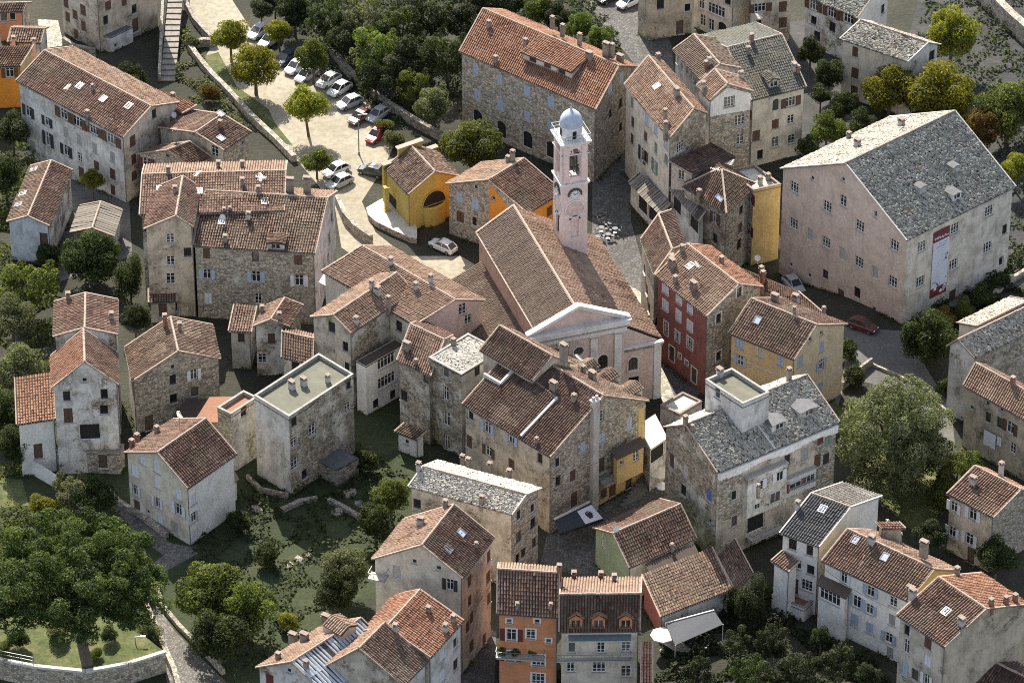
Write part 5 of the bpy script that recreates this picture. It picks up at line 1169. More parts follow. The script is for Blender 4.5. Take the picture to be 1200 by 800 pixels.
# awning with emblem, fixed to the big central house
AWN = root('awning', 'black shop awning with white square emblem in the alley', 'awning', tuple(at((650, 640))))
z1, z2 = 3.6, 2.9; a0, a1 = at((649.6, 608.5), z1), at((690.9, 588), z1); b0, b1 = at((655, 625), z2), at((707.4, 607.5), z2)
ao = np.array(AWN.location); mb = MB(); nr = unit(np.cross(b0 - a0, a1 - a0)); nr = nr if nr[2] > 0 else -nr
for i_ in range(12):
    for j_ in range(6):
        qq = [a0 + (a1 - a0) * u + (b0 - a0) * v * (1 - u) + (b1 - a1) * v * u for u, v in ((i_ / 12, j_ / 6), (i_ / 12, (j_ + 1) / 6), ((i_ + 1) / 12, (j_ + 1) / 6), ((i_ + 1) / 12, j_ / 6))]
        mb.face(qq); mb.face([x - nr * .06 for x in qq[::-1]])
mb.face([b0, b0 - zv3 * .35, b1 - zv3 * .35, b1])
ob('canopy', mb.mesh('canopy', plain('awning_black', (.015, .022, .028), .6, .2, 3), ao), AWN)
mb = MB(); mb.bar(a0 + zv3 * .06, a1 + zv3 * .06, .25, .2); ob('roller_box', mb.mesh('roller_box', MORTARW, ao), AWN)
def aw(u, v): return a0 + (a1 - a0) * u + (b0 - a0) * v * (1 - u) + (b1 - a1) * v * u + nr * .02
mb = MB(); [mb.face([aw(.6 + .39 * i_ / 5, .15 + .82 * j_ / 5), aw(.6 + .39 * i_ / 5, .15 + .82 * (j_ + 1) / 5), aw(.6 + .39 * (i_ + 1) / 5, .15 + .82 * (j_ + 1) / 5), aw(.6 + .39 * (i_ + 1) / 5, .15 + .82 * j_ / 5)]) for i_ in range(5) for j_ in range(5)]; ob('emblem_field', mb.mesh('emblem_field', plain('emblem_white', (.6, .61, .66), .7, .06), ao), AWN)
hd = [(.28, .22), (.2, .38), (.2, .55), (.3, .66), (.27, .8), (.42, .86), (.62, .84), (.66, .74), (.76, .66), (.74, .56), (.82, .5), (.74, .4), (.72, .28), (.58, .2), (.42, .18)]
mb = MB(); mb.face([aw(.67 + .25 * x, .26 + .6 * y) + nr * .06 for x, y in hd]); ob('emblem', mb.mesh('emblem', plain('emblem_black', (.015, .015, .02), .7, .1), ao), AWN)
mb = MB(); mb.bar(aw(.745, .45) + nr * .05, aw(.875, .41) + nr * .05, .1, .02); ob('emblem_band', mb.mesh('emblem_band', plain('emblem_white', (.6, .61, .66), .7, .06), ao), AWN)
mb = MB(); 
for q_ in (b0, b1): mb.bar(q_ - zv3 * .05, q_ - zv3 * 2.9, .06, .06)
ob('post', mb.mesh('post', RAIL, ao), AWN)
# banner on the museum
o_, d_, n_, ln_, tp_ = MU.walls['R']; qs = [hitplane(P(p), o_, n_) for p in ('8:800,302', '8:870,286', '8:855,562', '8:786,600')]
s0 = ((qs[0] - o_) @ d_ + (qs[3] - o_) @ d_) / 2; s1 = ((qs[1] - o_) @ d_ + (qs[2] - o_) @ d_) / 2; zt_, zl_ = (qs[0][2] + qs[1][2]) / 2, (qs[2][2] + qs[3][2]) / 2
bo = o_ + d_ * (s0 + s1) / 2; bo = np.array([bo[0], bo[1], 0]); BN = root('banner', 'tall pale blue banner with dark red ends on the museum wall', 'banner', tuple(bo))
dn = n_ if np.cross(d_, n_)[2] > 0 else -n_; bwid = s1 - s0
def bp(x, z, out=.12): return bo + d_ * x * bwid / 2 + n_ * out + zv3 * (zl_ + (zt_ - zl_) * z)
mred, mblu, mwh, mgr = plain('banner_red', (.14, .025, .035), .6, .15), plain('banner_blue', (.52, .56, .66), .6, .12, .6), plain('banner_white', (.68, .68, .70), .6, .05), plain('banner_grey', (.22, .24, .30), .6, .1)
for z0_, z1_, m_, nm in ((.84, 1.0, mred, 'top_band'), (.14, .84, mblu, 'field'), (0, .14, mred, 'bottom_band')):
    mb = MB(); mb.box((bp(0, z0_) + bp(0, z1_)) / 2, (bwid, .04, (zt_ - zl_) * (z1_ - z0_)), 0, d_, dn); ob(nm, mb.mesh(nm, m_, bo), BN)
mb = MB(); pr = random.Random(5)
x = -.85
while x < .8:
    w_ = pr.uniform(.1, .2); mb.bar(bp(x, .87 + pr.uniform(0, .02), .15), bp(x + w_, .885 + pr.uniform(0, .03), .15), .02, .14); mb.bar(bp(x + w_ * .5, .87, .155), bp(x + w_ * .6, .92, .155), .02, .1); x += w_ + .05
for k in range(7):
    cx, cz = pr.uniform(-.8, .8), pr.uniform(.04, .12); pts = [bp(cx + .18 * math.cos(t), cz + .025 * math.sin(t), .15) for t in np.linspace(0, 6.28, 9)[:-1]]; mb.face(pts)
ob('pale_marks', mb.mesh('pale_marks', mwh, bo), BN)
mb = MB()
for zz, xs_ in ((.79, ((-.3, .1), (.2, .7))), (.745, ((-.6, -.1), (0, .5)))):
    for x0, x1 in xs_: mb.bar(bp(x0, zz, .15), bp(x1, zz + .012, .15), .02, .1)
for k in range(16): cx, cz = pr.uniform(-.8, .9), pr.choice([pr.uniform(.15, .24), pr.uniform(.45, .6)]); cx = cx if cz < .3 else pr.uniform(.6, .95); mb.face([bp(cx + pr.uniform(.05, .14) * math.cos(t), cz + .015 * math.sin(t), .15) for t in np.linspace(0, 6.28, 8)[:-1]])
ob('grey_marks', mb.mesh('grey_marks', mgr, bo), BN)
def roofwall(B, p0, p1, h=.5, t=.3, mat=None, name='fire_wall'):
    a, b_ = B.onroof(P(p0))[1], B.onroof(P(p1))[1]; mb = MB(); mb.bar(a + zv3 * (h / 2 - .1), b_ + zv3 * (h / 2 - .1), t, h); return ob(name, mb.mesh(name, mat or MORTARW, B.org), B.roof)
roofwall(B33, '11:78,458', '11:238,288', .45); roofwall(B33, '10:1040,190', '10:1112,232', .6); roofwall(B33, '10:1112,232', '10:1182,158', .6); roofwall(B33, '11:130,205', '11:240,292', .25, .25, MORTARD)
roofwall(B37, '12:0,370', '12:105,512', .35, .2); roofwall(B48, '16:470,300', '16:500,225', .2, .18, MORTAR); roofwall(B7, '5:880,180', '5:848,365', .4, .3, MORTARD)
# balconies, bays, patches of other plaster
def bay(B, wall, p0, p1, z0, z1, out, mat, wins=(), lab=None, top=None):
    """a shallow plastered projection of a wall between two heights, with windows set on it"""
    o, d, n, ln, tp = B.walls[wall]; s0, s1 = float((hitplane(P(p0), o, n) - o) @ d), float((hitplane(P(p1), o, n) - o) @ d); s0, s1 = min(s0, s1), max(s0, s1); mb = MB()
    dn = n if np.cross(d, n)[2] > 0 else -n; q = o + d * (s0 + s1) / 2 + n * (out / 2 - .05); mb.box(np.array([q[0], q[1], (z0 + z1) / 2]), (s1 - s0, out + .1, z1 - z0), 0, d, dn)
    mb.box(np.array([q[0], q[1], z1 + .06]) + n * .08, (s1 - s0 + .2, out + .3, .12), 1, d, dn)
    bo_ = ob('bay', mb.mesh('bay', [mat, top or SILL], B.org), B.root)
    for (fs, z, w, h, shc) in wins:
        q = o + d * (s0 + (s1 - s0) * fs) + n * out; m2 = MB(); m2.box(np.array([q[0], q[1], z]) + n * .02, (w, .08, h), 0, d, dn); m2.box(np.array([q[0], q[1], z]) + n * .05, (.07, .06, h), 1, d, dn)
        for sg in (-1, 1): m2.box(np.array([q[0], q[1], z]) + n * .05 + d * sg * (w / 2 - .03), (.08, .07, h), 1, d, dn)
        for sg in (-1, 1): m2.box(np.array([q[0], q[1], z + sg * (h / 2 - .03)]) + n * .05, (w, .07, .08), 1, d, dn)
        if shc:
            for sg in (-1, 1): m2.box(np.array([q[0], q[1], z]) + n * .05 + d * sg * (w * .75 + .03), (w * .48, .06, h), 2, d, dn)
        ob('bay_window', m2.mesh('bay_window', [GLASS, FRW, SHC[shc or 'w']], B.org), bo_)
z37 = B37.ze
bay(B37, 'R', '11:1058,650', '12:145,600', 5.2, z37 - 2.6, .7, WM['white2'], ((.3, z37 - 4.2, 1.0, 1.4, 'w'), (.8, z37 - 4.0, 1.0, 1.4, 'w'), (.25, z37 - 7.2, .9, .8, None), (.7, z37 - 7.0, 1.6, 1.6, None)))
bay(B37, 'R', '12:145,620', '12:278,560', 5.6, z37 - 5.4, .5, WM['blueish'], ((.3, z37 - 6.8, 1.8, 1.3, 'r'), (.8, z37 - 6.6, 1.2, 1.2, None)))
mb = MB(); o_, d_, n_, ln_, tp_ = B37.walls['R']; a = o_ + n_ * .25
for k in range(16):
    zz = z37 - .75 - .12 * math.sin(k * .9); q = a + d_ * ln_ * (k + .5) / 16; mb.box(np.array([q[0], q[1], zz]), (ln_ / 16 * .995, .5, .9 + .2 * math.sin(k * .9)), 0, d_, n_ if np.cross(d_, n_)[2] > 0 else -n_)
ob('lit_eave_band', mb.mesh('lit_eave_band', WM['white'], B37.org), B37.root)  # white band stands for sunlight on the wall top below the eave
balcony(B45, 'L', 'p:652,771', 'p:739,771', .7); balcony(B44, 'L', 'p:582,765', 'p:638,766', 1.0)
o_, d_, n_, ln_, tp_ = B45.walls['L']; mb = MB(); a, b_ = hitplane(P('15:285,585'), o_, n_), hitplane(P('15:560,585'), o_, n_); b_[2] = a[2]
a = a + zv3 * .35; b_ = b_ + zv3 * .35; mb.face([a, a + n_ * .8 - zv3 * .3, b_ + n_ * .8 - zv3 * .3, b_]); mb.face([b_ - zv3 * .05, b_ + n_ * .8 - zv3 * .35, a + n_ * .8 - zv3 * .35, a - zv3 * .05]); ob('awning', mb.mesh('awning', plain('awning_blue_grey', (.10, .13, .15), .7, .2, 2), B45.org), B45.root)
balcony(B37, 'R', '15:1065,150', '12:130,735', 1.3); balcony(B37, 'R', '12:150,680', '12:275,620', 1.0)
balcony(B40, 'L', '14:548,300', '14:620,318', 1.5)
patch(B37, 'R', ['12:282,440', '12:385,395', '12:365,660', '12:278,690'], WM['stonep'])
patch(B37, 'R', ['11:948,640', '11:1050,600', '11:1050,800', '11:945,830'], WM['stonep'])
patch(B37, 'R', ['12:145,640', '12:278,585', '12:278,650', '12:145,715'], WM['blueish'])
patch(B15, 'L', ['9:555,700', '9:640,745', '13:790,160', '13:830,185', '13:560,40'], WM['blueish'])
# glazed canopy beside the salmon roof
gc = [at(P(p), 9.0) for p in ('6:315,527', '6:345,495')] + [at(P(p), 9.4) for p in ('6:468,546', '6:425,580')]
GCN = root('glass_canopy', 'slanted pale glass canopy beside the long salmon roof', 'canopy', (gc[0][0], gc[0][1], 0)); go = np.array(GCN.location)
for k in range(4):
    f0, f1 = k / 4 + .015, (k + 1) / 4 - .015
    q = [gc[0] + (gc[3] - gc[0]) * f0, gc[0] + (gc[3] - gc[0]) * f1, gc[1] + (gc[2] - gc[1]) * f1 + zv3 * .6, gc[1] + (gc[2] - gc[1]) * f0 + zv3 * .6]
    mb = MB(); mb.face(q); mb.face([x - zv3 * .05 for x in q[::-1]]); ob('glass_panel', mb.mesh('glass_panel', plain('canopy_glass', (.46, .52, .58), .15, .08, 2), go), GCN)
mb = MB(); mb.bar(gc[0], gc[3], .12, .12); mb.bar(gc[1] + zv3 * .55, gc[2] + zv3 * .55, .12, .12)
for q in (gc[0], gc[3]): mb.bar(q, q - zv3 * (q[2] + .5), .12, .12)
for k in range(5): mb.bar(gc[0] + (gc[3] - gc[0]) * k / 4 + zv3 * .02, gc[1] + (gc[2] - gc[1]) * k / 4 + zv3 * .6, .07, .07)
ob('frame', mb.mesh('frame', FRW, go), GCN)
# cable from tower to the red house
a, b_ = at(P('7:395,290'), 16), at(P('7:605,435'), 12.5); mb = MB(); pv = a
for k in range(1, 11): t = k / 10; q = a + (b_ - a) * t - zv3 * 1.2 * math.sin(math.pi * t); mb.tube(pv, q, .05, .05, 4, cap=False); pv = q
tag(ob('overhead_cable', mb.mesh('overhead_cable', plain('cable', (.35, .35, .34), .6), a), None, tuple(a)), 'thin pale cable strung from the bell tower across the street', 'cable')
# laundry at the right edge
o_, d_, n_, ln_, tp_ = B51.walls['L']; 
for i, (p0, p1, h_, lb) in enumerate((('12:1037,415', '12:1088,440', 2.2, 'large white sheet drying on the old house wall'), ('12:1094,445', '12:1112,455', 1.3, 'small white cloth drying beside the large sheet'))):
    a, b_ = hitplane(P(p0), o_, n_) + n_ * .5, hitplane(P(p1), o_, n_) + n_ * .5; b_[2] = a[2]; mb = MB(); k = 8
    for j in range(k):
        u0, u1 = j / k, (j + 1) / k; w0, w1 = n_ * .06 * math.sin(u0 * 11), n_ * .06 * math.sin(u1 * 11)
        q = [a + (b_ - a) * u0 + w0 * .3, a + (b_ - a) * u1 + w1 * .3, a + (b_ - a) * u1 + w1 - zv3 * h_, a + (b_ - a) * u0 + w0 - zv3 * h_]; mb.face(q); mb.face([x + n_ * .015 for x in q[::-1]])
    tag(ob('laundry', mb.mesh('laundry', plain('linen', (.62, .65, .76), .9, .1, 2), a), None, tuple(a)), lb, 'laundry')
# terrace block under the white gable-fronted house, ruin in the garden
bld('terrace_wall', 'stone terrace with brown door below the white gable-fronted house', '9:524,524', '9:248,512', '9:545,490', h=3.4, roof='flat', flatlip=.3, rm='paledeck', wl='stonep', wr='stonep', wins='9:452,560 Dr', cap=MORTARD, cat='terrace')
bld('stone_outbuilding', 'grey flat-topped stone outbuilding in the dark garden', '10:390,600', '10:288,548', '10:488,548', h=2.6, roof='flat', flatlip=.1, rm='asphalt', wl='stoned', wins='', cap=MORTARD, cat='outbuilding')
bld('canopy_roof', 'white flat canopy roof between the central and the grey slab-roofed house', '11:645,512', '11:590,405', '11:722,460', h=6.5, roof='flat', flatlip=.05, rm='slabwhite', wl='white2', wr='greywhite', wins='11:665,535 G', cat='canopy')
bld('canopy_roof', 'pale walled passage roof behind the grey slab-roofed house', '11:775,358', '11:690,395', '11:872,300', h=3.0, roof='flat', flatlip=.15, rm='slabwhite', wl='greywhite', wr='greywhite', cat='passage', orth=.9, cap=MORTARD)

# the long raised dormer on the orange roof
hit = B18.onroof(P('3:88,262')); V_ = hit[4]; a = hit[1]; b_ = B18.onroof(P('3:300,348'))[1]; dr = unit(b_ - a); up_ = zv3; n3 = hit[2]; hgt = 1.25
fo = unit(np.array([n3[0], n3[1], 0])); mb = MB(); at_, bt_ = a + up_ * hgt, b_ + up_ * hgt; ab, bb = a + V_ * 4.4 + n3 * .1, b_ + V_ * 4.4 + n3 * .1
mb.face([a - up_ * .2, b_ - up_ * .2, bt_, at_]); mb.face([a - up_ * .2, at_, ab, ab - up_ * .4]); mb.face([b_ - up_ * .2, bb - up_ * .4, bb, bt_]); ob('dormer', mb.mesh('dormer', WM['greywhite'], B18.org), B18.roof)
e0, e1 = at_ + fo * .4 - dr * .3 + up_ * .02, bt_ + fo * .4 + dr * .3 + up_ * .02; mb = MB(); q = [e0, e1, bb + dr * .3, ab - dr * .3]; nr_ = np.cross(q[1] - q[0], q[2] - q[0]); q = q if nr_[2] > 0 else q[::-1]; mb.face(q); lo_ = [x - up_ * .14 for x in q]; mb.face(lo_[::-1])
for i in range(4): mb.face([q[i], lo_[i], lo_[(i + 1) % 4], q[(i + 1) % 4]])
ob('dormer_roof', mb.mesh('dormer_roof', UNDER, B18.org), B18.roof); cover('x', e0, e1, bb + dr * .3, ab - dr * .3, 'orange', B18.org, B18.roof)
for k in (.2, .5, .8):
    q = a + (b_ - a) * k + up_ * .62; mb = MB(); mb.box(q, (1.1, .12, .7), 0, dr, fo if np.cross(dr, fo)[2] > 0 else -fo); ob('dormer_window', mb.mesh('dormer_window', GLASS, B18.org), B18.roof)
patch(B21, 'R', ['3:908,450', '3:985,385', '3:1090,410', '3:1090,482', '3:908,512'], WM['white'])

# ================================================================== the ground
import bmesh
def drape(me, cell=1.25):
    """cuts a flat sheet on a fixed lattice and lays it into the hollows"""
    co = np.array([v.co[:] for v in me.vertices]); lo, hi = co.min(0), co.max(0)
    near = any(lo[0] < cx + 2.6 * sx and hi[0] > cx - 2.6 * sx and lo[1] < cy + 2.6 * sy and hi[1] > cy - 2.6 * sy for cx, cy, a, sx, sy in DIPS)
    if not near: return
    bm = bmesh.new(); bm.from_mesh(me)
    for ax in (0, 1):
        k = math.floor(lo[ax] / cell) + 1
        while k * cell < hi[ax]:
            no = [0, 0, 0]; no[ax] = 1; p = [0, 0, 0]; p[ax] = k * cell
            if abs(k * cell) < 130: bmesh.ops.bisect_plane(bm, geom=bm.verts[:] + bm.edges[:] + bm.faces[:], plane_co=p, plane_no=no)
            k += 1
    for v in bm.verts: v.co.z += float(gz(v.co.x, v.co.y))
    bm.to_mesh(me); bm.free()
def sheet(name, pts, z, mat, kind='structure', label=None):
    q = [at(P(p) if isinstance(p, str) else p, z) for p in pts]; mb = MB()
    ar = sum(q[i][0] * q[(i + 1) % len(q)][1] - q[(i + 1) % len(q)][0] * q[i][1] for i in range(len(q)))
    mb.face(q if ar > 0 else q[::-1]); me = mb.mesh(name, mat); drape(me); o = ob(name, me); o['kind'] = kind
    if label: o['label'] = label
    return o
mb = MB(); nx = 176; xs_ = (np.arange(nx + 1) - nx / 2) * 1.25; e_ = xs_[-1]
gx, gy = np.meshgrid(xs_, xs_); mb.v = [(float(a), float(b), float(gz(a, b))) for a, b in zip(gx.ravel(), gy.ravel())]
for j in range(nx):
    for i in range(nx): k = j * (nx + 1) + i; mb.f.append((k, k + 1, k + nx + 2, k + nx + 1)); mb.m.append(0)
for q in ([(-2500, -2500, 0), (2500, -2500, 0), (2500, -e_, 0), (-2500, -e_, 0)], [(-2500, e_, 0), (2500, e_, 0), (2500, 2500, 0), (-2500, 2500, 0)], [(-2500, -e_, 0), (-e_, -e_, 0), (-e_, e_, 0), (-2500, e_, 0)], [(e_, -e_, 0), (2500, -e_, 0), (2500, e_, 0), (e_, e_, 0)]): mb.face(q)
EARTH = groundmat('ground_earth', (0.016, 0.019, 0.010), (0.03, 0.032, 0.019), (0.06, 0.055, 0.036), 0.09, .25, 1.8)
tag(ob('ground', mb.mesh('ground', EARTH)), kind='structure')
SAND = groundmat('sandy_plaza', (0.24, 0.215, 0.16), (0.31, 0.28, 0.215), (0.39, 0.355, 0.28), 0.13, .06, 1.2)
ASPH = groundmat('old_asphalt', (0.085, 0.085, 0.085), (0.12, 0.118, 0.112), (0.16, 0.155, 0.145), 0.16, .04, 2.0)
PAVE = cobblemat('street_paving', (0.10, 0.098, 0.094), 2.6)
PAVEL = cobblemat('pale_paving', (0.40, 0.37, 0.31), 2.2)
COBB = cobblemat('cobbled_path', (0.15, 0.142, 0.13), 3.2)
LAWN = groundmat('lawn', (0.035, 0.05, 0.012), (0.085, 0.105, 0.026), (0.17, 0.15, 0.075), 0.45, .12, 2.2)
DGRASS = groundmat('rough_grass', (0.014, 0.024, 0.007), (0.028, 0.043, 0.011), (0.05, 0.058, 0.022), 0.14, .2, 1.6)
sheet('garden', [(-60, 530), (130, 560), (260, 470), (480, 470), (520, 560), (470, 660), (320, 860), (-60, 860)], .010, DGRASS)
sheet('slope', [(1085, -30), (1300, -30), (1300, 330), (1180, 330), (1150, 200), (1060, 60)], .010, groundmat('shaded_rock', (.025, .027, .029), (.045, .046, .047), (.08, .078, .074), .15, .4, .9))  # shade lying on this slope is put into the near-black rock colour
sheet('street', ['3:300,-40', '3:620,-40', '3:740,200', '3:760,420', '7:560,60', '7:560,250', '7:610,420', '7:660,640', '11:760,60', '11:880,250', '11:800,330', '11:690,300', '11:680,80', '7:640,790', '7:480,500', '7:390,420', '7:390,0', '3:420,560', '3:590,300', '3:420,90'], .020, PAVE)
sheet('road', ['8:-60,420', '8:120,440', '8:200,560', '8:420,720', '8:660,740', '8:900,590', '8:1200,400', '8:1240,520', '8:1000,600', '12:700,40', '12:880,330', '12:900,520', '12:820,480', '12:620,240', '12:420,200', '12:380,330', '12:350,420', '12:250,420', '12:330,300', '12:400,200', '8:430,780', '8:200,650'], .020, ASPH)
sheet('alley', ['11:620,480', '11:720,470', '11:740,640', '11:780,800', '15:800,60', '15:850,200', '15:560,320', '15:380,330', '15:160,270', '15:200,100', '11:400,780', '11:520,700'], .020, PAVE)
sheet('plaza', [(224, -40), (262, -40), (272, 0), (298, 40), (330, 78), (378, 92), (432, 122), (462, 170), (450, 196), (424, 236), (440, 272), (475, 300), (540, 300), (560, 312), (520, 350), (440, 318), (400, 290), (392, 240), (350, 190), (300, 150), (262, 108), (236, 74), (246, 58), (232, 34), (222, 14)], .030, SAND)
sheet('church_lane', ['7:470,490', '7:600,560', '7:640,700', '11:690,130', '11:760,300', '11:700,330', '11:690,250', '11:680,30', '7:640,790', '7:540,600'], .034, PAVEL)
sheet('verge_grass', ['1:880,250', '1:960,230', '1:1040,380', '1:1180,480', '2:120,540', '2:200,640', '2:110,620', '2:0,530', '1:960,360'], .036, LAWN)
sheet('path', [(126, 586), (160, 600), (200, 636), (222, 640), (232, 648), (196, 668), (180, 690), (186, 712), (206, 740), (256, 790), (300, 830), (200, 830), (190, 760), (176, 722), (160, 692), (166, 670), (192, 650), (136, 612)], .026, COBB)
sheet('lawn', [(-20, 556), (26, 562), (34, 592), (-20, 596)], .026, LAWN)
sheet('yard', ['1:165,85', '1:255,90', '1:280,200', '1:190,215'], .026, PAVEL)
sheet('court', [(60, 190), (150, 210), (155, 300), (70, 330), (60, 260)], .020, ASPH)
sheet('shaded_yard', [(905, 30), (960, 20), (1000, 60), (1010, 140), (975, 190), (930, 180), (938, 110)], .024, groundmat('painted_yard_shade', (.03, .032, .033), (.05, .05, .05), (.075, .073, .07), .2, .1, 1.5))  # near-black sheet, the deep shade between the houses put into its colour
sheet('garden_bank', [(975, 470), (1110, 560), (1090, 640), (1000, 560)], .024, LAWN)
sheet('lane', ['14:960,520', '14:1095,560', '14:1085,800', '14:930,800'], .024, PAVE)
# garden terrace under the pine
mb = MB(); tz = 3.0; tp_ = [at(p, tz) for p in ((-40, 735), (60, 712), (120, 722), (168, 744), (194, 764), (150, 778), (100, 787), (40, 781), (-40, 765))]
mb.prism(tp_, -.5, tz, 1, 0); tag(ob('garden_terrace', mb.mesh('garden_terrace', [LAWN, WM['stone']])), kind='structure')
mb = MB(); ring = tp_[4:]
for i in range(len(ring) - 1): mb.bar(ring[i] + zv3 * .12, ring[i + 1] + zv3 * .12, .5, .3)
tag(ob('terrace_coping', mb.mesh('terrace_coping', WM['greywhite'], ring[0]), None, tuple(ring[0])), 'pale stone coping along the curved garden terrace', 'coping')
mb = MB()
for i in range(3, len(ring) - 1):
    a, b_ = ring[i] + CN * .6, ring[i + 1] + CN * .6
    for zz in (.5, 1.0): mb.bar(a + zv3 * zz, b_ + zv3 * zz, .06, .06)
    for k in range(6): q = a + (b_ - a) * k / 6; mb.bar(q, q + zv3 * 1.05, .07, .07)
tag(ob('railing', mb.mesh('railing', RAIL, ring[3]), None, tuple(ring[3])), 'low metal railing on the terrace beside the pine', 'railing')
# walls
wall_line('parapet_wall', 'long stone parapet between the stairs and the parking plaza', [(222, 58), (230, 70), (240, 82), (250, 94), (262, 106), (276, 120), (290, 136), (306, 152), (322, 166), (345, 190)], 1.1, .7, WM['stone'])
wall_line('parapet_wall', 'short stone wall across the upper end of the parking plaza', [(222, 58), (238, 54), (252, 54)], 1.2, .6, WM['stone'])
wall_line('parapet_wall', 'stone wall beside the upper plaza above the stairs', [(212, -10), (218, 10), (228, 28), (242, 44), (252, 54)], 1.2, .6, WM['stoned'])
wall_line('retaining_wall', 'stone wall under the trees along the far side of the parking', [(388, 62), (404, 84), (430, 108), (452, 126), (490, 150), (520, 166)], 1.3, .7, WM['stoned'])
wall_line('retaining_wall', 'grey stone wall edging the slope at the upper right', [(1138, -12), (1160, 12), (1184, 34), (1215, 62)], 3.0, 1.2, WM['stone'])
wall_line('garden_wall', 'low stone wall along the cobbled path beside the pine', [(172, 716), (182, 738), (190, 758), (204, 790), (210, 812)], 1.2, .6, WM['stone'])
wall_line('garden_wall', 'low stone wall on the garden side of the cobbled path', [(184, 690), (190, 712), (210, 736), (236, 762), (262, 790)], .7, .5, WM['stone'])
wall_line('garden_wall', 'stone wall from the flat-roofed block to the dark garden', ['10:0,640', '10:60,700', '10:180,725'], .7, .4, WM['stoned'])
wall_line('garden_wall', 'low beige wall beside the yellow ochre house', ['12:400,250', '12:470,190', '12:530,140'], 1.2, .35, WM['stonep'])
wall_line('garden_wall', 'pale kerb wall along the road by the plane tree', ['12:530,145', '12:660,200', '12:800,300', '12:860,350'], .45, .3, WM['stone'])
wall_line('garden_wall', 'white stair parapet beside the lean-to house', ['9:112,600', '9:180,640', '9:250,680'], 2.0, .3, WM['white'])
wall_line('garden_wall', 'stone bank wall in front of the blue-shuttered house', [(128, 578), (140, 592), (165, 606), (196, 630)], .8, .5, WM['stone'])
wall_line('garden_wall', 'stone wall by the museum forecourt', ['8:930,560', '8:1060,600', '8:1130,540', '8:1230,480'], 1.0, .5, WM['stonep'])
wall_line('retaining_wall', 'stone wall under the yard at the upper left', ['1:280,200', '1:330,235', '1:420,250'], 1.4, .5, WM['stoned'])
wall_line('retaining_wall', 'stone wall curving down the street beside the apartment house', ['6:395,190', '6:425,260', '6:470,310', '6:545,365'], 1.6, .6, WM['stone'])
# stone stairs, every step a piece
st0 = at((200, 96)); SR = root('stone_stairs', 'long straight flight of stone steps at the upper left', 'stairs', tuple(st0)); step_me = {}
for i in range(17):
    v = 96 - i * 6.6; z = i * .16
    cx = 197 + (96 - v) * .09; q = at((cx, v - 3), z); mb = MB(); mb.box((0, 0, 0), (2.1, 1.15, .5)); 
    if i == 0: sm = mb.mesh('step', plain('step_stone', (.22, .20, .175), .9, .35, 2.0))
    o = ob('step', sm, SR, tuple(q - st0 + zv3 * (-.12)), .05 * math.sin(i))
mb = MB(); q0, q1 = at((187, 97)), at((194, -20)); mb.bar(q0 + zv3 * .8, q1 + zv3 * 3.0, .4, 1.2); ob('side_wall', mb.mesh('side_wall', WM['stoned'], st0), SR)
# alley steps
st1 = at(P('11:600,740')); SR = root('alley_steps', 'worn stone steps descending the alley beside the yellow corner', 'stairs', tuple(st1))
for i in range(9):
    q = at(P(f'11:{560 + i * 13},{742 - i * 15}'), 0); mb = MB(); mb.box((0, 0, 0), (3.2, .5, .3)); 
    if i == 0: sm2 = mb.mesh('step', plain('step_dark', (.14, .135, .12), .9, .35, 2.0))
    ob('step', sm2, SR, tuple(q - st1 + zv3 * (.06 + i * .09)), .62)

# ================================================================== trees
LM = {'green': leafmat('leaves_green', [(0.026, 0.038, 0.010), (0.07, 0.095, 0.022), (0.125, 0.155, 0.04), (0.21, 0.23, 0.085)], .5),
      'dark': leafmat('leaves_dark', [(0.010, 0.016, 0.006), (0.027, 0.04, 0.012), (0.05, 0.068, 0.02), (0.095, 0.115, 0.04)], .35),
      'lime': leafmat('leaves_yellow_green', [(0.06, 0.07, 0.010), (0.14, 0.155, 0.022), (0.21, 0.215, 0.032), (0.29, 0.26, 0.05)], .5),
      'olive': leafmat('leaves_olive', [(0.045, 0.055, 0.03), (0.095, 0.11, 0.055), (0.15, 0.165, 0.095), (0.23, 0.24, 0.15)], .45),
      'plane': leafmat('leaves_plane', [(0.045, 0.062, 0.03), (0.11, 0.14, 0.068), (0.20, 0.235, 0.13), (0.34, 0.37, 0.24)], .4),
      'shade': leafmat('leaves_shaded', [(0.008, 0.012, 0.005), (0.02, 0.028, 0.010), (0.036, 0.047, 0.016), (0.07, 0.082, 0.032)], .25),  # leaf colours darkened to stand for trees in shade
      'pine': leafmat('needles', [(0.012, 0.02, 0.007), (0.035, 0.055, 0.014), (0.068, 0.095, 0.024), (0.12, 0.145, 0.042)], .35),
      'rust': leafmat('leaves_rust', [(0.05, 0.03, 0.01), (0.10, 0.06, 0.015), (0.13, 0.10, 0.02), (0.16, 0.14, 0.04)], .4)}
BARK = plain('bark', (0.10, 0.085, 0.065), .95, .4, 4.0, 0, .05)
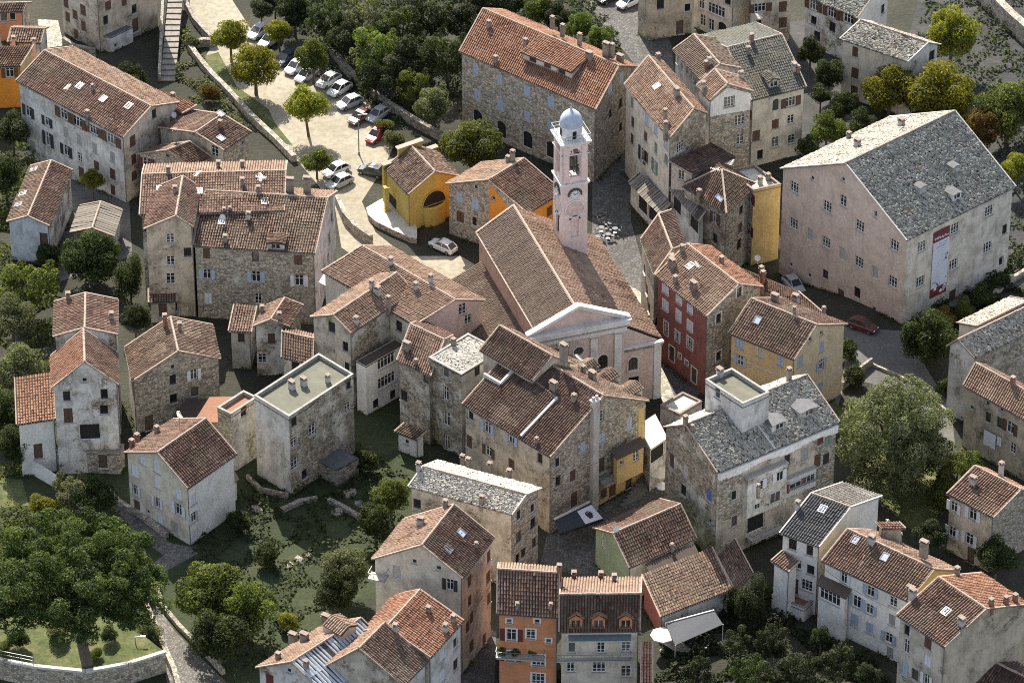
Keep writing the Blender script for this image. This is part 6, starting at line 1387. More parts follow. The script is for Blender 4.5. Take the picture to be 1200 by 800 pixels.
def crown_mesh(seed, nb, nl, leaf, zs=0.85, spread=.62, br=(.26, .44), low=-.75):
    g = np.random.default_rng(seed); c = []
    while len(c) < nb:
        v = g.normal(0, 1, 3); v /= np.linalg.norm(v); r = spread * g.uniform(.35, 1.1) ** .7
        v = v * r
        if v[2] < low * spread: continue
        c.append(v)
    c = np.array(c); b = g.uniform(br[0], br[1], nb); tb = g.normal(0, .13, nb)
    i = g.choice(nb, nl, p=b ** 2 / (b ** 2).sum()); d = g.normal(0, 1, (nl, 3)); d[:, 2] += .25; d /= np.linalg.norm(d, axis=1)[:, None]
    p = c[i] + d * (b[i] * g.uniform(.55, 1.08, nl) ** .6)[:, None]; p[:, 2] *= zs
    n = d + g.normal(0, .55, (nl, 3)); n[:, 2] += .2; n /= np.linalg.norm(n, axis=1)[:, None]
    t = np.cross(n, g.normal(0, 1, (nl, 3))); t /= np.linalg.norm(t, axis=1)[:, None]; s = np.cross(n, t)
    L_ = leaf * g.uniform(.6, 1.35, nl); W_ = L_ * g.uniform(.45, .8, nl)
    q = np.stack([p - t * L_[:, None] * .5, p + s * W_[:, None] * .5 + n * L_[:, None] * .08, p + t * L_[:, None] * .55, p - s * W_[:, None] * .5 + n * L_[:, None] * .08], 1)
    me = quadmesh('crown', q.reshape(-1, 3), np.arange(nl * 4).reshape(-1, 4), LM['green'], np.clip(g.normal(.48, .2, nl) + tb[i], 0, 1))
    return me
CR = {'a': crown_mesh(1, 40, 12000, .072, .85, .66, (.2, .36)), 'b': crown_mesh(2, 32, 11000, .075, .95, .64, (.2, .38)), 'c': crown_mesh(3, 52, 14000, .068, .8, .68, (.18, .33)), 'd': crown_mesh(4, 26, 9000, .08, .8, .6, (.22, .38)), 'loose': crown_mesh(5, 46, 6000, .07, 1.0, .8, (.12, .24)),
      'big': crown_mesh(6, 190, 60000, .034, 1.0, .84, (.11, .18)), 'pine': crown_mesh(7, 380, 105000, .025, .64, .9, (.07, .115), -.2), 'bush': crown_mesh(8, 24, 5000, .09, .7, .66, (.2, .36)), 'tall': crown_mesh(9, 44, 12000, .065, 2.0, .58, (.18, .32))}
def tree(label, uv, r, kind='a', mat='green', zc=None, name='tree', group=None, base=None, trunk=True, cat='tree', zs=1.0, zb=0.0):
    """uv crown centre in photograph pixels, r radius in pixels"""
    R_ = r / 9.0 * (1.18 if kind not in ('pine', 'big') else 1.0)
    if base is not None: g = at(base, zb); c = aty(uv, g[1])
    else:
        zc = zc if zc is not None else R_ * .8 * zs + (1.6 if trunk else -.1) ; c = at(uv, zc + zb); g = np.array([c[0], c[1], zb + float(gz(c[0], c[1]))])
    rt = root(name, label, cat, tuple(g), group); o = ob('crown', CR[kind], rt, tuple(c - g), rng.uniform(0, 6.28)); o.scale = (R_ * rng.uniform(.88, 1.12), R_ * rng.uniform(.88, 1.12), R_ * zs * rng.uniform(.92, 1.1))
    o.material_slots[0].link = 'OBJECT'; o.material_slots[0].material = LM[mat]
    if trunk:
        mb = MB(); h = c[2] - g[2]; rr = max(.1, R_ * .055)
        p0 = np.zeros(3); p1 = np.array([c[0] - g[0], 0, h * .55]); mb.tube((0, 0, -.3), p1, rr * 1.25, rr * .85, 8, cap=False)
        for k in range(6):
            t = k * 1.05 + rng.uniform(0, .6); e = p1 + np.array([math.cos(t) * R_ * .55, math.sin(t) * R_ * .55, (h - h * .55) + R_ * rng.uniform(0, .45)]); m_ = (p1 + e) / 2 + np.array([0, 0, R_ * .08]); mb.tube(p1 - zv3 * .1, m_, rr * .6, rr * .38, 6, cap=False); mb.tube(m_, e, rr * .38, rr * .12, 5, cap=False)
        ob('trunk', mb.mesh('trunk', BARK), rt)
    return rt
PG = 'trees around the parking plaza'
tree('umbrella pine with broad flat crown on the garden terrace', (86, 684), 97, 'pine', 'pine', name='umbrella_pine', base=(103, 778), zb=3.0, cat='pine')
tree('great round plane tree right of the grey slab-roofed house', (1048, 512), 68, 'big', 'plane', name='plane_tree', base=(1050, 572), zs=1.12)
tree('pale green tree at the upper left corner of the parking plaza', (270, 42), 24, 'a', 'lime', group=PG); tree('larger pale green tree beside the parapet of the plaza', (299, 76), 32, 'c', 'lime', group=PG, zc=5.0)
tree('small bright tree at the top of the car row', (327, 36), 17, 'b', 'lime', group=PG); tree('round tree overhanging the middle of the car row', (367, 66), 25, 'a', 'green', group=PG, zc=4.6)
tree('single slim tree standing in the sunny plaza with its shadow', (358, 122), 25, 'b', 'lime', group=PG, base=(362, 160)); tree('dark small tree by the two white cars at the plaza foot', (371, 188), 20, 'd', 'green', group=PG, zc=3)
tree('leafy bush next to the red car behind the chapel', (450, 148), 15, 'bush', 'green', name='shrub', trunk=False, cat='shrub'); tree('second leafy bush in front of the red car', (462, 162), 15, 'bush', 'olive', name='shrub', trunk=False, cat='shrub')
tree('dense round tree between the chapel and the big stone building', (552, 170), 38, 'c', 'green'); tree('pale shrub tree at the left foot of the big stone building', (508, 124), 25, 'a', 'olive')
WG = 'shaded trees at the top of the picture'
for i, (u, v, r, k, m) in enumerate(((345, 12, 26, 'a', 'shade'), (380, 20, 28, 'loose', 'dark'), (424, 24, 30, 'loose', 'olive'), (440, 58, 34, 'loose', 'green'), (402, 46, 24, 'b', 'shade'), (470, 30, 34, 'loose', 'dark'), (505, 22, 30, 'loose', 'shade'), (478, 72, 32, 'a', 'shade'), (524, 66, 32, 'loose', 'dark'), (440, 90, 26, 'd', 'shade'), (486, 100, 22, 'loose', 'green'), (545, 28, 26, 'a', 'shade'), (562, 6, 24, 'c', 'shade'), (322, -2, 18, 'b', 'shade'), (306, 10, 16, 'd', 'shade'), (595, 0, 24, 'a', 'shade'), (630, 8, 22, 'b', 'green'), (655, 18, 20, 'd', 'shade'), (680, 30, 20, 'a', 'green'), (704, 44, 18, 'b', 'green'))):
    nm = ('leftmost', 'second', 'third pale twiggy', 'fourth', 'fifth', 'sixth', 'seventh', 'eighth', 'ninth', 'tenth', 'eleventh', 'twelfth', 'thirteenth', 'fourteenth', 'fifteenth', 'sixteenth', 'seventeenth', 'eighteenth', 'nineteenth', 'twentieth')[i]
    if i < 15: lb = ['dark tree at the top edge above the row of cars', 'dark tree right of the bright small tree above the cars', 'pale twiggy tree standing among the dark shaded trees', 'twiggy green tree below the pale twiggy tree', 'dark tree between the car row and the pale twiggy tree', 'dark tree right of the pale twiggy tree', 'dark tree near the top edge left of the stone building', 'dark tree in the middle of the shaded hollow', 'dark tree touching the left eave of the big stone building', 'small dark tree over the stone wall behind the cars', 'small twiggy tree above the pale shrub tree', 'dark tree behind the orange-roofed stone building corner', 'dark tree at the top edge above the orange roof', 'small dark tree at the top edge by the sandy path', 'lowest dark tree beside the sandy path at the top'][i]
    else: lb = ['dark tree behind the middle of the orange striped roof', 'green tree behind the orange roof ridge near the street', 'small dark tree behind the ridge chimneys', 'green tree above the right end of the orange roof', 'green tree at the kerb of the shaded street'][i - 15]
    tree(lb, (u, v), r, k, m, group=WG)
for u, v, r, k, m, lb in ((950, 60, 20, 'a', 'dark', 'dark tree in the gap below the white slate-roofed house'), (972, 86, 22, 'b', 'dark', 'dark tree between the green-grey roof and the pale slab-roofed house'), (990, 122, 20, 'c', 'dark', 'dark tree at the corner of the pale slab-roofed house'), (1010, 146, 22, 'a', 'dark', 'dark tree above the bright museum roof slope'), (962, 110, 16, 'bush', 'dark', 'dark bush beside the chimney end of the green-grey roof')):  # dark trees added to darken the gap of shade and vegetation
    tree(lb, (u, v), r, k, m, group='dark trees added in the shade behind the cream cluster')
RG = 'autumn trees at the upper right'
tree('tall yellow-green tree beside the slab-roofed pale house', (1116, 36), 38, 'c', 'lime', group=RG, zc=7); tree('yellow-green tree in front of the slab-roofed pale house', (1043, 104), 35, 'a', 'lime', group=RG, zc=5)
tree('widest yellow-green tree above the museum roof', (1098, 110), 46, 'c', 'lime', group=RG, zc=6); tree('rust-tinged tree behind the museum ridge', (1150, 150), 30, 'b', 'rust', group=RG, zc=5); tree('dark green tree at the right edge above the museum', (1182, 128), 40, 'c', 'green', group=RG, zc=6); tree('small green tree beyond the museum roof corner', (1192, 196), 20, 'a', 'lime', group=RG, zc=4)
tree('round green tree left of the museum beside the cream house', (969, 152), 25, 'a', 'green', zc=4); tree('small dark tree between the cream house and the museum', (948, 172), 18, 'b', 'dark')
tree('dark tree with rust leaves against the museum front corner', (1090, 392), 34, 'c', 'dark', zc=4.4); tree('rust-coloured bush beside the dark tree at the museum corner', (1106, 372), 18, 'bush', 'rust', name='shrub', trunk=False, cat='shrub')
tree('loose green tree between the plane tree and the beige house', (1122, 552), 30, 'loose', 'green', zc=4.5); tree('smaller green tree at the foot of the plane tree', (1105, 580), 22, 'a', 'green', zc=3); tree('dark bush behind the laundry house', (1140, 545), 20, 'bush', 'green', name='shrub', trunk=False, cat='shrub')
tree('large dark fig tree left of the tall tan gable wing', (108, 300), 36, 'c', 'dark', zc=4.5); tree('slim dark tree against the tan gable wing', (152, 325), 20, 'tall', 'dark', zc=4); tree('dark tree below the slim tree by the white upper house', (158, 372), 18, 'a', 'dark')
LGp = 'shrubs on the left garden slope'
for u, v, r, k, m, lb in ((36, 335, 32, 'loose', 'green', 'tangled green tree on the left slope below the long narrow house'), (14, 372, 28, 'a', 'olive', 'grey-green bush at the left edge beside the upper white house'), (58, 300, 20, 'bush', 'dark', 'dark bush at the foot of the long narrow white house'), (24, 430, 30, 'a', 'olive', 'silvery olive tree left of the white houses'), (8, 478, 24, 'c', 'dark', 'dark tree at the left edge above the bright lawn'), (14, 520, 22, 'a', 'dark', 'dark shrub at the left edge beside the lean-to house'), (6, 205, 24, 'a', 'dark', 'dark tree at the left edge beside the long narrow house'), (14, 150, 24, 'b', 'dark', 'dark tree below the small orange house at the left edge'), (28, 240, 14, 'bush', 'green', 'small bush left of the long narrow white house'), (86, 576, 26, 'loose', 'olive', 'pale leafy shrub below the stone terrace'), (112, 580, 22, 'a', 'dark', 'dark shrub between the stone terrace and the path'), (50, 592, 20, 'bush', 'lime', 'bright green shrub behind the pine crown'), (30, 640, 22, 'a', 'dark', 'dark shrub left behind the pine crown')):
    tree(lb, (u, v), r, k, m, group=LGp, trunk=k != 'bush', name='tree' if k != 'bush' else 'shrub', cat='tree' if k != 'bush' else 'shrub')
MG = 'trees in the dark middle garden'
for u, v, r, k, m, lb in ((248, 690, 36, 'c', 'green', 'large leafy fig tree right of the cobbled path'), (292, 712, 32, 'a', 'green', 'second leafy fig tree nearer the bottom edge'), (256, 745, 30, 'b', 'dark', 'dark tree below the two fig trees'), (402, 664, 27, 'c', 'olive', 'round pale-leaved tree left of the tall beige house'), (392, 692, 22, 'a', 'dark', 'dark shrub under the round pale-leaved tree'), (458, 580, 22, 'a', 'green', 'leafy tree left of the long pale slab roof'), (440, 610, 22, 'b', 'dark', 'dark tree beside the leafy tree in the middle garden'), (338, 728, 14, 'bush', 'lime', 'bright lime bush near the orange tiled roof'), (386, 702, 14, 'loose', 'olive', 'grey twiggy bush near the white terrace'), (280, 610, 16, 'bush', 'dark', 'dark bush right of the blue-shuttered house'), (312, 650, 18, 'bush', 'dark', 'dark bush in the middle of the garden grass'), (430, 540, 16, 'bush', 'dark', 'dark bush beside the white garden hut')):
    tree(lb, (u, v), r, k, m, group=MG, trunk=k != 'bush', name='tree' if k != 'bush' else 'shrub', cat='tree' if k != 'bush' else 'shrub')
BGp = 'dark trees at the bottom right'
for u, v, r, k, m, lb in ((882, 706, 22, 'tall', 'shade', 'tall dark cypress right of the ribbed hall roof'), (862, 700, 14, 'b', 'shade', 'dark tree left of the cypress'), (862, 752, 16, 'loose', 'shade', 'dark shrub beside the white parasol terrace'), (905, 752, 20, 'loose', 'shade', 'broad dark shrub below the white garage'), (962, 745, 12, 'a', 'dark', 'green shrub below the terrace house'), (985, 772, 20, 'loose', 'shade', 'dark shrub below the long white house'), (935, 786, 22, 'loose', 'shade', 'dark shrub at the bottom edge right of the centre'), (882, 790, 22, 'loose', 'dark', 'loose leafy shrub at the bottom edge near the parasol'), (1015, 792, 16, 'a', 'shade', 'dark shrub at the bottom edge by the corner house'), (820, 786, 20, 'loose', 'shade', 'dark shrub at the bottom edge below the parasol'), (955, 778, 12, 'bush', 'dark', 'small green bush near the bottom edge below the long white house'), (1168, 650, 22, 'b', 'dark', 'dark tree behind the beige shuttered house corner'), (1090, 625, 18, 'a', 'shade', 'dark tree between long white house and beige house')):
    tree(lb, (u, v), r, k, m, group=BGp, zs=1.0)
tree('yellowish small tree beside the long whitish house', (108, 210), 14, 'a', 'lime', zc=3); tree('low palm-like bush behind the stone parapet', (225, 48), 12, 'bush', 'olive', name='shrub', trunk=False, cat='shrub'); tree('climbing plant on the parapet below the plaza', (246, 108), 16, 'bush', 'rust', name='shrub', trunk=False, cat='shrub')
[tree(lb, (u, 762), 7, 'bush', 'green', name='shrub', trunk=False, cat='shrub', zc=7.6) for u, lb in ((588, 'leftmost potted shrub on the orange house balcony'), (604, 'middle potted shrub on the orange house balcony'), (624, 'right-hand potted shrub on the orange house balcony'))]; tree('dark shrub behind the beige apartment house at the stairs', (150, 92), 22, 'a', 'dark', zc=2)
for u, v, r, k, m, lb in ((20, 748, 14, 'bush', 'dark', 'dark bush on the terrace lawn left of the pine trunk'), (66, 738, 14, 'bush', 'olive', 'silvery bush on the terrace behind the pine trunk'), (128, 742, 12, 'bush', 'dark', 'dark bush on the terrace right of the pine trunk'), (112, 765, 8, 'bush', 'green', 'small tuft beside the pine trunk'), (4, 758, 9, 'bush', 'green', 'small bush at the left end of the terrace railing')):
    tree(lb, (u, v), r, k, m, trunk=False, name='shrub', cat='shrub', zb=3.0, group='shrubs on the garden terrace')
for u, v, r, k, m, lb in ((172, 742, 16, 'a', 'olive', 'leafy shrub between the terrace and the cobbled path'), (150, 700, 20, 'loose', 'green', 'loose green shrub right of the pine crown'), (166, 690, 14, 'bush', 'lime', 'yellowish shrub at the bend of the path'), (1002, 440, 16, 'bush', 'dark', 'dark bush added for shadow behind the yellow ochre house'), (995, 410, 16, 'bush', 'dark', 'dark hedge added for shadow beside the dark red car'), (1108, 452, 14, 'bush', 'dark', 'dark bush at the foot of the rough slab-roofed house'), (1150, 345, 18, 'bush', 'dark', 'dark hedge along the museum flank'), (1130, 360, 16, 'bush', 'green', 'green bush between museum flank and crooked roof'), (1172, 330, 14, 'bush', 'dark', 'dark bush near the museum rear steps')):  # first dark bush and hedge by the road are added to stand for shadow
    tree(lb, (u, v), r, k, m, trunk=False, name='shrub', cat='shrub', group='shrubs beside walls and paths')
def rock(label, uv, r, seed):
    g = np.random.default_rng(seed); c = atg(uv); bm = bmesh.new(); bmesh.ops.create_icosphere(bm, subdivisions=2, radius=1.0)
    for v in bm.verts: k_ = 1 + g.normal(0, .13); v.co = Vector((v.co.x * k_ * r * 1.4, v.co.y * k_ * r, v.co.z * k_ * r * .55))
    me = bpy.data.meshes.new('rock'); bm.to_mesh(me); bm.free(); me.materials.append(WM['stoned']); tag(ob('rock', me, None, tuple(c), float(g.uniform(0, 3))), label, 'rock', 'rocks in the middle garden')
for i, (uv, r, lb) in enumerate((((410, 578), .8, 'pale rock above the leafy garden tree'), ((422, 590), .6, 'small pale rock beside the leafy garden tree'), ((300, 596), .7, 'pale rock right of the blue-shuttered house'), ((350, 655), .5, 'small rock in the middle of the garden grass'), ((362, 650), .4, 'smallest rock in the garden grass'), ((395, 600), .7, 'flat rock in the shaded upper garden'), ((340, 662), .45, 'rock left in the garden grass'), ((432, 604), .6, 'rock under the dark garden tree'))): rock(lb, uv, r, 40 + i)
wall_line('garden_wall', 'broken stone terrace wall across the middle garden', [(385, 588), (405, 598), (428, 612), (445, 630)], .6, .6, WM['stoned'])
wall_line('garden_wall', 'low rubble wall at the upper edge of the middle garden', [(330, 600), (352, 590), (372, 586)], .6, .6, WM['stoned'])
# rough undergrowth in the gardens: nobody could count it
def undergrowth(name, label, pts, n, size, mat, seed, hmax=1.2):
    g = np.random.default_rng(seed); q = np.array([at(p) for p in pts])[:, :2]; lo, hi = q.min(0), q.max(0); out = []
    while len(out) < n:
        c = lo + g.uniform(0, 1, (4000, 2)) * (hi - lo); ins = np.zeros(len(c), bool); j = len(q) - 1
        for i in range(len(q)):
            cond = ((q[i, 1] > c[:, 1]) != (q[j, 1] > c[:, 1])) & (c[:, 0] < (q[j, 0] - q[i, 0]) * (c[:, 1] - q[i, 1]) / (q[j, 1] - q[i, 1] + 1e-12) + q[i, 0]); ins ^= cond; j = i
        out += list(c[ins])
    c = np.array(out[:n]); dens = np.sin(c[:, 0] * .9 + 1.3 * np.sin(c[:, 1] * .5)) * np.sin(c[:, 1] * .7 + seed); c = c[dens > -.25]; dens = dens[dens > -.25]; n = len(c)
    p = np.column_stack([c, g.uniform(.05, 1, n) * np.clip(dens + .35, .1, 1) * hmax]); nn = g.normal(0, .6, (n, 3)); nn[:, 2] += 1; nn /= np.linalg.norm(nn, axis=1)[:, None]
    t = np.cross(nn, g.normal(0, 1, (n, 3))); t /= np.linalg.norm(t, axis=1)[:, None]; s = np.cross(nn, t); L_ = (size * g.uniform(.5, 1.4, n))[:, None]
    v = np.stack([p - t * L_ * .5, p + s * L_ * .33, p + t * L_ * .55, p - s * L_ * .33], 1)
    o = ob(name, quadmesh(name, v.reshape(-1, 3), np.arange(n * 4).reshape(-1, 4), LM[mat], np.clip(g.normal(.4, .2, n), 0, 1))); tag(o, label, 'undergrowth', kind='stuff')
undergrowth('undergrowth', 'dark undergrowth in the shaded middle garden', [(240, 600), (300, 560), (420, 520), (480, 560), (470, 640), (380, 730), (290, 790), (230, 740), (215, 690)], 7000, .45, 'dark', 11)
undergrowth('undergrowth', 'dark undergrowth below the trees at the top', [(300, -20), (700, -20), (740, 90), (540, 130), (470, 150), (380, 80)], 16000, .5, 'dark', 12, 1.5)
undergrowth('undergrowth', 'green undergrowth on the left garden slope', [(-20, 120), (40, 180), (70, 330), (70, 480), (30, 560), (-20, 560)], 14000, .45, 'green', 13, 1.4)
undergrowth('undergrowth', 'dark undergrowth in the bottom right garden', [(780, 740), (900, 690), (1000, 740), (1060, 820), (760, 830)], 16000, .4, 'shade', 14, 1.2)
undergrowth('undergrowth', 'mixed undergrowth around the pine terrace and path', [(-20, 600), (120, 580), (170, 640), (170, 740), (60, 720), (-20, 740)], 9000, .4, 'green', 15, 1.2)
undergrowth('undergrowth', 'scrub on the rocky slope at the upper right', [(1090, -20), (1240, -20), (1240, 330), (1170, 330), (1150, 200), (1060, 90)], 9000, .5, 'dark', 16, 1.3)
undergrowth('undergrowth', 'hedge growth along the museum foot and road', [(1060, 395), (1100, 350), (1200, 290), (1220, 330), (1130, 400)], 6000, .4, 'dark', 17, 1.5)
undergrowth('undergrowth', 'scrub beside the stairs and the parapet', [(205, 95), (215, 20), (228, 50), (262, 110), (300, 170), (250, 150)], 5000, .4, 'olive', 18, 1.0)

def weeds():
    g = np.random.default_rng(21); pts = []
    for f, l, b, r, z0 in FOOT:
        if z0 != 0: continue
        for a, c in ((l, f), (f, r)):
            L_ = np.linalg.norm(c - a); n = int(L_ * 16); t = g.uniform(0, 1, n); dd = (c - a) / L_; nn = np.array([dd[1], -dd[0], 0])
            k = (np.sin(t * L_ * 1.3 + f[0]) + np.sin(t * L_ * .47 + f[1]) > .1); t = t[k]; off = np.abs(g.normal(0, .35, len(t))) - .2
            pts.append(a + np.outer(t, c - a) + np.outer(off, nn))
    p = np.vstack(pts); n = len(p); p[:, 2] = gz(p[:, 0], p[:, 1]) + np.abs(g.normal(0, .22, n)); nn = g.normal(0, .6, (n, 3)); nn[:, 2] += .7; nn /= np.linalg.norm(nn, axis=1)[:, None]
    t = np.cross(nn, g.normal(0, 1, (n, 3))); t /= np.linalg.norm(t, axis=1)[:, None]; s = np.cross(nn, t); L_ = (.3 * g.uniform(.5, 1.4, n))[:, None]
    v = np.stack([p - t * L_ * .5, p + s * L_ * .3, p + t * L_ * .55, p - s * L_ * .3], 1)
    tag(ob('weeds', quadmesh('weeds', v.reshape(-1, 3), np.arange(n * 4).reshape(-1, 4), LM['green'], np.clip(g.normal(.4, .2, n), 0, 1))), 'weeds growing along the foot of the house walls', 'weeds', kind='stuff')
weeds()
# cables strung between the houses
for lb, p0, z0_, p1, z1_ in (('dark cable across the front of the large central house', '11:212,640', 9.0, '11:600,470', 9.0), ('dark cable over the roof of the pale green house', '15:505,140', 8.4, '15:640,245', 6.4), ('dark cable between the long white house and the corner house', '16:300,270', 9.0, '16:640,470', 9.2), ('dark cable along the cream street front', '3:560,440', 12.0, '7:880,200', 9.0)):
    a, b_ = at(P(p0), z0_), at(P(p1), z1_); mb = MB(); pv = a
    for k in range(1, 11): t = k / 10; q = a + (b_ - a) * t - zv3 * .6 * math.sin(math.pi * t); mb.tube(pv, q, .03, .03, 4, cap=False); pv = q
    tag(ob('overhead_cable', mb.mesh('overhead_cable', plain('cable_black', (.02, .02, .02), .7), a), None, tuple(a)), lb, 'cable')
# ================================================================== cars
CARM = {}
def paint(name, c):
    if name not in CARM:
        m, t, b = nodes_mat('car_' + name); N = NT(t); v = N.coord(); f = N.noise(v, 1.3, 3)
        N.l(N.mix(f, c4(c, .92), c4(c, 1.06)), b.inputs['Base Color']); b.inputs['Roughness'].default_value = .28; b.inputs['Coat Weight'].default_value = .6; CARM[name] = m
    return CARM[name]
def car_meshes():
    # sections along x: (x, half width bottom, half width top, z bottom, z shoulder)
    prof = [(-2.05, .7, .38, .72), (-1.95, .82, .3, .86), (-1.3, .86, .28, .93), (0, .87, .27, .93), (.95, .86, .27, .9), (1.75, .8, .3, .74), (2.05, .62, .38, .58)]
    b = MB()
    for (x0, w0, l0, h0), (x1, w1, l1, h1) in zip(prof, prof[1:]):
        for sg in (-1, 1):
            q = [(x0, sg * w0, l0), (x1, sg * w1, l1), (x1, sg * w1, h1 - .12), (x0, sg * w0, h0 - .12)]; b.face(q if sg < 0 else q[::-1])
            q = [(x0, sg * w0, h0 - .12), (x1, sg * w1, h1 - .12), (x1, sg * (w1 - .12), h1), (x0, sg * (w0 - .12), h0)]; b.face(q if sg < 0 else q[::-1])
        b.face([(x0, -w0 + .12, h0), (x1, -w1 + .12, h1), (x1, w1 - .12, h1), (x0, w0 - .12, h0)]); b.face([(x0, w0, l0), (x1, w1, l1), (x1, -w1, l1), (x0, -w0, l0)])
    for k, s in ((0, -1), (-1, 1)):
        x, w, l, h = prof[k]; q = [(x, -w, l), (x, w, l), (x, w, h - .12), (x, w - .12, h), (x, -w + .12, h), (x, -w, h - .12)]; b.face(q if s > 0 else q[::-1])
    # cabin pillars and roof
    rf = [(-1.25, .6, 1.42), (-.4, .64, 1.5), (.25, .62, 1.46)]; base = {-1: (-1.85, .72, .9), 1: (1.0, .72, .91)}
    for (x0, w0, z0), (x1, w1, z1) in zip(rf, rf[1:]): b.face([(x0, -w0, z0), (x1, -w1, z1), (x1, w1, z1), (x0, w0, z0)]); [b.face(q if sg < 0 else q[::-1]) for sg in (-1, 1) for q in ([(x0, sg * w0, z0 - .08), (x1, sg * w1, z1 - .08), (x1, sg * w1, z1), (x0, sg * w0, z0)],)]
    for sg in (-1, 1):
        b.bar((-1.85, sg * .7, .9), (-1.25, sg * .6, 1.4), .12, .1); b.bar((1.0, sg * .7, .9), (.25, sg * .61, 1.43), .09, .08); b.bar((-.35, sg * .71, .9), (-.4, sg * .63, 1.45), .09, .08)
    body = b.mesh('car_body', paint('white', (.62, .63, .64)), smooth=False)
    g = MB()
    for sg in (-1, 1):
        q = [(-1.78, sg * .70, .91), (.93, sg * .70, .91), (.24, sg * .605, 1.41), (-1.24, sg * .595, 1.38)]; g.face(q if sg < 0 else q[::-1])
    side = g.mesh('side_glass', GLASS)
    g = MB(); g.face([(1.0, -.68, .91), (1.0, .68, .91), (.26, .6, 1.44), (.26, -.6, 1.44)]); ws = g.mesh('windscreen', GLASS)
    g = MB(); g.face([(-1.86, .68, .9), (-1.86, -.68, .9), (-1.26, -.58, 1.39), (-1.26, .58, 1.39)]); rs = g.mesh('rear_window', GLASS)
    w = MB(); w.tube((0, -.1, 0), (0, .1, 0), .31, .31, 16); tyre = w.mesh('tyre', plain('rubber', (.02, .02, .02), .9))
    w = MB(); w.tube((0, -.115, 0), (0, .115, 0), .19, .19, 10); rim = w.mesh('rim', METAL)
    l = MB(); l.box((0, 0, 0), (.1, .34, .14)); head = l.mesh('headlight', plain('lamp_glass', (.6, .62, .65), .2, .05)); l = MB(); l.box((0, 0, 0), (.1, .3, .16)); tail = l.mesh('tail_light', plain('lamp_red', (.3, .02, .02), .3, .05))
    return body, side, ws, rs, tyre, rim, head, tail
CB = car_meshes()
def car(label, uv, d, mat, sc_=1.0, z=.035):
    """d = pixel direction of the car's nose"""
    a = atg(uv, z); b_ = atg((uv[0] + d[0], uv[1] + d[1]), z); ang = math.atan2(b_[1] - a[1], b_[0] - a[0])
    r = root('parked_car', label, 'car', tuple(a), 'cars parked around the square', ang); body, side, ws, rs, tyre, rim, head, tail = CB
    o = ob('body', body, r); o.material_slots[0].link = 'OBJECT'; o.material_slots[0].material = mat
    for nm, me in (('side_window', side), ('windscreen', ws), ('rear_window', rs)): ob(nm, me, r)
    for x in (-1.28, 1.3):
        for y in (-.78, .78): w = ob('wheel', tyre, r, (x, y, .31)); ob('rim', rim, w)
    for y in (-.5, .5): ob('headlight', head, r, (1.98, y, .58)); ob('tail_light', tail, r, (-2.03, y, .68))
    return r
cw, cs_, cd_, cb_, cr_, cm_ = paint('white', (.62, .63, .64)), paint('silver', (.36, .38, .40)), paint('dark', (.025, .028, .033)), paint('blue', (.03, .05, .085)), paint('red', (.32, .02, .02)), paint('maroon', (.10, .025, .025))
RW = (-20, 14)
car('dark blue car, uppermost clear one of the diagonal row', (335, 72), RW, cb_); car('white car below the dark blue one in the row', (347, 82), RW, cw); car('silver car under the overhanging round tree', (359, 92), RW, cs_)
car('white car with dark windows right of the round tree', (385, 98), (-20, 12), cw); car('white car fourth from the red one in the row', (398, 108), (-20, 12), cw); car('silver-white car in the middle of the row', (410, 124), (-22, 9), cs_); car('dark maroon car in the row beside the plaza lamp', (422, 141), (-18, 12), cm_); car('pale silver car at the lower end of the row', (443, 138), (-18, 12), cs_); car('bright red car partly hidden behind the bushes', (442, 162), (-16, 12), cr_)
car('white car at the very top of the row under the bright trees', (303, 41), RW, cw); car('white car second from the top of the row', (316, 51), RW, cw)
car('white car parked beside the plaza exit, upper of two', (394, 203), (-20, 9), cw); car('silver-white car parked beside the plaza exit, lower of two', (398, 217), (-20, 9), cs_); car('dark car parked left of the yellow chapel', (436, 204), (-22, -6), cd_); car('white hatchback parked below the chapel apse', (519, 292), (-18, -8), cw)
car('white car on the shaded street at the top edge', (737, 6), (-22, 10), cw); car('dark car on the shaded street at the top edge', (714, 0), (-22, 10), cd_); car('dark car with pale roof beside the museum wall', (930, 337), (20, 12), cs_); car('dark red car at the foot of the museum', (1011, 385), (24, 8), cm_)
# ================================================================== street furniture
def parasol(label, p, rad, mat, h=2.5):
    q = at(P(p), h); g = np.array([q[0], q[1], 0]); r = root('parasol', label, 'parasol', tuple(g)); mb = MB(); n = 8
    for k in range(n):
        a0, a1 = 2 * math.pi * k / n, 2 * math.pi * (k + 1) / n; mb.face([(rad * math.cos(a0), rad * math.sin(a0), h - .1), (rad * math.cos(a1), rad * math.sin(a1), h - .1), (0, 0, h + .55)]); mb.face([(rad * math.cos(a1), rad * math.sin(a1), h - .25), (rad * math.cos(a0), rad * math.sin(a0), h - .25), (rad * math.cos(a0), rad * math.sin(a0), h - .1), (rad * math.cos(a1), rad * math.sin(a1), h - .1)][::-1])
    ob('canopy', mb.mesh('canopy', mat), r); mb = MB(); mb.tube((0, 0, 0), (0, 0, h + .5), .04, .03, 6); ob('pole', mb.mesh('pole', METAL), r); mb = MB(); mb.tube((0, 0, 0), (0, 0, .1), .35, .3, 10); ob('base', mb.mesh('base', SILL), r)
parasol('white parasol on the small terrace below the ribbed hall', '15:700,572', 1.5, plain('canvas_white', (.62, .62, .62), .8, .1)); parasol('pale square parasol in the alley by the grey slab-roofed house', '11:685,605', 1.5, plain('canvas_cream', (.58, .55, .46), .8, .15)); parasol('white parasol beside the pale one in the alley', '11:697,668', .8, plain('canvas_white', (.62, .62, .62), .8, .1))
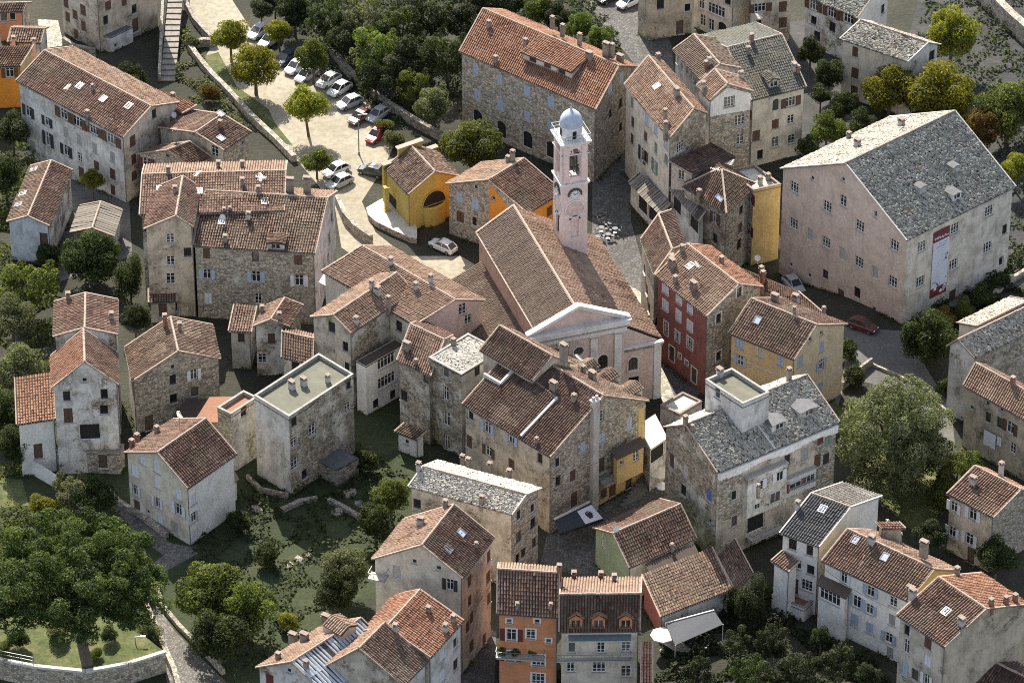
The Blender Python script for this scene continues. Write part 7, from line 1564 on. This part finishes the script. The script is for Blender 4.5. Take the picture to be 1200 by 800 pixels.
CNP = root('terrace_canopy', 'dark grey canvas canopy stretched beside the white parasol', 'canopy', tuple(at(P('15:840,600')))); co = np.array(CNP.location); q = [at(P(p), 2.9) for p in ('15:712,525', '15:925,468', '15:965,520', '15:755,612')]; q[2] -= zv3 * .3; q[3] -= zv3 * .3
mb = MB(); mb.face(q[::-1]); mb.face([x - zv3 * .04 for x in q]); ob('canvas', mb.mesh('canvas', plain('canvas_grey', (.05, .056, .07), .8, .2), co), CNP)
mb = MB(); mb.bar(q[0] + zv3 * .05, q[1] + zv3 * .05, .14, .12)
ob('frame', mb.mesh('frame', FRW, co), CNP)
for x in q: mb = MB(); mb.bar(x, np.array([x[0], x[1], 0]), .08, .08); ob('post', mb.mesh('post', FRW, co), CNP)
sheet('terrace_floor', ['15:680,600', '15:930,520', '15:900,640', '15:780,665'], .05, PAVEL)
def table_set(label, p, mat):
    g = at(P(p)); r = root('cafe_table', label, 'table', tuple(g), 'cafe tables outside the street houses'); mb = MB(); mb.tube((0, 0, .7), (0, 0, .74), .4, .4, 12); ob('table_top', mb.mesh('table_top', mat), r); mb = MB(); mb.tube((0, 0, 0), (0, 0, .7), .05, .05, 6); mb.tube((0, 0, 0), (0, 0, .04), .25, .25, 8); ob('pedestal', mb.mesh('pedestal', METAL), r)
def chair(label, p, rz, mat, off=(0, 0)):
    g = at(P(p)) + np.array([off[0], off[1], 0]); r = root('cafe_chair', label, 'chair', tuple(g), 'cafe chairs outside the street houses', rz); mb = MB(); mb.box((0, 0, .45), (.42, .42, .05)); ob('seat', mb.mesh('seat', mat), r); mb = MB(); mb.box((-.2, 0, .7), (.04, .42, .4)); ob('backrest', mb.mesh('backrest', mat), r)
    for x in (-.18, .18):
        for y in (-.18, .18): mb = MB(); mb.box((x, y, .215), (.035, .035, .43)); ob('leg', mb.mesh('leg', METAL), r)
WIC = plain('wicker_grey', (.16, .16, .16), .8, .2)
for i, p in enumerate(('7:425,235', '7:440,265', '7:470,285', '7:490,310', '7:430,305', '7:460,335', '7:415,345')):
    table_set('small cafe table on the shaded street right of the bell tower', p, plain('table_grey', (.07, .07, .075), .6, .1))
    for k in range(2): chair('grey cafe chair on the shaded street right of the bell tower', p, k * 3.14, WIC, (-.65 if k == 0 else .65, 0))
def lamp(label, p, h=5.0):
    g = at(P(p)); r = root('street_lamp', label, 'street lamp', tuple(g)); mb = MB(); mb.tube((0, 0, 0), (0, 0, h), .09, .06, 8); mb.tube((0, 0, 0), (0, 0, .5), .16, .14, 8); mb.bar((0, 0, h - .05), (.8, 0, h + .1), .06, .06); ob('post', mb.mesh('post', RAIL), r); mb = MB(); mb.box((.95, 0, h + .1), (.6, .25, .12)); ob('lamp_head', mb.mesh('lamp_head', FRW), r)
lamp('grey street lamp between the cars and the sunny plaza', '2:490,680', 6.5); lamp('street lamp on the garden terrace near the path', '13:600,700', 4.0); lamp('street lamp beside the cobbled path above the pine', '13:620,400', 3.5)
